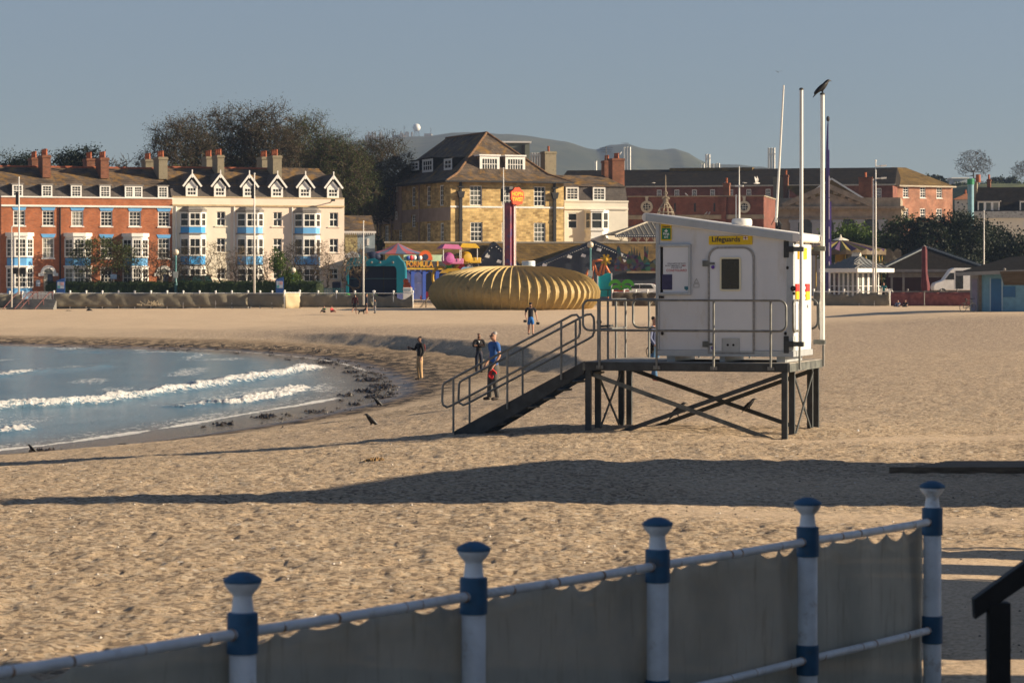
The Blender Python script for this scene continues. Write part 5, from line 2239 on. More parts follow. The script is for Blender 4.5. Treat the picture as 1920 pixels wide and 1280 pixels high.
def right_houses():
	fr = Frame(1826, 360, -14)
	t = thing('slate_roofed_house', 'dark slate roofed house with wide dormer windows at the right edge', 'house', (fr.o.x, fr.o.y, 1), fr.rz)
	M = T4(0, 0, -1)
	w = fr.x(1990)
	zz = lambda py: fr.z(1890, py)
	mb = MB(M)
	mb.box(0, w, 0, 10, 1, zz(398))
	mb.build('wall', M_PALE, t)
	mb = MB(M)
	mb.box(-.1, w, -.25, -.001, zz(409), zz(396))
	mb.build('parapet', mat('peeling_parapet', (.42, .43, .42), .8, .15, 3, dirt=((.14, .14, .14), 4, .56, .62)), t)
	mb = MB(M)
	zr = fr.z(1890, 351, 5)
	mb.add([(0, .1, zz(397)), (w, .1, zz(397)), (w, 5, zr), (0, 5, zr), (w, 10, zz(397)), (0, 10, zz(397))], [(0, 1, 2, 3), (3, 2, 4, 5), (0, 3, 5)])
	mb.build('roof', M_DKROOF, t)
	for a, b, n in ((1833, 1874, 3), (1912, 1945, 2)):
		d = empty('dormer', t)
		xa, xb = fr.x(a, .4), fr.x(b, .4)
		za, zt = fr.z(1890, 397, .4), fr.z(1890, 377.5, .4)
		mb = MB(M)
		mb.box(xa + .02, xb - .02, .5, 4, za, zt)
		mb.build('cheek', M_DKROOF, d)
		mb = MB(M)
		mb.box(xa - .1, xb + .1, .3, 4, zt, zt + .1)
		mb.build('dormer_roof', M_LEAD, d)
		for k in range(n):
			window(d, xa + (xb - xa) * k / n, xa + (xb - xa) * (k + 1) / n, za, zt - .01, 1, 1, M, .42, .15, .04, pane=(0, 3, 2)[k])
	mb = MB(M)
	mb.box(-.9, .1, 3.8, 5.2, 1, fr.z(1830, 341, 4))
	mb.build('chimney', M_CHIM, t)
	for px in (1833.5,):
		mb = MB(M)
		mb.lathe([(.35, 0), (.3, 1.0), (.36, 1.05)], 10, (fr.x(px, 4), 4.5, fr.z(1830, 342, 4)))
		mb.build('chimney_pot', M_POT, t, smooth=True)
	chimney(t, fr.x(1850.5, 6), fr.x(1857, 6), 6, 7, zr - 2, fr.z(1853, 336, 6), M, M_BCH, 1)
	window(t, fr.x(1919), fr.x(1935), zz(440), zz(413), 2, 2, M, -.05, .1, .05, pane=0)
	Y = 352
	x, z1 = XY(1820, Y)[0], CZ - (335 - HY) * Y / F
	f = thing('boiler_flue', 'fat teal blue flue with a green cowl beside the dark roof', 'flue', (x, Y, 1), 0)
	mb = MB()
	mb.lathe([(.40, 0), (.40, z1 - 1.6)], 14)
	mb.build('pipe', mat('teal_flue_paint', (.14, .29, .36), .5, .1, 2), f, smooth=True)
	mb = MB()
	mb.lathe([(.46, z1 - 1.75), (.46, z1 - 1.35), (.42, z1 - 1.32), (.46, z1 - 1.28), (.46, z1 - 1.02), (.4, z1 - 1.0)], 14)
	mb.build('cowl', mat('green_cowl', (.01, .20, .09), .5, .1, 2), f)
	fr2 = Frame(1790, 372, -16)
	h = thing('orange_roofed_cottage', 'small grey cottage with an orange tiled roof left of the teal flue', 'cottage', (fr2.o.x, fr2.o.y, 1), fr2.rz)
	w2 = fr2.x(1832)
	ze, zr2 = fr2.z(1805, 374), fr2.z(1805, 363, 2)
	mb = MB(T4(0, 0, -1))
	mb.box(0, w2, 0, 4, 1, ze)
	mb.build('wall', M_PALE, h)
	mb = MB(T4(0, 0, -1))
	mb.add([(-.2, -.2, ze), (w2, -.2, ze), (w2, 2, zr2), (1.2, 2, zr2), (w2, 4.2, ze), (-.2, 4.2, ze)], [(0, 1, 2, 3), (3, 2, 4, 5), (0, 3, 5)])
	mb.build('roof', mat('orange_tile', (.42, .17, .08), .85, .25, 3), h)
	mb = MB(T4(0, 0, -1))
	mb.lathe([(.14, 0), (.12, .5)], 8, (1.2, 2, zr2))
	mb.build('chimney_pot', M_POT, h)
	fr3 = Frame(1787, 686, 5)
	g = thing('hilltop_block', 'low pale flat roofed block on the green rise behind the brick block', 'building', (fr3.o.x, fr3.o.y, 22), fr3.rz)
	mb = MB(T4(0, 0, -22))
	mb.box(0, fr3.x(1813), 0, 6, 22, fr3.z(1800, 335))
	mb.build('wall', mat('pale_blue_grey_wall', (.42, .46, .50), .7, .1), g)
	mb = MB(T4(0, 0, -22))
	mb.box(-.5, fr3.x(1813) + .5, -.4, 6.4, fr3.z(1800, 335), fr3.z(1800, 333))
	mb.build('roof', M_WF, g)


right_houses()


def side_cottages():
	"""low buildings glimpsed between terrace and hotel"""
	fr = Frame(647, 292, 8)
	t = thing('yellow_cottage', 'low yellow and blue fronted cottage with a mossy roof between terrace and hotel', 'cottage', (fr.o.x, fr.o.y, 1), fr.rz)
	M = T4(0, 0, -1)
	w = fr.x(703)
	zz = lambda py: fr.z(675, py)
	xm = fr.x(670)
	mb = MB(M)
	mb.box(0, xm, 0, 6, 1, zz(434))
	mb.build('wall', mat('straw_yellow_wall', (.52, .45, .22), .8, .1), t)
	mb = MB(M)
	mb.box(xm + .01, w, 0, 6, 1, zz(434))
	mb.build('wall', mat('pale_blue_wall', (.26, .33, .38), .8, .1), t)
	mb = MB(M)
	mb.box(-.1, w + .1, -.25, -.01, zz(437), zz(433.5))
	for k in range(14):
		mb.box(w * k / 14 + .05, w * k / 14 + .14, -.22, -.011, zz(440), zz(437))
	mb.build('gutter', M_WF, t)
	mb = MB(M)
	zr = fr.z(675, 404, 4)
	mb.add([(-.2, -.2, zz(433.4)), (w, -.2, zz(433.4)), (w, 4, zr), (-.2, 4, zr)], [(0, 1, 2, 3)])
	mb.add([(-.2, 4, zr), (w, 4, zr), (w, 8, zz(433.4)), (-.2, 8, zz(433.4))], [(0, 1, 2, 3)])
	mb.build('roof', M_SLATE, t)
	window(t, fr.x(688), fr.x(692), zz(460), zz(447), 1, 2, M, -.06, .1, .04, pane=2)
	fr = Frame(653, 330, 10)
	t = thing('white_shed', 'white gabled outbuilding half hidden in the trees beside the terrace end', 'outbuilding', (fr.o.x, fr.o.y, 1), fr.rz)
	mb = MB(T4(0, 0, -1))
	w = fr.x(700)
	z1 = fr.z(675, 387)
	mb.box(0, w, 0, 6, 1, z1)
	mb.build('wall', M_PALE, t)
	mb = MB(T4(0, 0, -1))
	mb.add([(-.3, -.3, z1), (w + .3, -.3, z1), (w - .5, 3, fr.z(675, 370, 3)), (.5, 3, fr.z(675, 370, 3)), (w + .3, 6, z1), (-.3, 6, z1)], [(0, 1, 2, 3), (2, 3, 5, 4), (0, 3, 5), (1, 2, 4)])
	mb.build('roof', M_LEAD, t)


side_cottages()
# ================================================================== amusements and promenade furniture
def col(name, c, rough=.45, **k):
	return mat(name, c, rough, .08, 2, **k)


M_TEAL = col('teal_fibreglass', (.0, .20, .28))
M_TEALB = col('bright_turquoise_panel', (.0, .42, .46))
M_NAVYC = col('dark_navy_canvas', (.008, .016, .05), .7)
M_LIME = col('lime_green_plastic', (.07, .36, .02))
M_GRN = col('green_plastic', (.02, .30, .05))
M_PINK = col('pink_fibreglass', (.40, .11, .24))
M_MAG = col('magenta_fibreglass', (.36, .07, .25))
M_YELP = col('yellow_fibreglass', (.45, .27, .015))
M_ORG = col('orange_paint', (.50, .075, .006))
M_ORG2 = col('copper_orange_paint', (.58, .17, .06))
M_REDP = col('red_paint', (.62, .03, .04))
M_CAN_P = col('faded_pink_canvas', (.38, .10, .125), .8)
M_CAN_B = col('faded_blue_canvas', (.09, .14, .24), .8)
M_LBLUE = col('light_blue_paint', (.20, .45, .65))
M_BLUEV = col('royal_blue_paint', (.02, .06, .32))
M_GOLD = mat('ribbed_gold_plastic', (.37, .265, .095), .6, .12, .9, col2=(.44, .32, .125), dirt=((.13, .105, .045), .9, .54, .74))
M_BOARD = mat('dark_blue_grey_boards', (.035, .045, .065), .7, .2, 4, stretch=(8, 8, .3))
M_WHT = col('white_gloss_paint', (.80, .80, .78))
M_FLAGP = mat('flagpole_white', (.72, .70, .66), .5, .04, 2)
M_TEALP = col('teal_lamp_paint', (.08, .22, .24))
M_MULTI = []


def multi():
	m, nt, b = _new('painted_scenery')
	vec = _coords(nt, (1, 1, 1))
	v = _n(nt, 'ShaderNodeTexVoronoi')
	v.inputs['Scale'].default_value = 2.6
	nt.links.new(vec, v.inputs['Vector'])
	hs = _n(nt, 'ShaderNodeHueSaturation')
	hs.inputs['Saturation'].default_value = 1.0
	hs.inputs['Value'].default_value = .12
	nt.links.new(v.outputs['Color'], hs.inputs['Color'])
	nt.links.new(hs.outputs[0], b.inputs['Base Color'])
	b.inputs['Roughness'].default_value = .5
	return m


M_SCENE = multi()
YA = 273.0                                    # amusements stand about here
PA = F / YA


def fz(py, Y=YA):
	return CZ - (py - HY) * Y / F


def place(px, Y=YA, z=.95):
	return ((px - 960) * Y / F, Y, z)


class L:
	"""local pixel box helper: x,z of photo pixels relative to a thing at column px, depth Y, base z"""
	def __init__(s, px, Y=YA, z=.95):
		s.px, s.Y, s.z0, s.k = px, Y, z, Y / F

	def x(s, px):
		return (px - s.px) * s.k

	def z(s, py):
		return CZ - (py - HY) * s.k - s.z0

	def p(s, px, py):
		return (s.x(px), s.z(py))

	@property
	def loc(s):
		return ((s.px - 960) * s.k, s.Y, s.z0)


def dome():
	Yc, r = 247.0, 7.62
	t = MB()
	zb = .12
	profr = [(6.35, 0), (6.75, .35), (7.12, .8), (7.38, 1.25), (7.42, 1.7), (7.25, 2.15), (6.85, 2.6), (6.2, 3.0), (5.3, 3.34), (4.2, 3.58), (3.1, 3.75), (2.1, 3.86), (1.5, 3.9)]
	NR, S = 58, 10
	n = NR * S
	vs, fs = [], []
	for i, (pr, z) in enumerate(profr):
		f = 1 - sstep(np.array([pr]), 1.4, 3.0)[0]
		for k in range(n):
			ph = (k % S) / S
			ph = min(ph, 1 - ph)                  # 0 at the fin
			fin = max(0, 1 - ph / .13)
			a = 2 * math.pi * k / n
			amp = (.26 if i > 0 else .12) * (1 - f * .8)
			nr, nz = (.9, -.3) if i < 4 else ((1, .2) if i < 6 else (.5, .85))
			dd = fin * amp - .09 * (1 - f) * (1 - abs(ph - .5) * 2 * 0) * math.cos((ph - .25) * math.pi * 0) * 0
			rr = pr + dd * nr
			vs.append((rr * math.cos(a), rr * math.sin(a), z + dd * nz))
	for i in range(len(profr) - 1):
		for k in range(n):
			fs.append((i * n + k, i * n + (k + 1) % n, (i + 1) * n + (k + 1) % n, (i + 1) * n + k))
	m = MB()
	m.add(vs, fs)
	root = thing('ribbed_dome_cover', 'huge gold ribbed flattened dome lying on the sand in front of the amusements', 'dome', ((964.5 - 960) * Yc / F, Yc, zb))
	m.build('ribbed_shell', M_GOLD, root, smooth=True)
	m = MB()
	m.lathe([(1.75, 3.86), (1.75, 3.98), (1.5, 4.03), (.2, 4.05)], 40)
	m.build('crown_plate', M_GOLD, root, smooth=True)


dome()


def drop_tower():
	q = L(955, 270)
	t = thing('drop_tower_ride', 'slim red and purple drop tower ride topped by an orange blob sign', 'drop tower', q.loc, R(48))
	mb = MB()
	mb.box(q.x(949), q.x(955.5), -.4, .4, 0, q.z(380))
	mb.build('tower_panel', mat('purple_red_swirl', (.10, .015, .08), .4, .3, .8, col2=(.26, .02, .05), dirt=((.06, .025, .16), .9, .56, .62)), t)
	mb = MB()
	mb.box(q.x(955.6), q.x(961.5), -.55, .45, 0, q.z(381))
	mb.m = 1
	mb.box(q.x(955.7), q.x(957), -.60, -.56, 0, q.z(382))
	mb.box(q.x(959.6), q.x(960.6), -.60, -.56, 0, q.z(382))
	mb.build('tower_panel', [M_REDP, M_WHT], t)
	mb = MB()
	mb.box(q.x(951), q.x(960), -.2, .3, q.z(362), q.z(350))
	mb.build('head_frame', M_BLKP, t)
	cx, cz = q.p(955, 368.5)
	cx += .25
	r = 18.5 * q.k
	pts = []
	for k in range(56):
		a = 2 * math.pi * k / 56
		rr = r * (1.0 + .055 * math.cos(a * 9 + 1) + .03 * math.sin(a * 5))
		pts.append((cx + rr * math.cos(a), cz + rr * .9 * math.sin(a)))
	s = empty('sign', t)
	mb = MB()
	mb.prism(pts, -.85, -.65)
	mb.build('sign_board', col('orange_sign', (.50, .045, .004), .7), s)
	mb = MB()
	text_mesh(mb, "HOP'N", .52, cx + .0, cz + .06, -.87, 'CENTER', .02)
	text_mesh(mb, 'TWIST', .52, cx + .0, cz - .46, -.87, 'CENTER', .02)
	mb.build('lettering', col('yellow_lettering', (.62, .36, .01), .7), s)
	for px in (934, 940):
		pass


drop_tower()


def arcade():
	fr = Frame(700, 287, 3)
	t = thing('amusement_arcade', 'long low arcade with a mossy tiled roof and two dark boarded gables', 'arcade', (fr.o.x, fr.o.y, .95), fr.rz)
	M = T4(0, 0, -.95)
	x0, x1 = fr.x(722, 4), fr.x(1250, 4)
	zr = fr.z(1000, 455.5, 5)
	ze = fr.z(1000, 512)
	mb = MB(M)
	mb.add([(x0, 0, ze), (x1, 0, ze), (x1, 5, zr), (x0, 5, zr), (x1, 10, ze), (x0, 10, ze)], [(0, 1, 2, 3), (3, 2, 4, 5), (0, 3, 5), (1, 4, 2)])
	mb.build('roof', M_MOSS, t)
	mb = MB(M)
	mb.box(x0, x1, .3, 9.8, .9, ze)
	mb.build('wall', M_BOARD, t)
	mb = MB(M)
	mb.box(x0 - .1, x1, 4.9, 5.1, zr - .02, zr + .14)
	mb.build('ridge_tile', M_STONEL, t)
	for pa, pl, pr_, yb, bulbs in ((926, 893, 985, 512, 0), (1113, 985, 1178, 512, 1)):
		g = empty('gable', t)
		yf = -1.5
		xc, za = fr.at(pa, 453.5 if bulbs else 455.5, yf)
		xl, zl = fr.at(pl, 507 if bulbs else 500, yf)
		xr, zr2 = fr.at(pr_, 481 if bulbs else 508, yf)
		mb = MB(M)
		mb.prism([(xl, .9), (xr, .9), (xr, zr2 - .15), (xc, za - .15), (xl, zl - .15)], yf + .05, 4)
		mb.build('boarding', M_BOARD, g)
		mb = MB(M)
		for (xa, zz_) in ((xl, zl), (xr, zr2)):
			e = 1 if xa < xc else -1
			mb.bar((xa, yf - .05 - .005 * e, zz_), (xc, yf - .05 - .005 * e, za), .1, .30)
		mb.build('bargeboard', col('navy_trim', (.02, .03, .05)), g)
		mb = MB(M)
		for (xa, zz_) in ((xl, zl), (xr, zr2)):
			mb.add([(xa, yf - .1, zz_ + .16), (xc, yf - .1, za + .16), (xc, 4.5, za + .16), (xa, 4.5, zz_ + .16)], [(0, 1, 2, 3)])
		mb.build('roof', M_SLATE, g)
		mb = MB(M)
		for (xa, zz_) in ((xl, zl), (xr, zr2)):
			n = int(abs(xa - xc) / .22)
			for k in range(1, n):
				f = k / n
				mb.ball((xa + (xc - xa) * f, yf - .14, zz_ + (za - zz_) * f - .19), .045, 6, 4)
		o = mb.build('string_of_bulbs', M_WHT, g)
		o['kind'] = 'stuff'
		for px, py in (((1122, 468), (1093, 479), (1163, 477), (1168, 489), (1020, 497), (1067, 481)) if bulbs else ((913, 480), (935, 490))):
			x, z = fr.at(px, py, yf)
			mb = MB(M)
			mb.prism([(x - .25, z - .1), (x + .2, z - .22), (x + .3, z + .05), (x - .1, z + .2)], yf - .4, yf - .05)
			mb.build('floodlight', M_WHT, g)
	mb = MB(M)
	x = fr.x(1175, -1.4)
	mb.box(x, fr.x(1240, -1.4), -1.7, -1.5, fr.z(1200, 512, -1.5), fr.z(1200, 509, -1.5))
	mb.build('canopy', M_STONE, t)


arcade()


def scenic_board():
	q = L(1180, 284.5, .95)
	t = thing('painted_scenery_board', 'dark colourful cut out ride scenery board with tall ears and fingers above the arcade front', 'scenery board', q.loc)
	P = [(1152, 508), (1152, 490), (1158, 478), (1156, 466), (1159, 459), (1163, 466), (1165, 480), (1170, 492), (1174, 490), (1176, 478), (1180, 470), (1183, 478), (1184, 462), (1187, 478),
		 (1189, 462), (1192, 480), (1194, 465), (1197, 482), (1199, 470), (1202, 486), (1206, 490), (1208, 478), (1207, 464), (1210, 461), (1212, 470), (1214, 462), (1216, 470), (1214, 484), (1219, 491), (1224, 488), (1229, 485), (1236, 492), (1240, 508)]
	mb = MB()
	mb.prism([q.p(*a) for a in P], -.2, .1)
	mb.build('board', M_SCENE, t)


scenic_board()


def stall_wave():
	"""turquoise wave shaped booth"""
	q = L(705, 270)
	t = thing('wave_front_booth', 'teal wave shaped ride booth with a dark navy netted opening', 'booth', q.loc)
	O = [(649, 549), (649, 500), (653, 488), (660, 482), (668, 478), (684, 479), (690, 486), (702, 484), (712, 489), (724, 487), (731, 479), (746, 479), (751, 486), (757, 492), (760, 502), (760, 549)]
	I = [(654, 549), (654, 508), (659, 500), (668, 499), (684, 499), (690, 499), (702, 499), (712, 499), (724, 499), (731, 499), (740, 499), (742, 501), (743, 503), (743.5, 505), (744, 510), (744, 549)]
	mb = MB()
	frame_ring(mb, [q.p(*a) for a in O], [q.p(*a) for a in I], -.5, 3.5)
	mb.build('wave_arch', M_TEAL, t)
	mb = MB()
	mb.box(q.x(654), q.x(744), .6, .7, 0, q.z(499))
	mb.build('net_screen', M_NAVYC, t)
	for px in (675, 719):
		mb = MB()
		mb.box(q.x(px) - .04, q.x(px) + .04, .4, .48, 0, q.z(499))
		mb.build('post', M_BLKP, t)
	mb = MB()
	mb.box(q.x(654), q.x(744), .3, .36, q.z(522.6), q.z(521.8))
	mb.build('cross_rail', M_TEALP, t)
	for px in (673, 697, 713, 737):
		mb = MB()
		mb.ball((q.x(px), -.55, q.z(492)), .11, 10, 6, (1, .4, 1))
		mb.build('lamp', M_LEAD, t, smooth=True)
	mb = MB()
	cx, cz = q.p(662, 483)
	mb.prism([(cx + .62 * math.cos(math.pi * k / 12), cz + .62 * math.sin(math.pi * k / 12)) for k in range(13)], -.7, -.52)
	mb.build('white_crest', M_WHT, t)
	mb = MB()
	for px, r in ((690, .5), (697, .62), (704, .5)):
		mb.ball((q.x(px), .4, q.z(481)), r, 10, 6, (1, .6, .8))
	mb.build('dark_figure_head', M_NAVYC, t, smooth=True)
	q = L(675, 266.5)
	t = thing('lime_tunnel_slide', 'lime green segmented plastic tunnel lying in front of the teal booth', 'play tunnel', q.loc)
	xs = [q.x(a) for a in (644, 658, 671, 684, 708)]
	for a, b in zip(xs[:-1], xs[1:]):
		mb = MB()
		n = 10
		prf = [(a + (b - a) * k / n, (.50 + .16 * math.sin(math.pi * k / n))) for k in range(n + 1)]
		vs, fs = [], []
		for x, r in prf:
			for k in range(13):
				an = math.pi * k / 12
				vs.append((x, r * 1.25 * math.cos(an), r * 1.05 * math.sin(an)))
		for i in range(n):
			for k in range(12):
				fs.append((i * 13 + k, i * 13 + k + 1, (i + 1) * 13 + k + 1, (i + 1) * 13 + k))
		mb.add(vs, fs)
		mb.build('segment', M_GRN if b < xs[-1] else M_LIME, t, smooth='all')


stall_wave()


def formula_ride():
	q = L(765, 276)
	t = thing('striped_canopy_ride', 'roundabout ride with pink and blue striped canopy and FORMULA 1 fascia', 'fairground ride', q.loc, R(22))
	apex = (q.x(765), 3.0, q.z(455))
	mb = MB()
	n = 18
	rx, ry = 57 * q.k, 4.4
	rim = []
	for k in range(n + 1):
		a = math.pi + math.pi * 2 * k / n
		rim.append((q.x(763) + rx * math.cos(a), 3.0 + ry * math.sin(a), q.z(476)))
	for k in range(n):
		mb.m = k % 2
		m_ = [tuple(apex[i] + (rim[j][i] - apex[i]) * .5 - (.16 if i == 2 else 0) for i in range(3)) for j in (k, k + 1)]
		mb.add([apex, m_[0], m_[1]], [(0, 1, 2)])
		mb.add([m_[0], rim[k], rim[k + 1], m_[1]], [(0, 1, 2, 3)])
	mb.build('canopy', [M_CAN_P, M_CAN_B], t)
	mb = MB()
	mb.box(q.x(746), q.x(830), -1.6, -1.45, q.z(490), q.z(478))
	mb.build('painted_band', mat('pale_green_band', (.35, .48, .33), .5, .1, 2), t)
	mb = MB()
	cx, cz = q.p(788, 484)
	mb.prism([(cx + .74 * math.cos(math.pi * k / 14), cz - .2 + .95 * math.sin(math.pi * k / 14)) for k in range(15)], -1.72, -1.61)
	mb.m = 1
	mb.prism([(cx + .3 * math.cos(math.pi * k / 8), cz + .1 + .3 * math.sin(math.pi * k / 8)) for k in range(16)], -1.78, -1.73)
	mb.build('sunburst_crest', [M_ORG, M_NAVYC], t)
	mb = MB()
	for k in range(17):
		a = math.pi * k / 16
		mb.ball((cx + .8 * math.cos(a), -1.7, cz - .2 + 1.0 * math.sin(a)), .045, 6, 4)
	o = mb.build('bulb_row', M_YELP, t)
	o['kind'] = 'stuff'
	for k, (px, m_) in enumerate(((754, M_BLUEV), (760, M_REDP), (767, M_WHT), (773, M_NAVYC), (778, M_WHT))):
		mb = MB()
		mb.ball((q.x(px), -1.7, q.z(483.5)), .2 + .03 * (k % 2), 9, 6, (1, .6, 1.1))
		mb.build('painted_helmet', m_, t, smooth=True)
	fa = empty('fascia', t)
	mb = MB()
	mb.box(q.x(748), q.x(831), -1.7, -1.55, q.z(501.5), q.z(490.3))
	mb.build('fascia_board', mat('black_fascia', (.02, .018, .02), .5, .2, 2), fa)
	mb = MB()
	text_mesh(mb, 'FORMULA', .78, q.x(749.5), q.z(500.2), -1.73, 'LEFT', .035, sx=.80)
	lm = mat('orange_yellow_lettering', (.45, .13, .005), .6, .3, 3, col2=(.55, .32, .015))
	mb.build('lettering', lm, fa)
	mb = MB()
	text_mesh(mb, '1', .80, q.x(808.5), q.z(500.3), -1.73, 'LEFT', .05, sx=1)
	mb.build('lettering', lm, fa)
	mb = MB()
	mb.box(q.x(748), q.x(840), -1.9, -1.5, q.z(505.5), q.z(502.5))
	mb.build('yellow_gutter', M_YELP, t)
	mb = MB()
	mb.box(q.x(760), q.x(838), 5.6, 5.8, 0, q.z(503))
	mb.build('back_screen', mat('blue_screen', (.03, .045, .16), .6, .3, 1.4, dirt=((.25, .25, .30), 1.8, .62, .72)), t)
	for px in (763, 786, 812, 834):
		mb = MB()
		mb.bar((q.x(px), -1.5, 0), (q.x(px), -1.5, q.z(503)), .34, .34, (0, 1, 0))
		mb.bar((q.x(px), -1.5, q.z(515)), (q.x(px) - .8, -1.5, q.z(505)), .15, .15)
		mb.bar((q.x(px), -1.48, q.z(515)), (q.x(px) + .8, -1.48, q.z(505)), .15, .15)
		mb.build('column', M_BLUEV, t)
	for k, (px, m_) in enumerate(((798, M_REDP), (824, M_LBLUE))):
		car = MB()
		car.prism([(q.x(px - 9), .0), (q.x(px + 9), .0), (q.x(px + 9), .42), (q.x(px + 4), .5), (q.x(px + 1), .8), (q.x(px - 3), .8), (q.x(px - 5), .45), (q.x(px - 9), .35)], -1.0, 0)
		car.build('ride_car', m_, t, bevel=.06)
	q = L(761, 266)
	t = thing('orange_figure', 'small orange seated cartoonish figure beside the blue ride columns', 'figure', q.loc)
	mb = MB()
	mb.ball((q.x(763), 0, q.z(536)), .42, 10, 8, (.9, .8, 1.0))
	mb.ball((q.x(761), -.05, q.z(527)), .26, 10, 8)
	mb.tube([(q.x(764), -.1, q.z(533)), (q.x(768), -.2, q.z(536)), (q.x(770), -.2, q.z(540))], .11, 8)
	mb.tube([(q.x(760), -.2, q.z(540)), (q.x(757), -.3, q.z(544))], .14, 8)
	mb.build('body', M_ORG, t, smooth='all')
	q = L(632, 275)
	t = thing('checkered_ride_panel', 'dark ride panel with a black and white chequered flag left of the teal booth', 'ride panel', q.loc)
	mb = MB()
	mb.box(q.x(616), q.x(650), -.05, .2, q.z(506), q.z(480))
	mb.build('panel', M_SCENE, t)
	mb = MB()
	for i in range(6):
		for j in range(8):
			mb.m = (i + j) % 2
			x, z = q.x(627) + i * .17 + .06 * j, q.z(504) + j * .2 + .05 * math.sin(i)
			mb.box(x, x + .168, -.12 - .01 * i, -.06, z, z + .198)
	mb.build('chequered_flag', [M_NAVYC, M_WHT], t)
	mb = MB()
	mb.box(q.x(613), q.x(650), -.5, .3, q.z(508), q.z(505.5))
	mb.build('yellow_gutter', M_YELP, t)
	mb = MB()
	mb.box(q.x(616), q.x(650), 0, .1, 0, q.z(508.2))
	mb.build('shutter', mat('dusky_blue_shutter', (.05, .05, .10), .6, .3, 1.2, dirt=((.25, .22, .16), 1.2, .6, .7)), t)


formula_ride()


def helicopter(px, py, Y, body, wing, label):
	q = L(px, Y, .95)
	t = thing('helicopter_ride_car', label, 'ride car', (q.loc[0], Y, CZ - (py - HY) * Y / F), R(25), 'canopied ride cars beside the dome')
	k = q.k
	mb = MB()
	mb.lathe([(.02, -.5), (.4, -.45), (.58, -.22), (.64, 0), (.58, .22), (.4, .45), (.02, .5)], 16)
	for i, v in enumerate(mb.v):
		mb.v[i] = (v[0] * 1.0, v[2] * 1.1, v[1])
	mb.build('cabin', body, t, smooth=True)
	mb = MB()
	mb.bar((.2, 0, -.25), (1.5, 0, -.25), .7, .55)
	mb.build('nose', wing, t, bevel=.1)
	mb = MB()
	mb.add([(-.9, -.7, .95), (1.2, -.7, .9), (1.2, .7, .9), (-.9, .7, .95), (-.5, -.4, 1.38), (.9, -.4, 1.33), (.9, .4, 1.33), (-.5, .4, 1.38)],
		   [(0, 1, 5, 4), (1, 2, 6, 5), (2, 3, 7, 6), (3, 0, 4, 7), (4, 5, 6, 7), (0, 3, 2, 1)])
	mb.build('canopy', wing, t)
	for x in (-.7, 1.0):
		mb = MB()
		mb.tube([(x, -.5, -.2), (x, -.5, 1.0)], .035, 6)
		mb.build('canopy_post', M_WHT, t)


helicopter(840, 485, 263, M_MAG, M_PINK, 'magenta ride car with a pink canopy hanging left of the yellow one')
helicopter(873, 483, 264.5, M_YELP, M_YELP, 'yellow ride car with a yellow canopy hanging right of the pink one')


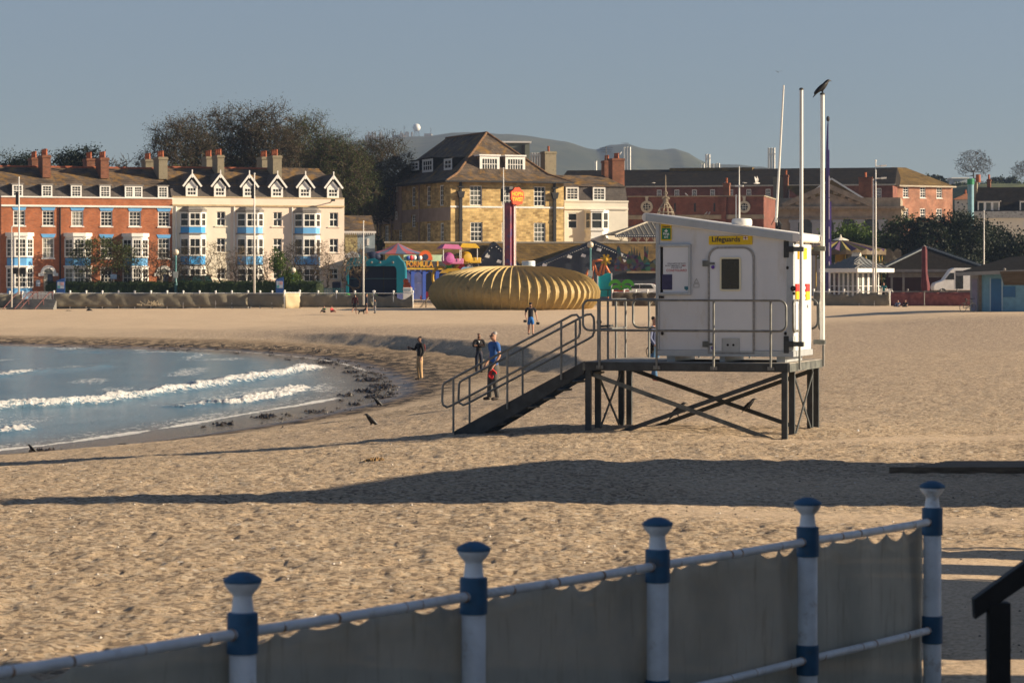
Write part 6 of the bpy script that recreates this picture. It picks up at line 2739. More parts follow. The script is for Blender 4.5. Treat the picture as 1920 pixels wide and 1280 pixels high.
def small_rides():
	q = L(842, 265)
	t = thing('green_ride_arm', 'green jointed ride mast with a yellow hoop beneath the pink ride car', 'ride mast', q.loc)
	mb = MB()
	mb.bar((q.x(842), 0, 0), (q.x(842), 0, q.z(495)), .5, .5, (0, 1, 0))
	mb.build('mast', M_GRN, t)
	mb = MB()
	mb.box(q.x(836), q.x(847), -.5, .1, q.z(499), q.z(491))
	mb.build('mast_head', M_LIME, t)
	mb = MB()
	mb.tube([(q.x(850), 0, q.z(506)), (q.x(860), 0, q.z(495)), (q.x(858), .1, q.z(480))], .2, 8)
	mb.build('arm', M_YELP, t, smooth='all')
	mb = MB()
	mb.tube([(q.x(826) + .75 * math.cos(a), -.4, q.z(520) + 1.0 * math.sin(a)) for a in [2 * math.pi * k / 20 for k in range(20)]], .14, 8, closed=True)
	mb.build('hoop', M_YELP, t, smooth='all')
	q = L(870, 265.5)
	t = thing('red_white_kiddie_car', 'red and white ride car behind the left shoulder of the dome', 'ride car', q.loc)
	mb = MB()
	mb.prism([q.p(853, 505), q.p(871, 505), q.p(871, 496), q.p(866, 490), q.p(857, 490), q.p(853, 496)], -.6, .5)
	mb.build('body', M_REDP, t, bevel=.08)
	mb = MB()
	mb.prism([q.p(856, 494), q.p(868, 494), q.p(866, 491), q.p(858, 491)], -.66, -.61)
	mb.build('window', M_WHT, t)
	q = L(885, 266)
	t = thing('dark_kiddie_car', 'dark ride car with white patches right of the red ride car', 'ride car', q.loc)
	mb = MB()
	mb.prism([q.p(873, 505), q.p(899, 504), q.p(897, 494), q.p(888, 488), q.p(878, 491)], -.5, .5)
	mb.build('body', mat('dark_patchy_paint', (.03, .03, .035), .4, .2, 2, dirt=((.7, .7, .7), 1.3, .58, .6)), t, bevel=.08)
	q = L(875, 262)
	t = thing('blue_ride_awning', 'light blue folded awning just behind the dome top at left', 'awning', q.loc)
	mb = MB()
	mb.add([(q.x(862), -.7, q.z(507)), (q.x(898), -.7, q.z(509)), (q.x(890), .7, q.z(500.5)), (q.x(868), .7, q.z(500.5))], [(0, 1, 2, 3)])
	mb.add([(q.x(862), -.72, q.z(507.5)), (q.x(898), -.72, q.z(509.5)), (q.x(898), -.72, q.z(513)), (q.x(862), -.72, q.z(513))], [(0, 1, 2, 3)])
	mb.build('canvas', M_LBLUE, t)
	mb = MB()
	for px in (864, 896):
		mb.tube([(q.x(px), 0, 0), (q.x(px), 0, q.z(506))], .05, 6)
	mb.build('frame', M_BLUEV, t)
	q = L(848, 263)
	t = thing('blue_canvas_stall', 'low blue and yellow canvas stall tucked behind the left edge of the dome', 'stall', q.loc)
	mb = MB()
	mb.box(q.x(826), q.x(866), -.5, 1, 0, q.z(514))
	mb.build('skirt', mat('blue_white_canvas', (.03, .08, .35), .7, .3, 1.2, dirt=((.55, .6, .7), 1.2, .6, .63)), t)
	mb = MB()
	mb.add([(q.x(824), -.8, q.z(512)), (q.x(868), -.8, q.z(512)), (q.x(860), 1, q.z(503)), (q.x(832), 1, q.z(503))], [(0, 1, 2, 3)])
	mb.build('awning', M_YELP, t)
	q = L(990, 268)
	t = thing('water_tank', 'round pale grey tank with blue bands showing above the dome', 'tank', q.loc)
	mb = MB()
	c = (q.x(991), 0, 0)
	mb.lathe([(12.5 * q.k, 0), (12.5 * q.k, q.z(490)), (12 * q.k, q.z(489))], 20, c)
	mb.build('drum', mat('pale_grey_drum', (.58, .60, .62), .5, .08, 2), t, smooth=True)
	mb = MB()
	mb.lathe([(12.7 * q.k, q.z(494)), (12.7 * q.k, q.z(492.8))], 20, c, cap=False)
	mb.lathe([(12.7 * q.k, q.z(498)), (12.7 * q.k, q.z(497))], 20, c, cap=False)
	mb.build('band', M_LBLUE, t)
	q = L(1137, 262)
	t = thing('turquoise_ride_back', 'turquoise wavy topped ride back panel with white edge posts right of the dome', 'ride panel', q.loc)
	mb = MB()
	mb.prism([q.p(1121.5, 556), q.p(1146, 556), q.p(1146, 512), q.p(1140, 511.5), q.p(1134, 513.5), q.p(1129, 517), q.p(1125, 518), q.p(1121.5, 518)], -.1, .15)
	mb.build('panel', M_TEALB, t)
	for px, y0 in ((1120.7, 517), (1146.8, 512)):
		mb = MB()
		mb.box(q.x(px) - .06, q.x(px) + .06, -.2, .2, 0, q.z(y0))
		mb.build('edge_post', M_WHT, t)
	mb = MB()
	mb.box(q.x(1124), q.x(1146), -.3, -.24, q.z(543.5), q.z(542.5))
	for px in (1124, 1139, 1145):
		mb.box(q.x(px), q.x(px) + .06, -.3, -.24, 0, q.z(543))
	mb.build('black_railing', M_BLKP, t)
	q = L(1128, 265)
	t = thing('orange_trestle_ride', 'copper orange trestle frame with a golden flower behind the turquoise panel', 'ride frame', q.loc)
	for a, b in (((1112, 489), (1131, 488)), ((1112, 490), (1122, 517)), ((1131, 490), (1122, 518)), ((1132, 492), (1143, 513)), ((1104, 505), (1096, 523)), ((1135, 492), (1130, 515))):
		mb = MB()
		pa, pb = q.p(*a), q.p(*b)
		mb.tube([(pa[0], 0, pa[1]), (pb[0], .1, pb[1])], .13, 8)
		mb.build('strut', M_ORG2, t, smooth='all')
	for px, py in ((1112, 489), (1140, 512)):
		mb = MB()
		x, z = q.p(px, py)
		mb.tube([(x, .3, 0), (x, .3, z)], .07, 6)
		mb.build('post', M_ORG2, t)
	mb = MB()
	cx, cz = q.p(1136, 487)
	for k in range(7):
		a = 2 * math.pi * k / 7 + .2
		mb.bar((cx, -.2 - .01 * k, cz), (cx + .55 * math.cos(a), -.2 - .01 * k, cz + .55 * math.sin(a)), .1, .22)
	mb.ball((cx, -.25, cz), .2, 8, 6)
	mb.build('golden_flower', M_YELP, t)
	q = L(1165, 261)
	t = thing('palm_tree_sign', 'bright green double palm tree ride sign on an orange base', 'ride sign', q.loc)
	for sx in (-1, 1):
		for py, r, w in ((533, .62, .22), (541, .50, .18)):
			cx, cz = q.p(1165, py)
			cx += sx * r * .95
			mb = MB()
			n = 12
			oo = [(cx + r * math.cos(math.pi * k / n), cz - .15 + r * 1.0 * math.sin(math.pi * k / n)) for k in range(n + 1)]
			ii = [(cx + r * .55 * math.cos(math.pi * k / n), cz - .15 + r * .45 * math.sin(math.pi * k / n)) for k in range(n, -1, -1)]
			mb.prism(oo + ii, -.12 - w * .1, .05)
			mb.build('frond', M_LIME, t)
	mb = MB()
	mb.box(q.x(1163.8), q.x(1166.2), -.08, .08, .2, q.z(531))
	mb.build('trunk', M_YELP, t)
	mb = MB()
	mb.box(q.x(1150), q.x(1179.5), -.25, .25, 0, q.z(544))
	mb.build('base', M_ORG, t)


small_rides()


def simple_pole(px, ytop, ybot, Y, label, r=.05, group='tall white poles along the promenade', fittings=()):
	zb = fz(ybot, Y)
	h = fz(ytop, Y) - zb
	t = thing('flagpole', label, 'flagpole', (XY(px, Y)[0], Y, zb), 0, group)
	mb = MB()
	mb.tube([(0, 0, 0), (0, 0, h * .5), (0, 0, h)], [r * 1.25, r, r * .6], 10)
	mb.build('pole', M_FLAGP, t, smooth='all')
	mb = MB()
	mb.ball((0, 0, h + r * .6), r * 1.1, 8, 6)
	mb.build('finial', M_FLAGP, t)
	for kind, py in fittings:
		z = fz(py, Y) - zb
		mb = MB()
		if kind == 'cross':
			mb.box(-.75, .75, -.04, .04, z - .05, z + .05)
			mb.ball((.8, 0, z), .12, 8, 5)
		elif kind == 'box':
			mb.box(-.28, -.05, -.15, .15, z - .6, z + .6)
		elif kind == 'speakers':
			mb.box(-.5, -.12, -.2, .2, z - .28, z + .28)
			mb.box(.12, .62, -.2, .2, z - .28, z + .28)
		elif kind == 'arm':
			mb.tube([(0, 0, z), (.6, 0, z + .05)], .05, 6)
			mb.prism([(.5, z - .05), (1.0, z - .0), (1.0, z + .14), (.5, z + .12)], -.12, .12)
		mb.build('fitting', M_BLKP if kind in ('box', 'speakers') else M_FLAGP, t)
	return t


simple_pole(35.5, 334, 552, 256, 'tall white flagpole with two dark boxes low down, in front of the leftmost red house', .075, fittings=(('speakers', 508), ('box', 372)))
simple_pole(22, 426, 576, 253, 'shorter cream pole just left of the tall flagpole by the beach stairs', .05)
simple_pole(477, 327, 550, 257, 'tall white flagpole in front of the cream terrace with a dark box near its top', .085, fittings=(('box', 360),))
simple_pole(681.5, 416, 572, 253, 'cream pole with a dark cap standing on the sand before the teal booth', .07)
simple_pole(944, 316, 505, 258, 'thin white flagpole rising behind the gold dome beside the orange sign', .065, fittings=(('box', 366),))
simple_pole(1637.3, 338, 548, 259, 'left and lower of the twin white poles behind the grey shelter', .07)
simple_pole(1642, 302, 548, 259, 'right and taller of the twin white poles, carrying a camera arm', .08, fittings=(('arm', 335), ('arm', 312)))
simple_pole(1845, 396, 560, 250, 'bare cream pole against the dark trees near the blue hut', .06)
simple_pole(1638.5, 505, 548, 258, 'short white post under the right eave of the grey shelter', .09)


def lamp(px, ytop, ybot, Y, label, globe=True):
	zb = fz(ybot, Y)
	h = fz(ytop, Y) - zb
	t = thing('street_lamp', label, 'lamp post', (XY(px, Y)[0], Y, zb), 0, 'promenade lamp posts')
	mb = MB()
	mb.lathe([(.16, 0), (.16, 1.0), (.10, 1.15), (.085, h - .8), (.12, h - .7), (.06, h - .55)], 12)
	mb.build('post', M_TEALP, t, smooth=True)
	mb = MB()
	if globe:
		mb.ball((0, 0, h - .3), .30, 14, 10)
		mb.build('globe', mat('frosted_globe', (.55, .50, .40), .35, .1, 2), t, smooth='all')
	mb = MB()
	z = h * .42
	mb.box(-.22, .22, -.13, -.09, z - .3, z + .3)
	mb.build('plate', col('pale_plate', (.45, .48, .45)), t)
	return t


lamp(1107, 453, 556, 262, 'teal lamp post with a frosted globe in front of the right hand boarded gable')
lamp(329.5, 467, 550, 262, 'green lamp post before the joint of the red and cream houses')
lamp(549, 501, 550, 262, 'short lamp post with a round globe among green shrubs before the cream houses')


def info_board(px, ytop, ybot, Y, w, label):
	q = L(px, Y, fz(ybot, Y))
	t = thing('information_board', label, 'sign board', q.loc, 0, 'upright blue information boards')
	h = q.z(ytop)
	mb = MB()
	mb.prism([(-w / 2, 0), (w / 2, 0), (w / 2, h + .1), (w * .1, h + .02), (-w / 2, h - .15)], -.06, .06)
	mb.build('board', col('blue_board', (.03, .10, .32)), t)
	mb = MB()
	mb.m = 0
	mb.box(-w * .40, w * .40, -.075, -.061, h * .36, h * .80)
	mb.m = 1
	mb.box(-w * .0, w * .38, -.085, -.076, h * .58, h * .78)
	mb.m = 2
	mb.box(-w * .38, -w * .05, -.085, -.076, h * .38, h * .55)
	mb.build('poster', [mat('pale_poster', (.52, .56, .64), .6, .15, 4), col('pink_poster', (.60, .35, .38)), col('teal_poster', (.12, .38, .42))], t)


info_board(114, 523, 551, 260, .78, 'blue information board with posters beside the silver car')
info_board(524.5, 521, 551, 259, .72, 'blue information board with posters on the fence before the cream houses')


def sign_post():
	q = L(213, 262, fz(551, 262))
	t = thing('road_sign', 'blue road sign on a thin post above a white parking ticket panel', 'road sign', q.loc)
	mb = MB()
	mb.tube([(0, 0, 0), (0, 0, q.z(515))], .035, 6)
	mb.build('post', M_LEAD, t)
	mb = MB()
	mb.box(q.x(207), q.x(219), -.06, -.04, q.z(523), q.z(514))
	mb.build('sign_plate', col('slate_blue_plate', (.15, .24, .38)), t)
	mb = MB()
	mb.prism([(q.x(214) + a, q.z(538) + b) for a, b in rounded(0, .36, -.35, .40, .06)], -.1, -.05)
	mb.build('white_panel', M_WHT, t)
	mb = MB()
	mb.ball((q.x(217.5), -.11, q.z(534)), .05, 8, 5)
	mb.build('symbol', M_BLKP, t)


sign_post()

M_SCREEN = mat('beige_mesh_screen', (.20, .18, .135), .95, .12, 1.5, dirt=((.30, .26, .19), 1.1, .55, .75))
M_SCREENL = mat('pale_canvas_screen', (.46, .38, .24), .9, .08, 1.2)
M_MAROON = mat('maroon_canvas', (.20, .055, .05), .85, .2, 2, col2=(.30, .10, .085))


def beach_fence(px0, px1, Y0, Y1, ytop, ybot, label, cloth, posts, sag=0, name='screened_fence', rail=M_WHT, capc=M_WHT, yb1=None):
	a, b = Vector((*XY(px0, Y0), 0)), Vector((*XY(px1, Y1), 0))
	d = b - a
	Lh = d.length
	rz = math.atan2(d.y, d.x)
	zb = fz(ybot, (Y0 + Y1) / 2) - .1
	zt = fz(ytop, (Y0 + Y1) / 2) - zb
	t = thing(name, label, 'fence', (a.x, a.y, zb), rz)
	n = posts
	for k in range(n + 1):
		x = Lh * k / n
		mb = MB()
		mb.tube([(x, 0, -.3), (x, 0, zt + .05)], .055, 8)
		mb.ball((x, 0, zt + .13), .105, 8, 6)
		mb.build('post', capc, t, smooth='all')
	mb = MB()
	mb.tube([(0, 0, zt - .03), (Lh, 0, zt - .03)], .04, 6)
	mb.tube([(0, 0, zt * .5), (Lh, 0, zt * .5)], .03, 6)
	mb.build('rail', rail, t)
	nx = max(12, int(Lh * 5))
	co, fs = [], []
	for j in range(5):
		for i in range(nx + 1):
			x = Lh * i / nx
			ph = x / (Lh / n)
			fr = ph - math.floor(ph)
			top = zt - .06 - sag * 4 * fr * (1 - fr) * (.4 + .6 * ((int(ph) * 7) % 3) / 2) - .03 * abs(math.sin(ph * 9))
			z = -.1 + (top + .1) * j / 4
			y = -.07 - .06 * math.sin(math.pi * fr) * (1 + .5 * math.sin(ph * 5)) - .05 * math.sin(x * 4 + j)
			co.append((x, y, z))
	for j in range(4):
		for i in range(nx):
			fs.append((j * (nx + 1) + i, j * (nx + 1) + i + 1, (j + 1) * (nx + 1) + i + 1, (j + 1) * (nx + 1) + i))
	mb = MB()
	mb.add(co, fs)
	o = mb.build('screen_cloth', cloth, t, smooth='all')
	sd = o.modifiers.new('thickness', 'SOLIDIFY')
	sd.thickness = .01
	return t


def low_wall(px0, px1, Y, ytop, ybot, label):
	a = XY(px0, Y)
	t = MB()
	w = (px1 - px0) * Y / F
	h = fz(ytop, Y) - fz(ybot, Y)
	t.box(0, w, 0, .4, -.5, h)
	o = t.build('sea_wall', mat('blue_grey_concrete', (.17, .18, .19), .85, .15, 1.2), None, (a[0], Y, fz(ybot, Y)))
	return tag(o, label, 'wall')


YB = 258.0
beach_fence(101, 465, YB, YB, 549, 571, 'long beige screened fence in front of the hedge with white post caps', M_SCREEN, 12)
beach_fence(-30, 42, YB, YB, 550, 573, 'short beige screened fence at the left edge beside the beach stairs', M_SCREEN, 3)
beach_fence(465, 533, YB, YB - 1.5, 549, 571, 'beige screened fence panel left of the pale canvas corner', M_SCREEN, 3)
beach_fence(533.5, 562, YB - 1.5, YB - .2, 548, 574, 'bright pale canvas corner of the beach fence', M_SCREENL, 1, .05)
beach_fence(562, 700, YB, YB - 1, 549, 572, 'beige screened fence below the lime tunnel with a sagging end', M_SCREEN, 4, .12)
beach_fence(702, 774, YB - 1, YB - 3, 549, 573, 'slack beige screen dipping deeply between posts left of the dome', M_SCREEN, 2, .75)
beach_fence(1148, 1236, 259, 259, 547, 571, 'brown screened fence between the dome and the lifeguard hut', mat('brown_screen', (.085, .068, .045), .95, .2, 1.5), 4)
beach_fence(1526, 1668, 261, 259.5, 546, 573, 'beige crumpled screen fence in front of the grey shelter', M_SCREEN, 5, .35)
beach_fence(1671, 1826, 258, 256, 546, 572, 'maroon canvas terrace screen below the closed parasol', M_MAROON, 5, .04, 'terrace_screen', M_LEAD, M_LEAD)
low_wall(42, 470, 258.4, 569, 578, 'low blue grey concrete sea wall under the left fence')


def picket():
	q = L(70, 260, fz(566, 260))
	t = thing('picket_fence', 'white picket fence beside the red stair rails at the left', 'fence', q.loc)
	for k in range(24):
		x = q.x(43) + k * .13
		mb = MB()
		mb.prism([(x - .035, 0), (x + .035, 0), (x + .035, .92), (x, 1.0), (x - .035, .92)], -.02, .02)
		mb.build('pale', M_WHT, t)
	mb = MB()
	for z in (.25, .75):
		mb.box(q.x(42), q.x(42) + 3.1, .021, .06, z - .04, z + .04)
	mb.build('rail', M_WHT, t)
	q = L(55, 256, fz(580, 256))
	t = thing('beach_stairs', 'short beach stairs with dark red handrails at the far left', 'stairs', q.loc)
	mb = MB()
	for k in range(5):
		mb.box(q.x(12), q.x(100), 2.2 - .45 * k - .45 + .0, 2.2 - .45 * k - .002, -.3, .95 - .19 * k)
	mb.build('steps', mat('grey_concrete_step', (.16, .16, .155), .9, .2, 1.5), t)
	for px in (26, 48, 58, 86):
		mb = MB()
		mb.tube([(q.x(px) - .95, -.4, .05), (q.x(px) + .05, 1.6, 1.55), (q.x(px) + .3, 2.0, 1.6)], .05, 6)
		mb.tube([(q.x(px) - .35, .7, .4), (q.x(px) - .35, .7, .95)], .05, 6)
		mb.tube([(q.x(px) + .28, 1.95, .8), (q.x(px) + .28, 1.95, 1.6)], .05, 6)
		mb.build('handrail', mat('dark_red_rail', (.11, .03, .028), .6, .2, 3), t)


picket()


def car(px, Y, ybot, label, paint, name='parked_car', L_=4.1, flip=1, light=None, van=False, cat='car'):
	t = thing(name, label, cat, (XY(px, Y)[0], Y, fz(ybot, Y)), 0)
	t.scale = (flip, 1, 1)
	if van:
		P = [(-2.7, .45), (2.7, .45), (2.72, 1.2), (2.65, 2.45), (2.45, 2.6), (-.7, 2.62), (-1.0, 2.5), (-1.75, 1.45), (-2.6, 1.15), (-2.75, .8)]
		wy, wx = 1.0, (-1.85, 1.75)
	else:
		P = [(-2.0, .35), (2.0, .35), (2.03, .8), (1.95, 1.0), (1.55, 1.42), (1.2, 1.48), (-.35, 1.48), (-1.05, 1.02), (-1.9, .85), (-2.05, .6)]
		wy, wx = .84, (-1.3, 1.25)
	mb = MB()
	mb.prism(P, -wy, wy)
	mb.build('body', paint, t, bevel=.07)
	if van:
		wins = [[(-1.62, 1.5), (-.72, 1.5), (-.72, 2.15), (-1.12, 2.15)]]
		slots = [[(-.60, .6), (.15, .6), (.15, 2.35), (-.60, 2.35)]]
	else:
		wins = [[(-.95, 1.02), (.1, 1.02), (.1, 1.40), (-.35, 1.40)], [(.16, 1.02), (1.5, 1.02), (1.2, 1.38), (.16, 1.40)]]
		slots = []
	for s in (-1, 1):
		for w in wins + (slots if s < 0 else []):
			mb = MB()
			mb.prism(w, s * wy - .012, s * wy + .012)
			mb.build('window' if w in wins else 'open_side_door', M_GLASS, t)
		for x in wx:
			mb = MB()
			mb.tube([(x, s * wy * .72, .33), (x, s * (wy + .015), .33)], .33, 16)
			w_ = mb.build('wheel', M_BLACK, t)
			mb = MB()
			mb.tube([(x, s * (wy + .016), .33), (x, s * (wy + .03), .33)], .2, 12)
			mb.build('rim', M_LEAD, w_)
		mb = MB()
		mb.box(1.9, 2.06, s * wy * .9 - .1, s * wy * .9 + .1, .72, 1.0)
		mb.build('tail_light', light or M_REDP, t)
	if not van:
		mb = MB()
		mb.add([(1.56, -.7, 1.40), (1.56, .7, 1.40), (1.97, .7, 1.02), (1.97, -.7, 1.02)], [(0, 1, 2, 3)])
		mb.build('rear_window', M_GLASS, t)
		mb = MB()
		mb.add([(-.38, -.7, 1.475), (-.38, .7, 1.475), (-1.06, .7, 1.04), (-1.06, -.7, 1.04)], [(0, 1, 2, 3)])
		mb.build('windscreen', M_GLASS, t)
	else:
		for x in (.95, 2.0):
			mb = MB()
			mb.box(x, x + .03, -wy - .012, -wy + .002, .6, 2.4)
			mb.build('door_seam', M_BLACK, t)
	return t


M_CARS = mat('silver_car_paint', (.36, .37, .38), .3, .05, 1, metal=.3)
M_CARB = mat('dark_blue_car_paint', (.02, .03, .10), .3, .05, 1)
M_CARR = mat('dark_red_car_paint', (.10, .015, .02), .35, .05, 1)
car(143, 264, 562, 'silver hatchback parked behind the fence beside the information board', M_CARS)
car(237, 264, 562, 'dark blue car with a red tail light parked behind the fence near the road sign', M_CARB)
car(1215, 268, 560, 'dark red car parked in the shade before the arcade', M_CARR)
car(1196, 264, 561, 'small white car parked left of the dark red one', M_WHT)
car(1634, 268, 560, 'white car half hidden behind the grey shelter', M_WHT, flip=-1)
car(1800, 270, 553, 'white high roofed van with its side door open', M_WHT, 'parked_van', van=True, cat='van')


def booth_bits():
	q = L(585, 263, .95)
	t = thing('ticket_cabin', 'little pale blue cabin behind the fence right of the hedge', 'cabin', q.loc)
	mb = MB()
	mb.prism([q.p(574, 551), q.p(595, 551), q.p(595, 543), q.p(592, 540), q.p(578, 540), q.p(575, 543)], -.5, .6)
	mb.build('wall', col('pale_blue_cabin', (.45, .55, .66)), t)
	for a, b in ((577, 583), (586, 592)):
		mb = MB()
		mb.box(q.x(a), q.x(b), -.54, -.5, q.z(546.5), q.z(542.5))
		mb.build('window', M_GLASS, t)
	q = L(634, 266, .95)
	t = thing('dark_bin', 'dark navy wheeled bin by the left foot of the teal booth', 'bin', q.loc)
	mb = MB()
	mb.prism([q.p(624, 551), q.p(638, 551), q.p(639, 531), q.p(623, 531)], -.4, .4)
	mb.build('body', M_NAVYC, t, bevel=.05)
	mb = MB()
	mb.prism([q.p(622, 531), q.p(640, 531), q.p(638, 528), q.p(625, 528)], -.45, .45)
	mb.build('lid', M_NAVYC, t)
	q = L(765, 262, .95)
	t = thing('white_planter_box', 'small white and red kiosk box at the right end of the beach fence', 'box', q.loc)
	mb = MB()
	mb.box(q.x(756), q.x(773), -.5, .5, -.2, q.z(539))
	mb.build('body', M_WHT, t, bevel=.04)
	mb = MB()
	mb.box(q.x(758), q.x(770), -.53, -.5, q.z(546), q.z(541))
	mb.build('panel', col('light_grey_panel', (.35, .42, .48)), t)
	q = L(605, 262, .95)
	t = thing('blue_railing', 'low teal blue metal railing between the hedge and the teal booth', 'railing', q.loc)
	for k in range(16):
		x = q.x(597) + k * .155
		mb = MB()
		mb.box(x - .02, x + .02, -.02, .02, 0, q.z(541.5))
		mb.build('baluster', M_TEALP, t)
	mb = MB()
	mb.box(q.x(596), q.x(646), -.03, .03, q.z(541.5), q.z(540.5))
	mb.build('rail', M_TEALP, t)
	q = L(788, 256, fz(580, 256))
	t = thing('timber_prop', 'dark timber prop leaning against the fence end left of the dome', 'prop', q.loc)
	mb = MB()
	mb.bar((q.x(786), -.2, 0), (q.x(804), .4, q.z(557)), .1, .14)
	mb.build('strut', M_TIMBER, t)
	mb = MB()
	mb.bar((q.x(798.5), 0, -.1), (q.x(798.5), .2, q.z(562)), .1, .12, (0, 1, 0))
	mb.build('post', M_TIMBER, t)
	q = L(1222, 256, fz(572, 256))
	t = thing('timber_prop', 'pale timber pole leaning on the brown fence beside the hut', 'prop', q.loc)
	mb = MB()
	mb.bar((q.x(1218), -.2, 0), (q.x(1234), .2, q.z(549)), .09, .09)
	mb.build('strut', M_TIMBER, t)
	q = L(365, 263.5, .95)
	t = thing('green_tent', 'low green canvas tent roof showing above the hedge', 'tent', q.loc)
	mb = MB()
	z0, z1 = q.z(529), q.z(517)
	x0, x1, x2, x3 = q.x(330), q.x(363), q.x(393), q.x(400)
	mb.add([(x0, -.8, z0), (x1, -.8, z0), (x0, .5, z1), (x1 - .1, .5, z1)], [(0, 1, 3, 2)])
	mb.m = 1
	mb.add([(x1, -.8, z0), (x3, -.2, z0), (x2, .6, z1 + .02), (x1 - .1, .5, z1)], [(0, 1, 2, 3)])
	mb.m = 0
	mb.box(x0, x3, -.1, .8, 0, z0)
	mb.build('canvas', [col('dark_green_canvas', (.025, .10, .08), .8), col('pale_green_canvas', (.22, .40, .26), .8)], t)


booth_bits()


def shelters():
	fr = Frame(1608, 262, -52)
	t = thing('seafront_shelter', 'grey ribbed roof shelter with white glazed sides, lit on its right end', 'shelter', (fr.o.x, fr.o.y, .95), fr.rz)
	M = T4(0, 0, -.95)
	xl = fr.x(1536)
	yd = fr.atx(1676, 508, 0)[0]
	ze = fr.z(1600, 508)
	zf = fr.z(1600, 504)
	cy = yd / 2
	zr = fr.z(1600, 480, cy)
	r0, r1 = fr.x(1571, cy), fr.x(1627, cy)
	A = [(xl, 0, zf), (0, 0, zf), (0, yd, zf), (xl, yd, zf)]
	B = [(xl + 1.0, 1.0, zf + .45), (-1.0, 1.0, zf + .45), (-1.0, yd - 1.0, zf + .45), (xl + 1.0, yd - 1.0, zf + .45)]
	r0, r1 = xl + yd * .42, -yd * .42
	mb = MB(M)
	mb.add(A + B + [(r0, cy, zr), (r1, cy, zr)], [(0, 1, 5, 4), (1, 2, 6, 5), (2, 3, 7, 6), (3, 0, 4, 7), (4, 5, 9, 8), (5, 6, 9), (6, 7, 8, 9), (7, 4, 8)])
	mb.build('roof', mat('grey_zinc_roof', (.17, .18, .18), .55, .12, 2), t)
	mb = MB(M)
	for k in range(1, 13):
		f = k / 13
		x = xl + (0 - xl) * f
		xt = min(max(x, r0), r1)
		mb.tube([(x, 0, zf + .03), (min(max(x, xl + 1), -1), 1.0, zf + .48), (xt, cy - (.0 if r0 < x < r1 else 0), zr + .03)] if r0 <= x <= r1 else
				[(x, 0, zf + .03), (x, min(x - xl, -x) if 0 else 1.0, zf + .48), (x, max(1.01, cy * min((x - xl) / (r0 - xl), x / r1)), zf + .45 + (zr - zf - .45) * (max(1.01, cy * min((x - xl) / (r0 - xl), x / r1)) - 1) / (cy - 1) + .03)], .045, 5)
	for k in range(1, 9):
		y = yd * k / 9
		yy = min(y, yd - y) / cy
		mb.tube([(0, y, zf + .03), (-1.0, max(1.0, min(y, yd - y)) if y < cy else yd - max(1.0, yd - y), zf + .48), (-max(1.01, -r1 * yy), y, zf + .45 + (zr - zf - .45) * max(0, (max(1.01, -r1 * yy) - 1) / (-r1 - 1)) + .03)], .045, 5)
	mb.build('roof_rib', M_LEAD, t)
	mb = MB(M)
	mb.box(r0, r1, cy - .12, cy + .12, zr - .05, zr + .2)
	for k in range(20):
		x = r0 + (r1 - r0) * (k + .5) / 20
		mb.box(x - .06, x + .06, cy - .04, cy + .04, zr + .2, zr + .34)
	mb.build('ridge_cresting', M_PALE, t)
	mb = MB(M)
	mb.box(xl, 0.0, -.06, .0, ze - .12, zf + .05)
	mb.box(.002, .06, -.06, yd, ze - .12, zf + .05)
	mb.build('fascia', mat('white_fascia', (.72, .70, .66), .6, .05, 2), t)
	wy0, wx1 = 1.0, -1.0
	x0 = fr.x(1556, wy0)
	for k in range(6):
		a = x0 + (wx1 - x0) * k / 6
		b = x0 + (wx1 - x0) * (k + 1) / 6
		window(t, a + .02, b - .02, 1.0, ze - .1, 1, 2, M @ T4(0, wy0, 0), .0, .09, .05, pane=(1, 0, 3, 1, 0, 1)[k], mid=False)
	m2, Lr = face_M((wx1, wy0), (wx1, yd - 1.0), M)
	for k in range(4):
		window(t, Lr * k / 4 + .02, Lr * (k + 1) / 4 - .02, 1.0, ze - .1, 1, 2, m2, .0, .10, .05, pane=(3, 1, 1, 0)[k], mid=False)
	mb = MB(M)
	mb.box(x0, wx1 - .1, wy0 + .1, yd - 1.1, .95, ze - .2)
	mb.build('inner_wall', col('cream_boarding', (.50, .47, .38), .8), t)
	fr = Frame(1662, 276, -8)
	t = thing('dark_pavilion', 'dark hipped roof pavilion with crested ridges behind the maroon parasol', 'pavilion', (fr.o.x, fr.o.y, .95), fr.rz)
	w = fr.x(1860)
	ze = fr.z(1750, 506)
	zp = fr.z(1735, 464, 5.2)
	xc = fr.x(1736, 5.2)
	mb = MB(M)
	mb.add([(-.8, -.8, ze), (w, -.8, ze), (w, 11, ze), (-.8, 11, ze), (xc, 5.2, zp)], [(0, 1, 4), (1, 2, 4), (2, 3, 4), (3, 0, 4)])
	mb.build('roof', mat('brown_shingle', (.022, .019, .016), .95, .3, 3, spec=.05), t)
	mb = MB(M)
	for c in ((-.8, -.8, ze), (w, -.8, ze), (-.8, 11, ze)):
		mb.bar(c, (xc, 5.2, zp + .05), .35, .12)
		for k in range(34):
			f = (k + .5) / 34
			p = Vector(c).lerp(Vector((xc, 5.2, zp)), f)
			mb.box(p.x - .06, p.x + .06, p.y - .05, p.y + .05, p.z + .08, p.z + .24)
	o = mb.build('ridge_cresting', mat('blue_grey_lead', (.10, .12, .14), .6, .1, 2), t)
	mb = MB(M)
	mb.box(0, w, .2, 10, .95, ze)
	mb.build('wall', col('maroon_shutter', (.035, .012, .014), .7), t)
	for px in (1672, 1694, 1735, 1775):
		mb = MB(M)
		x = fr.x(px, -.5)
		mb.box(x - .11, x + .11, -.6, -.4, .95, ze)
		mb.build('column', M_LEAD, t)
	mb = MB(M)
	mb.box(-.8, w, -.9, -.8, ze - .22, ze + .06)
	mb.box(.2, w, .05, .19, fr.z(1750, 520), fr.z(1750, 511))
	mb.build('fascia', M_LEAD, t)
	Y = 255.5
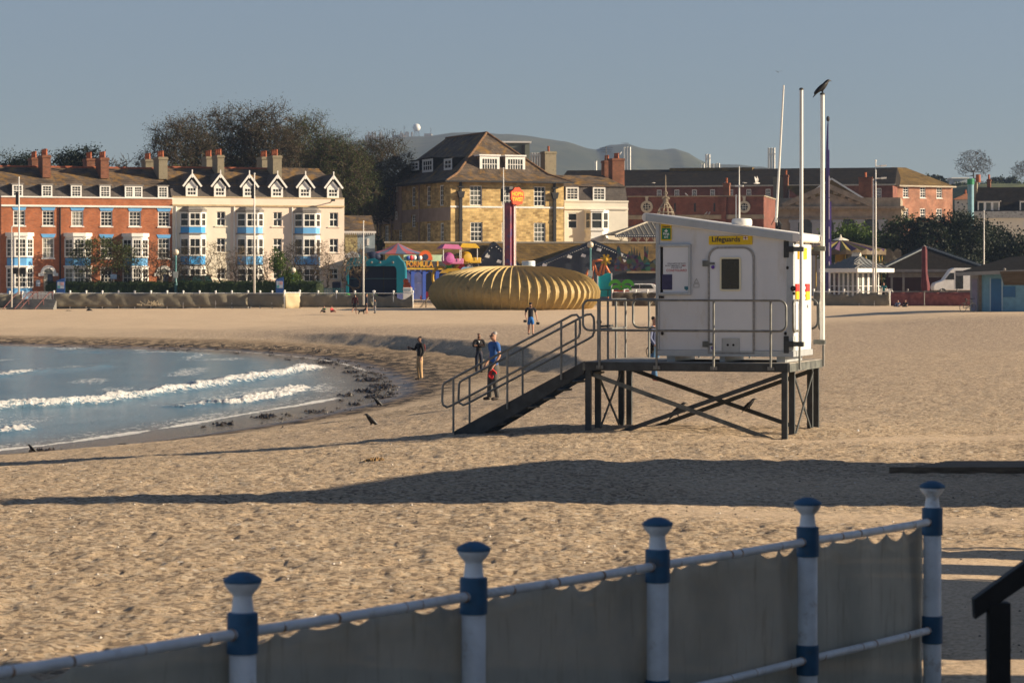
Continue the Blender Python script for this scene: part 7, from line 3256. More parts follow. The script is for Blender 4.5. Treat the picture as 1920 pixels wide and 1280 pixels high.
	q = L(1733, Y, fz(572, Y))
	t = thing('closed_parasol', 'tall closed maroon parasol standing over the terrace screen', 'parasol', q.loc)
	mb = MB()
	rings = [(462, 3.2, 0), (470, 4.5, 0), (490, 4.6, .1), (510, 4.8, .3), (525, 6.2, .9), (535, 7.5, 1.5), (545, 6.5, 2.5)]
	vs, fs = [], []
	n = 20
	for py, rr, off in rings:
		for k in range(n):
			a = 2 * math.pi * k / n
			r = rr * q.k * (1 + .22 * math.cos(a * 5))
			vs.append((q.x(1733 + off) + r * math.cos(a), r * math.sin(a), q.z(py)))
	for i in range(len(rings) - 1):
		for k in range(n):
			fs.append((i * n + k, i * n + (k + 1) % n, (i + 1) * n + (k + 1) % n, (i + 1) * n + k))
	mb.add(vs, fs)
	mb.build('canopy', mat('dark_maroon_canvas', (.10, .022, .028), .85, .2, 2), t, smooth='all')
	mb = MB()
	mb.tube([(0, 0, 0), (0, 0, q.z(464))], .05, 8)
	mb.lathe([(.14, 0), (.12, .1), (.05, .16)], 8, (q.x(1733), 0, q.z(463)))
	mb.build('pole', M_LEAD, t)
	q = L(1576, 282)
	t = thing('carousel', 'purple and yellow striped carousel canopy with a scalloped rim behind the shelter', 'carousel', q.loc)
	mb = MB()
	n = 26
	ap = (q.x(1576), 0, q.z(449))
	R0 = 4.6
	rim = []
	for k in range(n * 2 + 1):
		a = 2 * math.pi * k / (n * 2)
		rim.append((ap[0] + R0 * math.cos(a), R0 * math.sin(a), q.z(472) + (.0 if k % 2 == 0 else .25)))
	for k in range(n * 2):
		mb.m = (k // 2) % 2
		mb.add([ap, rim[k], rim[k + 1]], [(0, 1, 2)])
	mb.build('canopy', [col('purple_stripe', (.09, .045, .11), .8), col('mustard_stripe', (.22, .18, .045), .8)], t)
	mb = MB()
	for k in range(n * 2):
		a, b = rim[k], rim[k + 1]
		mb.quad(a, b, (b[0], b[1], q.z(478)), (a[0], a[1], q.z(478)))
	mb.build('rounding_board', col('gold_brown_board', (.12, .085, .045)), t)
	mb = MB()
	for k in range(12):
		a = 2 * math.pi * k / 12
		mb.tube([(ap[0] + 4.2 * math.cos(a), 4.2 * math.sin(a), 0), (ap[0] + 4.2 * math.cos(a), 4.2 * math.sin(a), q.z(477))], .06, 6)
	mb.tube([(ap[0], 0, 0), (ap[0], 0, q.z(450))], .5, 10)
	mb.build('pole_ring', M_YELP, t)
	mb = MB()
	mb.lathe([(.9, 0), (.6, .15), (.12, .3), (.05, .6)], 10, (ap[0], 0, q.z(449) - .1))
	mb.build('finial', M_PALE, t)
	q = L(1640, 290)
	t = thing('scalloped_ride_front', 'low dark ride front with a pale scalloped crest right of the carousel', 'ride front', q.loc)
	mb = MB()
	pts = [q.p(1590, 512), q.p(1690, 512)]
	for k in range(41):
		px = 1690 - 100 * k / 40
		pts.append((q.x(px), q.z(473 - 7 * abs(math.sin(math.pi * (px - 1590) / 17)))))
	mb.prism(pts, 0, .3)
	mb.build('board', mat('dusky_ride_board', (.11, .08, .05), .7, .3, 1.2, dirt=((.30, .26, .18), 1.5, .55, .65)), t)
	q = L(1551, 276)
	t = thing('purple_ride_mast', 'tall purple stepped ride mast rising behind the hut flagpoles', 'ride mast', q.loc)
	mb = MB()
	mb.prism([q.p(1547.5, 556), q.p(1552.2, 556), q.p(1553, 232), q.p(1552.5, 226), q.p(1551, 236), q.p(1548.6, 285)], -.15, .15)
	mb.build('main_mast', col('purple_paint', (.045, .03, .14)), t)
	for a, b, y0 in ((1553.2, 1555, 281), (1555.4, 1558.6, 378)):
		mb = MB()
		mb.box(q.x(a), q.x(b), -.12, .12, 0, q.z(y0))
		mb.build('side_mast', col('violet_paint', (.09, .055, .24)), t)
	for y0, y1 in ((330, 370), (372, 412), (425, 448), (455, 480), (490, 545)):
		mb = MB()
		mb.box(q.x(1553.4), q.x(1555.2), -.2, -.13, q.z(y1), q.z(y0))
		mb.build('white_strip', col('lilac_white', (.62, .54, .66)), t)
	mb = MB()
	mb.ball((q.x(1552.5), 0, q.z(223)), .22, 8, 6, (.8, .8, 1.3))
	mb.build('top_lamp', M_BLKP, t)
	fr = Frame(1153, 303, 12)
	t = thing('iron_trimmed_pavilion', 'grey metal roofed pavilion with dotted iron trim left of the hut roof', 'pavilion', (fr.o.x, fr.o.y, .95), fr.rz)
	ze = fr.z(1200, 440)
	w = fr.x(1262)
	zp = fr.z(1235, 413, 3.5)
	mb = MB(M)
	mb.add([(0, 0, ze), (w, 0, ze), (w, 7, ze), (0, 7, ze), (w - 1.2, 3.5, zp), (w * .78, 3.5, zp)], [(0, 1, 4, 5), (1, 2, 4), (2, 3, 5, 4), (3, 0, 5)])
	mb.build('roof', mat('ribbed_metal_roof', (.075, .075, .072), .6, .1, 2), t)
	mb = MB(M)
	for k in range(1, 12):
		f = k / 12
		x = w * f
		d = min(1.0, f / .78)
		mb.tube([(x, 0, ze + .03), (x if f < .78 else w * .78 + (x - w * .78) * .5, 3.5 * d, ze + (zp - ze) * d + .03)], .03, 4)
	mb.bar((0, 0, ze + .02), (w * .78, 3.5, zp + .05), .22, .12)
	mb.build('roof_rib', M_STONEL, t)
	mb = MB(M)
	mb.box(0, w, -.1, .0, ze - .28, ze)
	mb.box(.1, w, .0, .1, .95, fr.z(1200, 462))
	mb.build('fascia', M_BOARD, t)
	mb = MB(M)
	for k in range(26):
		x = w * (k + .5) / 26
		mb.ball((x, -.13, ze - .14), .05, 6, 4)
	o = mb.build('bulb_row', M_WHT, t)
	o['kind'] = 'stuff'
	for k in range(7):
		x = .4 + w * k / 7
		mb = MB(M)
		mb.tube([(x, -.05, ze - .3), (x + .3, -.05, ze - .75), (x + .6, -.05, ze - .3)], .05, 5)
		mb.tube([(x + .3, -.05, .95), (x + .3, -.05, ze - .3)], .06, 6)
		mb.build('iron_bracket', M_STONE, t)
	q = L(1248, 285)
	t = thing('wrought_iron_crown', 'lacy iron domed crown with a ringed spike behind the hut roof', 'ironwork', q.loc)
	cz = q.z(402)
	rr = 17 * q.k
	mb = MB()
	for k in range(10):
		a = math.pi * 2 * k / 10
		pts = [(r * rr * math.cos(a), r * rr * math.sin(a), q.z(py)) for r, py in ((1.0, 420), (.95, 404), (.78, 394), (.5, 386), (.26, 380), (.2, 372), (.3, 368))]
		mb.tube(pts, .05, 5)
	for r, py in ((.98, 408), (.86, 398), (.6, 389), (.3, 381)):
		mb.tube([(r * rr * math.cos(a), r * rr * math.sin(a), q.z(py)) for a in [2 * math.pi * k / 20 for k in range(20)]], .05, 5, closed=True)
	mb.build('dome_lattice', M_STONE, t)
	mb = MB()
	mb.tube([(0, 0, q.z(385)), (0, 0, q.z(350)), (0, 0, q.z(328))], [.1, .06, .03], 6)
	mb.tube([(3.2 * q.k * math.cos(a), 0, q.z(362) + 3.2 * q.k * math.sin(a)) for a in [2 * math.pi * k / 16 for k in range(16)]], .05, 5, closed=True)
	for s in (-1, 1):
		mb.ball((s * 5.5 * q.k, 0, q.z(372)), .11, 8, 5)
	mb.build('spike', M_STONE, t)
	mb = MB()
	for k in range(8):
		a = math.pi * 2 * k / 8
		mb.tube([(rr * math.cos(a), rr * math.sin(a), 0), (rr * math.cos(a), rr * math.sin(a), q.z(418))], .08, 6)
	mb.build('column', M_STONE, t)


shelters()


def beach_hut():
	fr = Frame(1838, 205, -20, 0)
	zb = .55
	t = thing('blue_beach_hut', 'pale blue boarded beach hut with darker blue door and shallow felt roof', 'beach hut', (fr.o.x, fr.o.y, zb), fr.rz)
	M = T4(0, 0, -zb)
	w = fr.x(1990)
	ze = fr.z(1900, 513)
	bl = mat('pale_blue_boards', (.16, .32, .42), .7, .1, 3)
	mb = MB(M)
	n = 18
	h = (ze - zb) / n
	dx0, dx1 = fr.x(1857), fr.x(1879)
	vx0, vx1 = fr.x(1881), fr.x(1904)
	vz0, vz1 = fr.z(1890, 557), fr.z(1890, 537)
	for k in range(n):
		z0, z1 = zb + k * h, zb + (k + 1) * h
		segs = [(0, dx0), (dx1, w)] if (z0 + z1) / 2 < fr.z(1870, 522) else [(0, w)]
		for a, b in segs:
			mb.prismx([(0, z0), (.03, z0), (.05, z1), (.02, z1)], a, b)
	mb.build('boarding', bl, t)
	mb = MB(M)
	mb.box(0.01, w, .06, 5, zb - .5, ze)
	mb.build('wall', bl, t)
	mb = MB(M)
	mb.box(dx0 + .04, dx1 - .04, -.01, .05, zb, fr.z(1870, 523))
	mb.build('door', col('mid_blue_door', (.025, .12, .26)), t)
	mb = MB(M)
	mb.box(dx0 - .05, dx0 + .04, -.04, .055, zb, fr.z(1870, 521))
	mb.box(dx1 - .04, dx1 + .05, -.04, .055, zb, fr.z(1870, 521))
	mb.build('door_frame', mat('pale_blue_trim', (.36, .48, .56), .6, .05, 2), t)
	mb = MB(M)
	mb.box(vx0, vx1, -.04, -.01, vz0, vz1)
	mb.build('shutter', col('mid_blue_shutter', (.03, .13, .28)), t)
	mb = MB(M)
	mb.box(-.75, -.02, .0, 5, zb - .3, ze)
	mb.build('end_wall', mat('greyish_boards', (.28, .28, .30), .8, .1, 3), t)
	mb = MB(M)
	mb.box(-.6, -.22, -.05, -.002, zb, fr.z(1830, 523))
	mb.build('narrow_door', mat('dull_lilac_door', (.22, .20, .27), .7, .1, 2), t)
	mb = MB(M)
	mb.box(-.12, .12, -.08, -.051, zb, ze)
	mb.build('corner_post', M_TIMBER, t)
	xa = fr.x(1793, -.9)
	ye = -.9
	zl, zr2 = fr.z(1800, 511, ye), fr.z(1920, 497, ye)
	mb = MB(M)
	mb.add([(xa, ye, zl), (w + .5, ye, zl + .35), (w + .5, 3, zl + 1.55), (xa + 3.2, 3, zl + 1.15), (xa + .2, 7, zl), (w + .5, 7, zl + .3)], [(0, 1, 2, 3), (3, 2, 5, 4), (0, 3, 4)])
	mb.build('roof', M_SHROOF, t)
	mb = MB(M)
	mb.bar((xa, ye - .05, zl - .12), (w + .5, ye - .05, zl + .20), .08, .26)
	mb.build('fascia', mat('grey_timber_fascia', (.26, .26, .25), .8, .1, 2), t)
	mb = MB(M)
	mb.ball((fr.x(1884, ye), ye - .15, fr.z(1884, 505, ye)), .11, 8, 6)
	mb.build('bulkhead_lamp', M_LEAD, t)
	q = L(1815, 203, gz(XY(1815, 203)[0], 203))
	t = thing('parked_bicycle', 'dark bicycle leaning by the left end of the blue beach hut', 'bicycle', q.loc, R(35))
	for x in (-.5, .5):
		mb = MB()
		mb.tube([(x + .33 * math.cos(a), 0, .34 + .33 * math.sin(a)) for a in [2 * math.pi * k / 18 for k in range(18)]], .025, 6, closed=True)
		mb.build('wheel', M_BLACK, t)
	mb = MB()
	for a, b in (((-.5, .34), (-.2, .85)), ((-.2, .85), (.4, .85)), ((.5, .34), (.38, .95)), ((-.5, .34), (.0, .32)), ((.0, .32), (.4, .8)), ((.0, .32), (-.2, .9))):
		mb.tube([(a[0], 0, a[1]), (b[0], 0, b[1])], .025, 6)
	mb.build('bike_frame', M_BLKP, t)
	mb = MB()
	mb.ball((-.22, 0, .95), .12, 8, 5, (1.2, .6, .5))
	mb.build('saddle', M_BLACK, t)
	mb = MB()
	mb.tube([(.45, -.28, 1.02), (.38, 0, .98), (.45, .28, 1.02)], .02, 6)
	mb.build('handlebar', M_BLACK, t)


beach_hut()


def hilltop():
	Y = 3010.0
	k = Y / F

	def zt(py):
		return CZ - (py - HY) * k
	stone = mat('hilltop_stone', (.30, .27, .23), .9, .1, .05)
	specs = [('hilltop_barracks', 'hazy hilltop barrack block with chimneys, leftmost on the skyline', [(685, 700, 254), (700, 720, 257), (720, 735, 262)], (691, 698, 703, 713)),
			 ('hilltop_barracks', 'hazy hilltop fort buildings around the white radar ball', [(736, 760, 254), (750, 757, 251), (760, 778, 258), (778, 795, 257), (796, 810, 252), (808, 824, 259)], (752, 761, 765, 772)),
			 ('hilltop_barracks', 'hazy flat topped block on the skyline just left of the hotel ridge', [(855, 905, 252), (866, 900, 249)], ())]
	for nm, lab, boxes, ch in specs:
		x0 = (boxes[0][0] - 960) * k
		t = thing(nm, lab, 'building', (x0, Y, zt(275)), 0)
		for j, (a, b, y) in enumerate(boxes):
			mb = MB()
			mb.box((a - 960) * k - x0, (b - 960) * k - x0, -8 - j * 2, 14, 0, zt(y) - zt(275))
			mb.build('block', stone, t)
		for px in ch:
			mb = MB()
			mb.box((px - 960) * k - x0 - .9, (px - 960) * k - x0 + .9, 0, 4, 5, zt(247.5) - zt(275))
			mb.build('chimney', stone, t)
	x = (781.5 - 960) * k
	t = thing('radar_ball', 'white radar ball on a lattice tower on the hazy hilltop', 'radome', (x, Y - 6, zt(260)), 0)
	mb = MB()
	mb.ball((0, 0, zt(240) - zt(260)), 7.3 * k, 20, 14)
	mb.build('radome', M_WHT, t, smooth='all')
	mb = MB()
	h = zt(246) - zt(260)
	for sx in (-1, 1):
		for sy in (-1, 1):
			mb.bar((sx * 3, sy * 3, 0), (sx * 2.2, sy * 2.2, h), .5, .5, (0, 1, 0))
	for sx in (-1, 1):
		mb.bar((sx * 3, -3, 0), (-sx * 2.2, -2.2 - .1 * sx, h), .35, .35, (0, 1, 0))
	mb.build('lattice_tower', M_LEAD, t)
	for px, y in ((758, 236), (808, 240), (1172, 268)):
		t = thing('radio_mast', {758: 'thin hilltop mast left of the radar ball', 808: 'thin hilltop mast right of the radar ball', 1172: 'skyline pylon on the grassy summit above the red chimney'}[px], 'mast', ((px - 960) * k, Y - 4, zt(262 if px < 1000 else 276)), 0)
		mb = MB()
		mb.bar((0, 0, 0), (0, 0, zt(y) - zt(262 if px < 1000 else 276)), .5, .5, (0, 1, 0))
		if px > 1000:
			mb.box(-4, 4, -.3, .3, 4.0, 4.6)
			mb.box(-2.5, 2.5, -.3, .3, 2.4, 2.9)
		mb.build('mast', M_LEAD, t)


hilltop()
# ================================================================== trees and shrubs
def leaf_mat(name, c1, c2, sub=.25):
	m, nt, b = _new(name)
	oi = _n(nt, 'ShaderNodeNewGeometry')
	vec = _coords(nt)
	c = _mix(nt, oi.outputs['Random Per Island'], c1, c2)
	c = _mix(nt, _noise(nt, vec, .6, 4), tuple(x * .7 for x in c1), c)
	nt.links.new(c, b.inputs['Base Color'])
	b.inputs['Roughness'].default_value = .6
	b.inputs['Specular IOR Level'].default_value = .25
	tr = _n(nt, 'ShaderNodeBsdfTranslucent')
	nt.links.new(c, tr.inputs[0])
	mx = _n(nt, 'ShaderNodeMixShader')
	mx.inputs[0].default_value = sub
	nt.links.new(b.outputs[0], mx.inputs[1])
	nt.links.new(tr.outputs[0], mx.inputs[2])
	nt.links.new(mx.outputs[0], nt.nodes['Material Output'].inputs[0])
	return m


M_BARK = mat('bark', (.085, .065, .045), .95, .3, 3)
M_TWIG = mat('brown_twig', (.065, .048, .030), .95, .3, 2)
M_TWIGL = mat('pale_twig', (.20, .145, .09), .95, .25, 2)
M_BUD = leaf_mat('olive_buds', (.045, .046, .015), (.085, .080, .026))
M_BUDG = leaf_mat('green_buds', (.05, .075, .018), (.10, .12, .03))
M_LEAF = leaf_mat('fresh_green_leaf', (.06, .11, .012), (.13, .19, .03))
M_LEAFD = leaf_mat('dark_evergreen_leaf', (.008, .017, .007), (.022, .036, .012))
M_LEAFM = leaf_mat('mid_green_leaf', (.03, .055, .012), (.075, .10, .025))
M_HEDGE = leaf_mat('hedge_leaf', (.014, .034, .008), (.045, .075, .014))


def bare_branches(rnd, H, W_, n, h0, minr, trunk_r, dome=1.0):
	"""space filling winter tree: targets spread through a domed crown, each joined to the nearest limb; returns paths with radii"""
	rz = (H - h0) * .5
	cz = h0 + rz
	T = []
	while len(T) < n:
		v = Vector((rnd.uniform(-1, 1), rnd.uniform(-1, 1), rnd.uniform(-1, 1)))
		L_ = v.length
		if L_ > 1 or rnd.random() > .25 + .75 * L_ or (v.z < -.55 and abs(v.x) < .4):
			continue
		k = 1 + .10 * math.sin(v.x * 7 + v.y * 5) + .06 * math.sin(v.z * 11 + v.x * 9)
		if L_ > .8 and rnd.random() < .3:
			k += .08 * rnd.random()
		T.append((v.x * W_ / 2 * k, v.y * W_ / 2 * k * .8, cz + v.z * rz * k * dome))
	root = np.array((0, 0, h0 * .75))
	T.sort(key=lambda p: (p[0] ** 2 + p[1] ** 2) + (p[2] - root[2]) ** 2)
	N = [(0, 0, 0), (0, 0, h0 * .4), (.05, 0, h0 * .75), (0, .05, h0)]
	par = [-1, 0, 1, 2]
	arr = np.zeros((n * 3 + 8, 3))
	dep = np.zeros(n * 3 + 8)
	arr[:4] = N
	dep[:4] = (0, h0 * .4, h0 * .75, h0)
	m = 4
	for t in T:
		t = np.array(t)
		d = np.linalg.norm(arr[1:m] - t, axis=1)
		j = int(np.argmin(d + .10 * dep[1:m] + np.where(arr[1:m, 2] > t[2] + .5, 2.0, 0))) + 1
		p = arr[j].copy()
		prev = j
		steps = 2 if d[j - 1] > .12 * H else 1
		for i in range(1, steps + 1):
			f = i / steps
			q = p + (t - p) * f
			if i < steps:
				q[2] -= .06 * d[j - 1]
				q += np.array((rnd.gauss(0, 1), rnd.gauss(0, 1), 0)) * .04 * d[j - 1]
			arr[m] = q
			dep[m] = dep[prev] + np.linalg.norm(q - arr[prev])
			par.append(prev)
			prev = m
			m += 1
	cnt = np.ones(m)
	for i in range(m - 1, 0, -1):
		cnt[par[i]] += cnt[i]
	r = np.maximum(minr, trunk_r * (cnt / cnt[0]) ** .47)
	return arr[:m], par, r, cnt


def leaves(mb, rnd, centres, per, spread, size):
	for c in centres:
		for _ in range(per):
			p = c + Vector((rnd.gauss(0, spread), rnd.gauss(0, spread), rnd.gauss(0, spread * .8)))
			a = Vector((rnd.gauss(0, 1), rnd.gauss(0, 1), rnd.gauss(0, 1))).normalized()
			b = a.orthogonal().normalized()
			c2 = a.cross(b)
			s = size * (.6 + .8 * rnd.random())
			b, c2 = b * s, c2 * s * .7
			mb.add([p - b - c2 * .4, p + c2, p + b - c2 * .4, p - c2], [(0, 1, 2, 3)])


def winter_tree(seed, H, W_, name, label, loc, group, twig=M_TWIG, bud=M_BUD, per=2, n=900, bsize=.11, minr=.02, h0=.3, fine=3, dome=1.0, **kw):
	rnd = random.Random(seed)
	P, par, r, cnt = bare_branches(rnd, H, W_, n, H * h0, minr, H * .020, dome)
	t = thing(name, label, 'tree' if 'tree' in name else 'shrub', loc, 0, group)
	mb, tw = MB(), MB()
	V = [Vector(p) for p in P]
	tips = []
	for i in range(1, len(V)):
		(mb if cnt[i] > 14 else tw).tube([V[par[i]], V[i]], [r[par[i]] if cnt[i] > 14 else r[i] * 1.2, r[i]], 5 if cnt[i] > 14 else 3, cap=False)
		if cnt[i] <= 2:
			tips.append(V[i])
			d = (V[i] - V[par[i]]).normalized()
			for k in range(fine):
				e = (d + Vector((rnd.gauss(0, .55), rnd.gauss(0, .55), rnd.gauss(.12, .4)))).normalized() * H * .055 * rnd.uniform(.5, 1.2)
				tw.tube([V[i], V[i] + e], [r[i], minr * .6], 3, cap=False)
				tips.append(V[i] + e)
	mb.build('trunk', M_BARK, t, smooth='all', recalc=False)
	tw.build('twigs', twig, t, recalc=False)
	if per:
		lb = MB()
		leaves(lb, rnd, tips, per, H * .022, bsize)
		lb.build('crown', bud, t, recalc=False)
	return t


def leafy_tree(seed, rx, ry, rz, h0, name, label, loc, group, leaf, clumps=60, per=70, size=.16, cat='tree', rough=.34, trunk=True, core=.82):
	"""evergreen or spring crown: leaf clumps spread through an uneven volume"""
	rnd = random.Random(seed)
	t = thing(name, label, cat, loc, 0, group)
	cs = []
	while len(cs) < clumps:
		v = Vector((rnd.uniform(-1, 1), rnd.uniform(-1, 1), rnd.uniform(-1, 1)))
		if .35 < v.length < 1:
			k = 1 + .22 * math.sin(v.x * 5 + seed) * math.cos(v.z * 4 + seed * 2)
			cs.append(Vector((v.x * rx * k * core, v.y * ry * k * core, h0 + rz + v.z * rz * k * core)))
	if trunk:
		mb = MB()
		mb.tube([(0, 0, 0), (.1, 0, h0), (0, .1, h0 + rz)], [.22 * rx ** .5, .16 * rx ** .5, .06], 7)
		for c in cs[::6]:
			mb.tube([(0, 0, h0 * .9 + .2), tuple(c * .6 + Vector((0, 0, h0 * .4))), tuple(c)], [.09, .06, .02], 4, cap=False)
		mb.build('trunk', M_BARK, t, smooth='all', recalc=False)
	lb = MB()
	for c in cs:
		s = rough * (.6 + .8 * rnd.random()) * min(rx, rz) ** .5 * 1.1
		leaves(lb, rnd, [c], per, s, size)
	lb.build('crown', leaf, t, recalc=False)
	return t


def base(px, Y, z=.9):
	return (XY(px, Y)[0], Y, z)


G = 'bare spring trees behind the terrace'
TREES = [  # px centre, Y, top row, width px, seed, label, bud
	(345, 306, 226, 150, 4, 'dark leaning bare tree at the left end of the big grove behind the terrace', M_BUD),
	(425, 312, 211, 170, 9, 'tallest bare tree of the grove, above the first cream chimneys', M_BUD),
	(505, 310, 209, 150, 17, 'broad bare tree of the grove above the last pair of cream chimneys', M_BUD),
	(575, 316, 228, 150, 23, 'bare tree of the grove sloping down toward the terrace end', M_BUDG),
	(632, 302, 262, 130, 31, 'greenish budding tree directly behind the terrace end', M_BUDG),
	(712, 318, 262, 150, 37, 'rounded bare tree just left of the hotel roof', M_BUD),
	(655, 330, 285, 120, 43, 'lower olive tree between the terrace end and the rounded tree', M_BUDG),
]
for px, Y, top, wpx, seed, lab, bud in TREES:
	H = fz(top, Y) - .9
	winter_tree(seed, H, wpx * Y / F, 'bare_tree', lab, base(px, Y), G, bud=bud, per=4 if bud == M_BUD else 5, bsize=.06, minr=.024, n=1900, h0=.34, fine=6)
winter_tree(51, fz(292, 309) - .9, 95 * 309 / F, 'bare_tree', 'thin pale bare tree above the third red house, left of the grove', base(262, 309), G, per=0, minr=.03, n=700, h0=.35)
winter_tree(57, fz(300, 318) - .9, 80 * 318 / F, 'bare_tree', 'low bare tree seen between the red chimneys', base(222, 318), G, per=0, minr=.03, n=700, h0=.35)
winter_tree(64, 9.2, 9.3, 'bare_tree', 'single round bare tree on the green rise at the right skyline', (XY(1826, 700)[0], 700, fz(350, 700)), 'bare trees on the right skyline', per=0, minr=.032, n=900, h0=.22, fine=4)
winter_tree(71, 6.5, 7.5, 'bare_tree', 'bare tree cut by the right edge of the photo on the skyline', (XY(1925, 700)[0], 700, fz(350, 700)), 'bare trees on the right skyline', per=0, minr=.032, n=900, h0=.22, fine=4)
E = 'dark evergreens behind the red houses'
leafy_tree(3, 3.8, 3, 2.4, 12.2, 'pine_tree', 'spreading dark pine behind the red houses with gaps of sky in it', base(152, 312), E, M_LEAFD, 60, 150, .11)
leafy_tree(5, 3.6, 3, 2.2, 12.0, 'evergreen_tree', 'dark rounded evergreen behind the leftmost chimneys', base(40, 312), E, M_LEAFD, 60, 150, .11)
leafy_tree(6, 4.2, 3, 2.0, 11.4, 'evergreen_tree', 'low brownish evergreen between the first and second red chimney pairs', base(108, 318), E, M_LEAFM, 60, 120, .11)
leafy_tree(8, 3.0, 2.6, 1.6, 10.6, 'evergreen_tree', 'green ivy covered tree just behind the first cream roof', base(345, 297), E, M_LEAFM, 60, 120, .11)
leafy_tree(7, 2.2, 2.6, 1.4, 10.8, 'evergreen_tree', 'green bush topped tree behind the middle cream roof', base(438, 297), E, M_LEAFM, 36, 50, .17)
leafy_tree(12, 2.3, 2.3, 2.4, 3.4, 'evergreen_tree', 'light green tree between terrace end and hotel wall', base(672, 305), E, M_LEAFM, 40, 50, .17)
Gr = 'trees behind the seafront shelters at the right'
leafy_tree(21, 3.8, 3, 2.5, 3.3, 'leafy_tree', 'bright green leafy tree directly right of the purple mast', base(1592, 303), Gr, M_LEAF, 70, 90, .14)
leafy_tree(22, 2.6, 2.6, 2.5, 2.8, 'leafy_tree', 'green leafy tree right of the twin white poles', base(1655, 306), Gr, M_LEAFM, 56, 80, .14)
leafy_tree(23, 1.5, 1.5, 1.7, 4.3, 'leafy_tree', 'yellow green leafy tree top peeping over the middle of the hut roof', base(1438, 306, .9), Gr, M_LEAF, 36, 60, .13)
leafy_tree(24, 2.0, 2, 1.8, 1.4, 'leafy_tree', 'olive shrub before the green trees, left of the twin poles', base(1622, 288), Gr, M_LEAFM, 40, 60, .13)
winter_tree(77, fz(408, 300) - .9, 95 * 300 / F, 'bare_tree', 'part bare tree with sunlit limbs below the brick block', base(1700, 300), Gr, twig=M_TWIG, bud=M_LEAFM, per=3, bsize=.14, minr=.03, n=700, h0=.25)
winter_tree(78, fz(412, 297) - .9, 80 * 297 / F, 'bare_tree', 'leafier tree just right of the sunlit bare limbs', base(1738, 297), Gr, twig=M_TWIG, bud=M_LEAFD, per=5, bsize=.15, minr=.03, n=700, h0=.2)
leafy_tree(31, 4.0, 3.4, 3.2, 3.3, 'evergreen_tree', 'huge dark evergreen mass behind the white van', base(1800, 300), Gr, M_LEAFD, 100, 150, .12)
leafy_tree(32, 3.6, 3.4, 2.9, 2.5, 'evergreen_tree', 'dark evergreen at right behind the bare cream pole', base(1862, 304), Gr, M_LEAFD, 90, 150, .12)
leafy_tree(33, 3.0, 3, 2.3, 2.0, 'evergreen_tree', 'dark evergreen cut by the right edge of the photo', base(1915, 302), Gr, M_LEAFD, 60, 90, .16)
leafy_tree(34, 2.8, 2.6, 1.9, .3, 'evergreen_tree', 'low dark shrub mass below the evergreens, left of the pavilion ridge', base(1655, 292), Gr, M_LEAFD, 60, 80, .15)
leafy_tree(35, 4.6, 3, 2.2, .3, 'evergreen_tree', 'low dark bush mass directly behind the pavilion', base(1790, 292), Gr, M_LEAFD, 80, 80, .15)
leafy_tree(36, 3.2, 3, 1.3, 0, 'evergreen_tree', 'round dark tree on the skyline right of the mossy roof', (XY(1752, 640)[0], 640, fz(347, 640) - .6), None, M_LEAFD, 60, 60, .3, trunk=False)

S = 'garden shrubs before the terrace'
t = winter_tree(101, fz(447, 263) - .95, 125 * 263 / F, 'feathery_tree', 'feathery olive green tree spread in front of the middle red house', base(190, 263.4, .95), S, twig=M_TWIG, bud=M_BUDG, per=4, bsize=.07, minr=.014, n=700, h0=.3)
for k, (px, top, w, lab, tw) in enumerate((
		(283, 452, 62, 'bare brown shrub before the third red house', M_TWIG), (318, 470, 50, 'dark bare shrub beside the green lamp post', M_TWIG), (352, 462, 52, 'bare brown shrub before the first cream bay', M_TWIG),
		(402, 455, 66, 'sunlit tan bare shrub before the first cream single window', M_TWIGL), (452, 463, 50, 'bare shrub left of the tall flagpole', M_TWIGL), (488, 470, 40, 'bare shrub right of the tall flagpole', M_TWIG),
		(553, 452, 50, 'bare twiggy shrub left of the last cream bay', M_TWIG), (603, 455, 46, 'sunlit tan shrub at the end of the terrace', M_TWIGL), (662, 446, 55, 'tan leafless shrub before the yellow cottage', M_TWIGL))):
	winter_tree(110 + k, fz(top, 262.6) - .95, w * 262.6 / F, 'bare_shrub', lab, base(px, 262.8 + .12 * k, .95), S, twig=tw, bud=M_BUD, per=1, bsize=.03, minr=.007, n=520, h0=.2, fine=6)
leafy_tree(41, 1.5, 1.0, 1.05, .9, 'green_shrub', 'rounded green shrub beside the short globe lamp', base(540, 262.2, .95), S, M_LEAF, 46, 60, .075, 'shrub', rough=.26)
leafy_tree(42, .75, .7, 1.5, 2.2, 'tall_shrub', 'tall leafy green shrub before the second cream single window', base(521, 262.9, .95), S, M_LEAF, 40, 45, .075, 'shrub', rough=.3)
leafy_tree(43, 1.1, .9, .75, .6, 'green_shrub', 'green shrub right of the tall flagpole foot', base(487, 262.4, .95), S, M_LEAFM, 36, 55, .075, 'shrub', rough=.26)
leafy_tree(44, 1.9, .8, .55, .7, 'green_shrub', 'greyish low bush in front of the third red bay', base(268, 263, .95), S, M_LEAFM, 36, 45, .075, 'shrub', rough=.26)


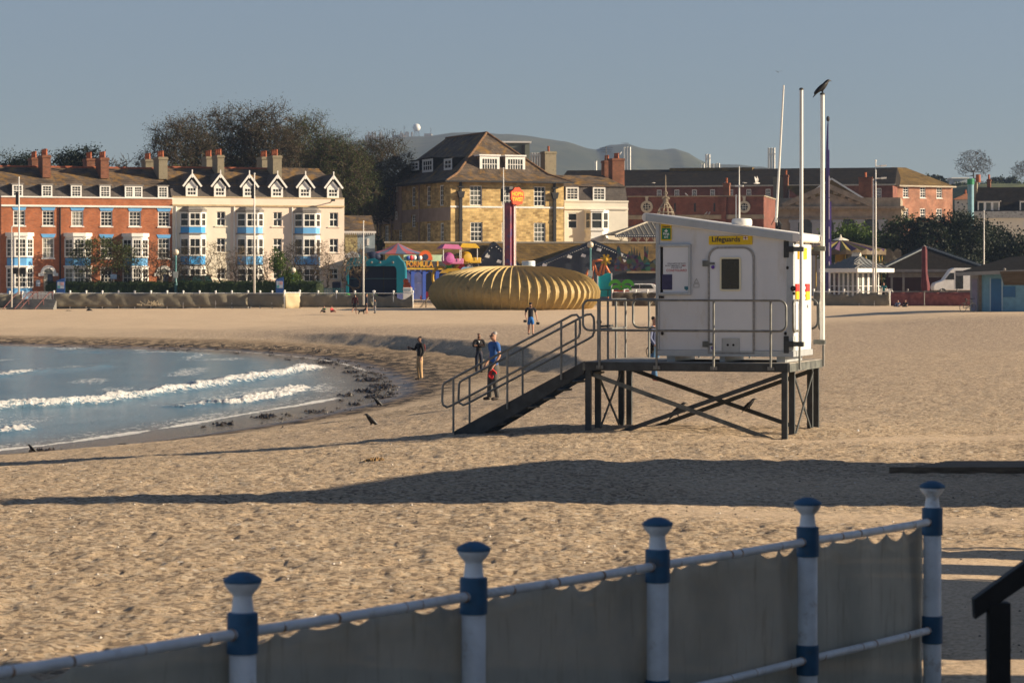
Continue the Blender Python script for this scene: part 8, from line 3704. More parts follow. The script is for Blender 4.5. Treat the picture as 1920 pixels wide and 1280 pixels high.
def spiky_palm():
	rnd = random.Random(9)
	t = thing('palm_shrub', 'dark spiky palm like shrub behind the hedge before the cream houses', 'shrub', base(430, 262.4, .95))
	mb = MB()
	for k in range(150):
		a, e = rnd.random() * 2 * math.pi, rnd.uniform(.1, 1.2)
		c = Vector((rnd.uniform(-1.4, 1.4), rnd.uniform(-.4, .4), .7 + rnd.random() * .3))
		d = Vector((math.cos(a) * math.cos(e), math.sin(a) * math.cos(e), math.sin(e)))
		L_ = rnd.uniform(.7, 1.3)
		s = d.cross(Vector((0, 0, 1))).normalized() * .05
		p1, p2 = c + d * L_ * .6, c + d * L_ + Vector((0, 0, -.25 * L_))
		mb.add([c - s, c + s, p1 + s, p1 - s, p2], [(0, 1, 2, 3), (3, 2, 4)])
	mb.build('frond', M_LEAFM, t, recalc=False)


spiky_palm()


def hedge(px0, px1, ytop, Y, label, depth=1.4):
	rnd = random.Random(int(px0))
	x0, x1 = XY(px0, Y)[0], XY(px1, Y)[0]
	h = fz(ytop, Y) - .9
	t = thing('hedge', label, 'hedge', (x0, Y, .9))
	Ln = x1 - x0
	mb = MB()
	n = 40
	nx = int(Ln / .35)
	vs, fs = [], []
	P = [(0, 0), (-.05, h * .5), (.05, h * .9), (.25, h - .05), (depth - .25, h - .03), (depth, h * .85), (depth, 0)]
	for i in range(nx + 1):
		e = min(1, min(i, nx - i) / 3 + .4)
		for y, z in P:
			vs.append((Ln * i / nx, depth / 2 + (y - depth / 2) * e + .04 * rnd.gauss(0, 1), z * (.75 + .25 * e) + (.05 * rnd.gauss(0, 1) if z else 0)))
	m = len(P)
	for i in range(nx):
		for j in range(m - 1):
			fs.append((i * m + j, i * m + j + 1, (i + 1) * m + j + 1, (i + 1) * m + j))
	mb.add(vs, fs)
	mb.build('core', M_HEDGE, t)
	lb = MB()
	for k in range(int(Ln * 330)):
		f = rnd.random()
		x = Ln * rnd.random()
		if f < .55:
			p = Vector((x, -.03 + rnd.gauss(0, .04), rnd.random() * h))
		else:
			p = Vector((x, rnd.random() * depth, h + rnd.gauss(0, .05)))
		leaves(lb, rnd, [p], 1, .01, .05)
	lb.build('leaf_face', M_HEDGE, t, recalc=False)


hedge(84, 330, 529, 261.6, 'long dark clipped hedge before the red houses')
hedge(333, 606, 528, 261.2, 'long dark clipped hedge before the cream houses')


def far_bank():
	"""green rise beyond the right-hand roofs"""
	m = mat('grass_bank', (.05, .075, .018), .95, .3, .2, col2=(.11, .13, .035))
	X, Y = np.meshgrid(np.linspace(70, 190, 60), np.linspace(420, 760, 30), indexing='xy')
	top = fz(349, 690)
	z = 1 + (top - 1) * sstep(Y, 430, 680) * (sstep(X * 690 / 690, 72, 112)) + 1.2 * fbm(X * .08, Y * .05, 91, 3)
	structure(grid_mesh('grass_rise', X, Y, z, m))
	rnd = random.Random(4)
	mb = MB()
	for k in range(120):
		px = rnd.uniform(1785, 1940)
		Yb = 686
		leaves(mb, rnd, [Vector((XY(px, Yb)[0], Yb, fz(349 - rnd.random() * 3, Yb) - .2))], 14, .6, .3)
	o = mb.build('scrub', M_LEAFM, None, recalc=False)
	structure(o, 'stuff')
	for px, r in ((1861, 1.0), (1878, 1.1), (1895, 1.5)):
		leafy_tree(int(px), r, r, r * .8, 0, 'round_bush', {1861: 'small dark bush on the skyline left of two others', 1878: 'middle small dark bush on the right skyline', 1895: 'larger dark bush nearest the right edge on the skyline'}[px],
				   (XY(px, 688)[0], 688, fz(342, 688) - r * .6), None, M_LEAFD, 16, 40, .25, 'bush', trunk=False)


far_bank()
# ================================================================== people, birds, weed
M_SKIN = mat('skin', (.46, .25, .17), .55, .08, 8)
M_SKIND = mat('brown_skin', (.20, .10, .06), .55, .08, 8)
M_HAIRG = mat('grey_hair', (.38, .36, .34), .8, .2, 30)
M_HAIRD = mat('dark_hair', (.015, .012, .010), .6, .2, 20)
M_SHOE = mat('dark_shoe', (.03, .022, .018), .6, .2, 10)
M_BLKC = mat('black_cloth', (.012, .012, .014), .85, .2, 4)


def cloth(n, c):
	return mat(n, c, .9, .15, 5, bump=.3, bscale=9)


def skin_mesh(name, chains, mats, parent, sub=2):
	"""chains: lists of (x,y,z,rx,ry) sharing points by equal coordinates; grown with a Skin modifier into one surface"""
	idx, vs, rad, es = {}, [], [], []
	for ch in chains:
		prev = None
		for x, y, z, rx, ry in ch:
			k = (round(x, 4), round(y, 4), round(z, 4))
			if k not in idx:
				idx[k] = len(vs)
				vs.append(k)
				rad.append((rx, ry))
			if prev is not None and prev != idx[k]:
				es.append((prev, idx[k]))
			prev = idx[k]
	me = bpy.data.meshes.new(name)
	me.from_pydata(vs, es, [])
	o = bpy.data.objects.new(name, me)
	COL.objects.link(o)
	sk = o.modifiers.new('skin', 'SKIN')
	sk.use_smooth_shade = True
	sk.branch_smoothing = .4
	for i, r in enumerate(rad):
		me.skin_vertices[0].data[i].radius = r
	me.skin_vertices[0].data[0].use_root = True
	if sub:
		sb = o.modifiers.new('sub', 'SUBSURF')
		sb.levels = sb.render_levels = sub
	dg = bpy.context.evaluated_depsgraph_get()
	nm = bpy.data.meshes.new_from_object(o.evaluated_get(dg))
	o.modifiers.clear()
	o.data = nm
	bpy.data.meshes.remove(me)
	nm.name = name
	nm.materials.clear()
	nm.materials.append(mats)
	nm.polygons.foreach_set('use_smooth', [True] * len(nm.polygons))
	o.parent = parent
	return o


def person(label, px, Yd, h, rz, top, bottom, skin=None, hair=M_HAIRD, arms=None, legs=None, sleeve='long', shorts=False, skirt=None, cap=None, lean=0, fingers=True, shoes=M_SHOE, long_hair=False, bald=False, build=1.0, z=None, feet=None, head_turn=0.0):
	"""standing figure facing local -y; joints in units of body height"""
	skin = skin or M_SKIN
	x = XY(px, Yd)[0]
	t = thing('person', label, 'person', (x, Yd, gz(x, Yd) if z is None else z), rz)
	t.scale = (h, h, h)
	A = arms or {}
	Lg = legs or {}
	b = build

	def P(v, rx, ry=None):
		return (v[0], v[1], v[2], rx, ry or rx)
	pel = (0, 0, .52)
	wai = (0, lean * .3, .61)
	che = (0, lean * .8, .72)
	nb = (0, lean, .815)
	nk = (0, lean - .004, .85)
	jaw = (0, lean - .016, .885)
	skl = (0, lean - .002, .935)
	crown = (0, lean + .004, .972)
	nose = (math.sin(head_turn) * .06, lean - .062 * math.cos(head_turn), .905)
	sh, el, wr = {}, {}, {}
	for s, n in ((-1, 'r'), (1, 'l')):
		sh[n] = (s * .105 * b, lean, .80)
		el[n] = A.get('e' + n, (s * .145 * b, .012, .635))
		wr[n] = A.get('w' + n, (s * .155 * b, -.03, .49))
	hp, kn, an, to = {}, {}, {}, {}
	for s, n in ((-1, 'r'), (1, 'l')):
		hp[n] = (s * .048, 0, .49)
		kn[n] = Lg.get('k' + n, (s * .056, -.008, .275))
		an[n] = Lg.get('a' + n, (s * .060, .012, .045))
		to[n] = (an[n][0] + s * .012, an[n][1] - .085, an[n][2] - .028)
	ch = [[P(pel, .070 * b, .055), P(wai, .066 * b, .052), P(che, .078 * b, .056), P(nb, .045), P(nk, .030), P(jaw, .034, .038), P(skl, .044, .052), P(crown, .030, .036)]]
	ch.append([P(jaw, .034, .038), P(nose, .008)])
	for n, s in (('r', -1), ('l', 1)):
		ch.append([P(nb, .045), P(sh[n], .033), P(el[n], .024), P(wr[n], .016)])
		d = (Vector(wr[n]) - Vector(el[n])).normalized()
		if A.get('h' + n):
			d = Vector(A['h' + n]).normalized()
		pm = Vector(wr[n]) + d * .032
		ch.append([P(wr[n], .016), P(tuple(pm), .019, .010)])
		if fingers:
			side = d.cross(Vector((0, 1, 0)))
			side = side.normalized() if side.length > .1 else Vector((1, 0, 0))
			cur = Vector((0, -1, 0)) if abs(d.y) < .8 else Vector((0, 0, -1))
			for k, (o_, ln) in enumerate(((-.013, .038), (-.0045, .044), (.0045, .042), (.013, .034))):
				a0 = pm + d * .018 + side * o_
				a1 = a0 + d * ln * .55
				a2 = a1 + (d * .75 + cur * .55).normalized() * ln * .5
				ch.append([P(tuple(pm), .019, .010), P(tuple(a0), .0052), P(tuple(a1), .0047), P(tuple(a2), .0036)])
			th = pm - side * (.018 * s) - d * .006
			ch.append([P(tuple(pm), .019, .010), P(tuple(th), .006), P(tuple(th + d * .026 - side * .006 * s), .005)])
		ch.append([P(pel, .07 * b, .055), P(hp[n], .055), P(kn[n], .034), P(tuple((Vector(kn[n]) * .62 + Vector(an[n]) * .38) + Vector((0, .012, 0))), .033), P(an[n], .021), P(to[n], .018)])
	skin_mesh('body', ch, skin, t, 2 if fingers else 1)

	def up(f):
		return [P(sh[f], .039 * b), P(el[f], .031 * b)]
	tc = [[P((0, 0, .47), .078 * b, .064), P((0, 0, .53), .079 * b, .065), P(wai, .075 * b, .062), P(che, .087 * b, .066), P((nb[0], nb[1], nb[2] - .01), .058, .048)]]
	for n in 'rl':
		c = [P((nb[0], nb[1], nb[2] - .01), .058, .048), P(sh[n], .041 * b)]
		if sleeve == 'long':
			m = Vector(el[n]).lerp(Vector(wr[n]), .88)
			c += [P(el[n], .032), P(tuple(m), .024)]
		else:
			c += [P(tuple(Vector(sh[n]).lerp(Vector(el[n]), .72)), .036)]
		tc.append(c)
	skin_mesh('jacket' if sleeve == 'long' else 'shirt', tc, top, t, 2)
	if skirt:
		mb = MB()
		mb.lathe([(.088, .56), (.10, .50), (.112, skirt), (.10, skirt)], 14)
		mb.build('skirt', bottom, t, smooth=True)
	else:
		bc = [[P((0, 0, .60), .068 * b, .056), P((0, 0, .555), .074 * b, .06), P(pel, .076 * b, .062)]]
		for n in 'rl':
			c = [P(pel, .076 * b, .062), P(hp[n], .066 * b)]
			if shorts:
				c.append(P(tuple(Vector(hp[n]).lerp(Vector(kn[n]), .88)), .052))
			else:
				c += [P(kn[n], .047), P((an[n][0], an[n][1], an[n][2] + .03), .040), P((an[n][0], an[n][1], an[n][2] - .012), .038)]
			bc.append(c)
		skin_mesh('shorts' if shorts else 'trousers', bc, bottom, t, 2)
	if shoes:
		for n in 'rl':
			skin_mesh('shoe', [[P((an[n][0], an[n][1] + .02, an[n][2] - .016), .030), P((an[n][0], an[n][1] - .03, an[n][2] - .018), .030, .027), P((to[n][0], to[n][1] - .012, to[n][2] + .002), .026, .022)]], shoes, t, 1)
	if not bald:
		hc = [[P((0, skl[1] + .020, .922), .040, .040), P((0, skl[1] + .012, .955), .046, .048), P((0, crown[1] - .004, .978), .032, .036)]]
		if long_hair:
			hc[0] = [P((0, skl[1] + .045, .80), .035, .022), P((0, skl[1] + .04, .87), .045, .035)] + hc[0]
		skin_mesh('hair', hc, hair, t, 1)
	if cap:
		mb = MB()
		mb.ball((0, skl[1], .958), .056, 14, 8, (.95, 1.1, .72))
		mb.prism([(-.036, .952), (.036, .952), (.03, .962), (-.03, .962)], skl[1] - .10, skl[1] - .03)
		mb.build('cap', cap, t, smooth=True)
	return t


def item(t, name, m, fn, smooth=False):
	mb = MB()
	fn(mb)
	return mb.build(name, m, t, smooth=smooth)


BL = cloth('blue_tshirt', (.035, .11, .34))
Yb = 71.0
p = person('grey haired man in a blue t-shirt and grey trousers standing behind the stair rail', 926, Yb, 1.79, R(-68), BL, cloth('grey_trousers', (.085, .08, .075)), hair=M_HAIRG, sleeve='short', build=1.18, z=fz(750, Yb),
		   arms=dict(el=(.15, .03, .64), wl=(.145, -.06, .50), er=(-.15, .02, .64), wr=(-.14, -.07, .51)), legs=dict(al=(.055, .03, .045), ar=(-.055, -.045, .045), kr=(-.05, -.035, .275)))
item(p, 'sunglasses', M_BLKC, lambda mb: mb.box(-.045, .045, -.055, -.02, .915, .928))
bag = tag(item(None, 'dog_lead', mat('red_webbing', (.55, .02, .025), .7, .2, 20), lambda mb: [mb.tube([(.03 * k * math.cos(a) + .01 * math.sin(3 * a), .02 * math.sin(a * 2 + k), .1 * math.sin(a) - .02 * k) for a in [2 * math.pi * j / 18 for j in range(18)]], .022, 6, closed=True) for k in (1, 2, 3)], True), 'bundled red lead hanging from the hand of the man in blue', 'lead')
bag.location = (XY(923.5, Yb - .15)[0], Yb - .15, fz(697, Yb))
p = person('dark haired man in a black jacket with folded arms beyond the stairs', 898, 121, 1.74, R(8), M_BLKC, cloth('dark_jeans', (.018, .024, .045)), skin=M_SKIND, z=fz(698, 121),
		   arms=dict(er=(-.15, -.03, .655), wr=(.03, -.105, .685), el=(.15, -.03, .655), wl=(-.045, -.085, .67)))
item(p, 'shirt_front', M_WHT, lambda mb: mb.add([(-.022, -.064, .79), (.022, -.064, .79), (.004, -.076, .735)], [(0, 1, 2)]))
p = person('man in a black jacket and tan trousers holding out a phone at the water edge', 787, 112, 1.80, R(-62), M_BLKC, cloth('tan_trousers', (.42, .28, .15)), skin=M_SKIND, z=fz(712, 112),
		   arms=dict(er=(-.135, -.06, .67), wr=(-.09, -.19, .72), hr=(.1, -1, .2), el=(.15, .02, .64), wl=(.13, -.04, .5)))
item(p, 'rucksack', mat('red_black_rucksack', (.10, .012, .014), .8, .3, 6), lambda mb: mb.ball((0, .095, .715), .07, 12, 8, (1, .6, 1.35)), True)
ph = tag(item(None, 'phone', M_BLKC, lambda mb: mb.box(-.04, .04, -.006, .006, 0, .15)), 'dark phone held out by the man in tan trousers', 'phone')
ph.location = (XY(766.5, 112)[0], 112 - .02, fz(655, 112))
ph.rotation_euler = (0, 0, R(60))
p = person('bearded man in black cap, dark t-shirt and blue shorts walking on the beach', 995, 152, 1.80, R(4), cloth('black_tshirt', (.014, .015, .022)), cloth('blue_shorts', (.02, .14, .42)), sleeve='short', shorts=True, cap=M_BLKC, bald=True, build=1.15, z=fz(628, 152),
		   arms=dict(er=(-.165, .0, .64), wr=(-.145, -.07, .54), el=(.165, .02, .64), wl=(.19, -.02, .50)), legs=dict(kl=(.06, -.035, .28), al=(.065, -.05, .05), ar=(-.06, .05, .055)))
item(p, 'beard', M_HAIRD, lambda mb: mb.ball((0, -.03, .878), .034, 10, 6, (1, .9, 1)), True)
for px, py, lab in ((984.5, 602, 'black camera held at the waist of the man in blue shorts'), (1008.5, 606, 'black camera bag hanging from the left hand of the man in blue shorts')):
	c = thing('camera' if px < 990 else 'camera_bag', lab, 'camera' if px < 990 else 'bag', (XY(px, 151.8)[0], 151.8, fz(py, 151.8)))
	item(c, 'body', M_BLKC, lambda mb: (mb.box(-.09, .09, -.05, .05, -.07, .07), mb.tube([(0, -.05, 0), (0, -.14, -.02)], .045, 10)))
p = person('dark haired woman in blue jeans partly hidden behind the left edge of the hut', 1227, 70, 1.66, R(60), cloth('striped_blue_top', (.11, .13, .22)), cloth('blue_jeans', (.06, .14, .26)), z=fz(714, 70), long_hair=False, shoes=mat('pink_sandal', (.45, .17, .13), .6),
		   arms=dict(er=(-.145, .0, .645), wr=(-.13, -.09, .53), el=(.145, .0, .645), wl=(.12, -.1, .53)), legs=dict(al=(.05, .045, .045), ar=(-.05, -.04, .045)))
hb = tag(item(None, 'handbag', M_BLKC, lambda mb: (mb.ball((0, 0, 0), .12, 12, 8, (.7, .5, 1.1)), mb.tube([(-.05, 0, .08), (-.13, 0, -.05), (-.10, 0, -.2), (-.02, 0, -.12)], .012, 6)), True), 'black handbag with a hanging strap beside the woman in jeans', 'bag')
hb.location = (XY(1221, 69.8)[0], 69.8, fz(653, 69.8))
far = dict(fingers=False)
p = person('woman with long hair in a maroon top walking barefoot on the far sand', 665.5, 229, 1.66, R(160), cloth('maroon_top', (.07, .012, .016)), M_BLKC, sleeve='long', shorts=True, long_hair=True, shoes=None, legs=dict(kl=(.07, .02, .30), al=(.10, .13, .12)), z=fz(588.5, 229), **far)
p = person('woman in a navy top and shorts standing beside the cream pole', 687.5, 229, 1.68, R(-80), cloth('navy_top', (.018, .022, .04)), cloth('grey_brown_shorts', (.06, .05, .05)), hair=mat('fair_hair', (.35, .22, .10), .8), sleeve='long', shorts=True, shoes=None, z=fz(588.5, 229), legs=dict(al=(.06, -.05, .05), ar=(-.06, .05, .05)), **far)
p = person('child in a grey outfit standing right of the woman in navy', 703, 228, 1.17, R(-60), cloth('grey_hoodie', (.11, .115, .12)), cloth('pale_grey_trousers', (.22, .22, .23)), z=fz(587.5, 228), **far)


def sitter(label, px, Y, py, rz, top, bottom, h, hair=M_HAIRD):
	x = XY(px, Y)[0]
	t = thing('person', label, 'person', (x, Y, fz(py, Y)), rz)
	t.scale = (h, h, h)
	pel, che, nb, hd = (0, .03, .06), (0, .0, .22), (0, -.01, .30), (0, -.02, .40)
	c = [[(*pel, .075, .06), (*che, .08, .06), (*nb, .035, .035), (0, -.015, .345, .03, .03), (*hd, .048, .052), (0, -.018, .45, .032, .036)]]
	for s in (-1, 1):
		c.append([(*pel, .075, .06), (s * .06, -.02, .065, .05, .05), (s * .08, -.2, .17, .036, .036), (s * .07, -.33, .03, .024, .024), (s * .075, -.4, .03, .02, .016)])
		c.append([(*nb, .035, .035), (s * .105, -.01, .285, .034, .034), (s * .14, -.08, .17, .026, .026), (s * .06, -.2, .15, .018, .018), (s * .04, -.24, .145, .02, .014)])
	skin_mesh('body', c, M_SKIN, t, 1)
	c = [[(*pel, .085, .07), (*che, .09, .068), (0, -.01, .295, .055, .046)]]
	for s in (-1, 1):
		c.append([(0, -.01, .295, .055, .046), (s * .107, -.01, .285, .042, .042), (s * .14, -.08, .17, .034, .034)])
	skin_mesh('shirt', c, top, t, 1)
	c = [[(0, .035, .075, .08, .068), (*pel, .082, .068)]]
	for s in (-1, 1):
		c.append([(*pel, .082, .068), (s * .062, -.02, .068, .056, .056), (s * .08, -.2, .172, .043, .043), (s * .071, -.32, .05, .032, .032)])
	skin_mesh('trousers', c, bottom, t, 1)
	skin_mesh('hair', [[(0, .0, .40, .044, .044), (0, -.008, .44, .046, .048), (0, -.015, .46, .03, .03)]], hair, t, 1)
	return t


sitter('small child in a green top sitting on the far sand', 608, 231, 586.5, R(-30), cloth('green_top', (.02, .16, .08)), M_BLKC, 1.25)
sitter('small child in a red top sitting on the far sand', 621.5, 231, 586, R(50), cloth('red_top', (.55, .03, .04)), cloth('dark_red_shorts', (.12, .03, .03)), 1.2)
sitter('person in a pale blue top sitting against the maroon screen', 1684, 250, 577.5, R(-40), cloth('pale_blue_top', (.20, .26, .36)), cloth('navy_trousers', (.02, .03, .07)), 1.6)
sitter('person in black sitting against the maroon screen, right of the one in blue', 1698, 250, 577.5, R(-25), M_BLKC, M_BLKC, 1.65, mat('brown_hair', (.07, .03, .015), .7))
p = person('man in a teal top standing with a hand on his hip beside the grey shelter', 1657, 262.5, 1.78, R(-20), cloth('teal_top', (.015, .15, .17)), M_BLKC, bald=True, sleeve='short', z=.95 - .05, arms=dict(el=(.17, .03, .66), wl=(.085, -.03, .58)), **far)


M_CROW = mat('crow_feathers', (.012, .012, .014), .45, .3, 12)
M_GULL = mat('white_feathers', (.78, .77, .74), .7, .05, 6)
M_GREYF = mat('grey_feathers', (.25, .26, .28), .7, .1, 6)


def crow(label, loc, rz, s=.46, tilt=0.0, m=M_CROW, group='black crows around the lifeguard hut', beak=M_BLKC):
	"""perched bird facing local +x, feet at the origin; s = overall length"""
	t = thing('crow' if m == M_CROW else 'gull', label, 'bird', loc, rz, group)
	t.scale = (s, s, s)
	c = [[(-.06, 0, .22, .11, .13), (.07, 0, .33, .135, .145), (.16, 0, .44, .11, .11), (.22, 0, .53, .08, .08), (.285, 0, .57, .066, .066), (.36, 0, .56, .026, .026), (.44, 0, .53, .006, .006)],
		 [(-.06, 0, .22, .11, .13), (-.20, 0, .10, .07, .085), (-.32, 0, -.05, .05, .035), (-.44, 0, -.20, .055, .014)]]
	for y in (-.05, .05):
		c.append([(-.06, 0, .22, .11, .13), (.0, y, .12, .05, .05), (.01, y * 1.1, .06, .02, .02), (.0, y * 1.1, .012, .014, .014), (.06, y * 1.2, .008, .01, .008)])
	skin_mesh('body', c, m, t, 2)
	for y in (-1, 1):
		mb = MB()
		mb.ball((-.10, y * .10, .22), .22, 12, 8, (1.25, .24, .55))
		for i, v in enumerate(mb.v):
			x, yy, z = v
			mb.v[i] = (x, yy - y * .05 * max(0, -(x + .1)), z + (x + .1) * .85)
		mb.build('wing', m if m == M_CROW else M_GREYF, t, smooth='all')
	mb = MB()
	for y in (-.055, .055):
		mb.ball((.26, y, .585), .012, 6, 4)
	mb.build('eye', M_BLKP, t)
	return t


x, zt_ = HF.at(1542, 178, 2.05)
w = HF.world(x, 2.05, HF.z(1542, 178, 2.05))
crow('big black crow perched on top of the rear flagpole', (w.x, w.y, w.z + .03), R(10), .40)
x, z = HF.at(1271, 783, 2.68)
w = HF.world(x, 2.68, z)
crow('black crow perched on the lower crossing brace under the hut', (w.x, w.y, w.z + .03), R(5), .42)
x, z = HF.at(1405, 770, 2.70)
w = HF.world(x, 2.70, z)
crow('black crow perched on a brace near the right legs of the platform', (w.x, w.y, w.z + .03), R(5), .33)
for px, py, lab in ((696, 795, 'black crow standing on the sand left of the stairs foot'), (708, 757, 'small dark crow among the weed at the curve of the waterline'), (60, 851, 'dark bird at the water edge near the left side')):
	zz_ = {696: -.62, 708: -1.3, 60: -1.47}[px]
	X_, Y_ = sea_pt(px, py, zz_)
	crow(lab, (X_, Y_, gz(X_, Y_) + .01), R(200), .44 if px > 100 else .30, group='dark birds on the shore')
crow('white gull standing on the brick wall between the slit windows', (XY(1287, 329.9)[0], 329.9, fz(367, 330)), R(160), .5, m=M_GULL, group='perched gulls')
w = Vector((XY(1361, 336)[0], 336, fz(343, 336)))
crow('white gull perched on the brick chimney behind the hut vent', w, R(20), .5, m=M_GULL, group='perched gulls')
crow('white gull perched on the tall red chimney right of the hotel', (XY(1163, 313)[0], 313, fz(290, 313)), R(20), .5, m=M_GULL, group='perched gulls')
for k, px in enumerate((1324, 1329.5)):
	crow(('dark backed gull on the ledge above the hut roof', 'second gull on the ledge, just right of the dark backed one')[k], (XY(px, 328)[0], 328, fz(402, 328)), R(30), .5, m=M_GULL, group='perched gulls')


def flyer(label, px, py, Y, span, m, flap, rz=0):
	t = thing('flying_gull', label, 'bird', tuple(W(px, py, Y)), rz, 'gulls in flight')
	t.scale = (span, span, span)
	skin_mesh('body', [[(-.24, 0, 0, .012, .004), (-.15, 0, 0, .03, .03), (0, 0, 0, .055, .05), (.1, 0, .015, .04, .04), (.16, 0, .02, .032, .032), (.22, 0, .012, .006, .006)]], m, t, 1)
	for s in (-1, 1):
		a, b = flap
		mb = MB()
		p1 = (.0, s * .24 * math.cos(a), .24 * math.sin(a))
		p2 = (-.07, p1[1] + s * .27 * math.cos(b), p1[2] + .27 * math.sin(b))
		mb.add([(.07, 0, .03), (p1[0] + .08, p1[1], p1[2] + .02), p2, (p1[0] - .07, p1[1], p1[2] + .015), (-.08, 0, .02),
				(.07, 0, .015), (p1[0] + .08, p1[1], p1[2] + .008), (p1[0] - .07, p1[1], p1[2] + .005), (-.08, 0, .01)],
			   [(0, 1, 3, 4), (1, 2, 3), (5, 6, 7, 8), (6, 2, 7), (0, 1, 6, 5), (4, 3, 7, 8)])
		mb.build('wing', m, t)


flyer('dark gull flying high in the sky left of the hut flagpoles', 1459, 135.5, 140, .55, M_GREYF, (.45, -.15), R(95))
flyer('small gull flying in the sky above the bare trees', 622, 226, 260, .62, M_GREYF, (.35, -.2), R(95))
flyer('white gull with raised wings flying right of the thin hut antenna', 1419, 344, 190, 1.1, M_GULL, (1.1, 1.25), R(20))
flyer('white gull gliding just right of the thin hut antenna', 1396, 343, 200, .8, M_GULL, (.1, -.1), R(170))
flyer('white gull gliding before the dark roof left of the iron crown', 1226, 343, 260, .75, M_GULL, (.05, -.05), R(30))


def dog():
	Y = 228
	t = thing('dog', 'small black dog on the far sand between the two women', 'dog', (XY(678, Y)[0], Y, fz(589, Y)), R(25))
	c = [[(-.22, 0, .27, .075, .085), (0, 0, .28, .08, .10), (.18, 0, .30, .085, .115), (.28, 0, .38, .06, .065), (.35, 0, .44, .065, .065), (.45, 0, .41, .03, .03)],
		 [(-.22, 0, .27, .075, .085), (-.32, 0, .34, .02, .02), (-.38, 0, .44, .014, .014)]]
	for y in (-.06, .06):
		c.append([(.18, 0, .30, .085, .115), (.20, y, .20, .035, .035), (.19, y, .10, .022, .022), (.22, y, .015, .025, .02)])
		c.append([(-.22, 0, .27, .075, .085), (-.19, y, .19, .045, .045), (-.27, y, .10, .022, .022), (-.23, y, .015, .025, .02)])
		c.append([(.35, 0, .44, .065, .065), (.33, y, .51, .018, .018), (.32, y * 1.3, .54, .008, .008)])
	skin_mesh('body', c, M_BLKC, t, 2)


dog()


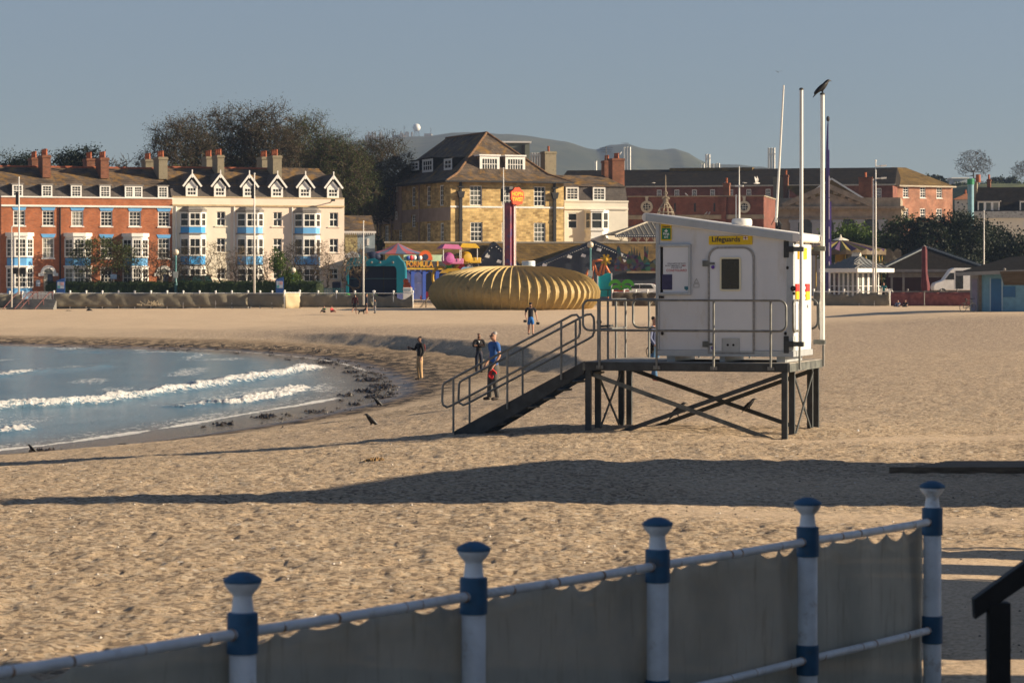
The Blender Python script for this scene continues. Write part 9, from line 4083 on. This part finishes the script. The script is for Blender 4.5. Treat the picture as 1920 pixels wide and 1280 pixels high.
def weed():
	rnd = random.Random(12)
	M = mat('wet_seaweed', (.012, .009, .006), .4, .4, 12, col2=(.035, .023, .010))
	spots = []
	big = [(415, 794, 30), (493, 781, 34), (585, 771, 28), (500, 778, 20), (540, 776, 14), (650, 740, 26), (690, 733, 34), (665, 757, 22), (720, 725, 30), (700, 742, 30), (640, 750, 14), (605, 770, 12), (690, 712, 34), (660, 697, 24), (610, 680, 22),
		   (380, 800, 12), (78, 845, 34), (112, 847, 28), (540, 806, 30), (600, 800, 26), (640, 797, 20), (668, 795, 16), (560, 810, 20), (490, 824, 20), (525, 823, 18), (715, 745, 22), (735, 738, 18), (700, 722, 24), (230, 832, 12), (680, 704, 20)]
	for px, py, w in big:
		spots.append((px, py, w))
	for k in range(190):
		i = rnd.choice((4, 5, 6, 7, 8, 8, 9, 9, 10, 10, 10, 11, 11, 11, 12, 12, 13, 14, 15)) + 0 * rnd.randrange(4, len(SHORE_PX) - 3)
		a, b = SHORE_PX[i], SHORE_PX[i + 1]
		f = rnd.random()
		spots.append((a[0] + (b[0] - a[0]) * f + rnd.gauss(-4, 14), a[1] + (b[1] - a[1]) * f + rnd.gauss(0, 3.2), rnd.uniform(3, 12)))
	for k in range(90):
		px = rnd.uniform(100, 720)
		spots.append((px, 650 + 2 * rnd.gauss(0, 1.2) + (max(0, px - 480) / 220) ** 2 * 18, rnd.uniform(3, 12)))
	mb = MB()
	A = np.array(spots)
	Yv = F * (CZ + 1.42) / (A[:, 1] - HY)
	for _ in range(3):
		Zv = np.maximum(ZW + .04, ground_z((A[:, 0] - 960) * Yv / F, Yv, False))
		Yv = F * (CZ - Zv) / (A[:, 1] - HY)
	for (px, py, w), X_, Y_, z_ in zip(spots, (A[:, 0] - 960) * Yv / F, Yv, Zv):
		k = Y_ / F
		n = max(3, int(w * .8))
		for _ in range(n):
			cx, cy = X_ + rnd.gauss(0, w * k * .30), Y_ + rnd.gauss(0, w * k * .9)
			r = w * k * rnd.uniform(.07, .2)
			vs, fs = [], []
			m = 7
			for j in range(m):
				a = 2 * math.pi * j / m
				q = r * rnd.uniform(.5, 1.4)
				vs.append((cx + q * math.cos(a), cy + q * 2 * math.sin(a), z_ - .02))
			vs.append((cx + rnd.gauss(0, r * .3), cy, z_ + .02 + r * rnd.uniform(.25, .8)))
			for j in range(m):
				fs.append((j, (j + 1) % m, m))
			mb.add(vs, fs)
	o = mb.build('seaweed', M, None, recalc=False)
	structure(o, 'stuff')
	X_, Y_ = sea_pt(703, 862, -.05)
	mb = MB()
	for _ in range(40):
		cx, cy, r = rnd.gauss(0, .09), rnd.gauss(0, .1), rnd.uniform(.02, .05)
		mb.add([(cx - r, cy, 0), (cx, cy - r, 0), (cx + r, cy, 0), (cx, cy + r, 0), (cx, cy, r * rnd.uniform(.8, 1.8) * math.exp(-(cx / .12) ** 2) + .01)], [(0, 1, 4), (1, 2, 4), (2, 3, 4), (3, 0, 4)])
	mb.build('dried_weed', mat('dry_weed', (.16, .10, .045), .95, .3, 20), thing('weed_clump', 'brown clump of dried weed on the sand left of the stairs', 'weed clump', (X_, Y_, gz(X_, Y_)))).location = (0, 0, 0)
	mb = MB()
	Yv = 21 + 62 * np.array([rnd.random() for _ in range(1500)]) ** 1.4
	Xv = np.array([rnd.uniform(-.19, .19) for _ in range(1500)]) * Yv
	Dv, Zv = shore_d(Xv, Yv), ground_z(Xv, Yv, True)
	for X_, Y_, d, z_ in zip(Xv, Yv, Dv, Zv):
		if d < 3:
			continue
		mb.m = 0 if rnd.random() < .72 else 1
		r = rnd.uniform(.007, .02)
		mb.add([(X_ - r, Y_, z_), (X_, Y_ - r, z_), (X_ + r, Y_, z_), (X_, Y_ + r, z_), (X_, Y_, z_ + r * .8)], [(0, 1, 4), (1, 2, 4), (2, 3, 4), (3, 0, 4)])
	o = mb.build('shell_litter', [mat('dark_pebble', (.06, .05, .045), .8, .4, 9), mat('pale_shell', (.72, .66, .58), .7, .1, 9)], None, recalc=False)
	structure(o, 'stuff')


weed()


def tide_line():
	q = L(283, 254, fz(573, 254))
	t = thing('driftwood_heap', 'pale heap of netting and driftwood against the left fence', 'heap', q.loc)
	rnd = random.Random(2)
	mb = MB()
	for k in range(26):
		a = (rnd.uniform(-.9, .9), rnd.uniform(-.3, .3), 0)
		b = (a[0] + rnd.uniform(-.7, .7), a[1] + rnd.uniform(-.2, .2), .5 * math.exp(-a[0] ** 2) * rnd.random() + .05)
		mb.tube([a, b], .035, 5)
	mb.build('sticks', mat('pale_driftwood', (.40, .33, .22), .9, .2, 6), t)
	for px, py, lab in ((167, 582, 'small dark object lying on the far sand at left'), (128, 577, 'pale flat scrap on the sand below the left fence')):
		X_, Y_ = XY(px, 246), 246
		m = thing('debris', lab, 'debris', (X_[0], Y_, gz(X_[0], Y_)))
		mb = MB()
		mb.add([(-.3, 0, 0), (.05, -.1, 0), (.35, 0, 0), (0, .2, 0), (-.05, 0, .22 if px > 150 else .08), (.15, 0, .15 if px > 150 else .06)], [(0, 1, 4), (1, 2, 5), (1, 5, 4), (2, 3, 5), (3, 4, 5), (3, 0, 4)])
		mb.build('scrap', M_BLKC if px > 150 else M_TIMBER, m)
	X_, Y_ = sea_pt(1608, 808, 0.02)
	m = thing('litter', 'small crumpled pale wrapper on the sand right of the platform legs', 'litter', (X_, Y_, gz(X_, Y_)))
	mb = MB()
	mb.add([(-.05, 0, 0), (0, -.04, 0), (.05, 0, 0), (0, .04, 0), (.01, 0, .05)], [(0, 1, 4), (1, 2, 4), (2, 3, 4), (3, 0, 4)])
	mb.build('wrapper', col('pale_wrapper', (.6, .65, .75)), m)


tide_line()
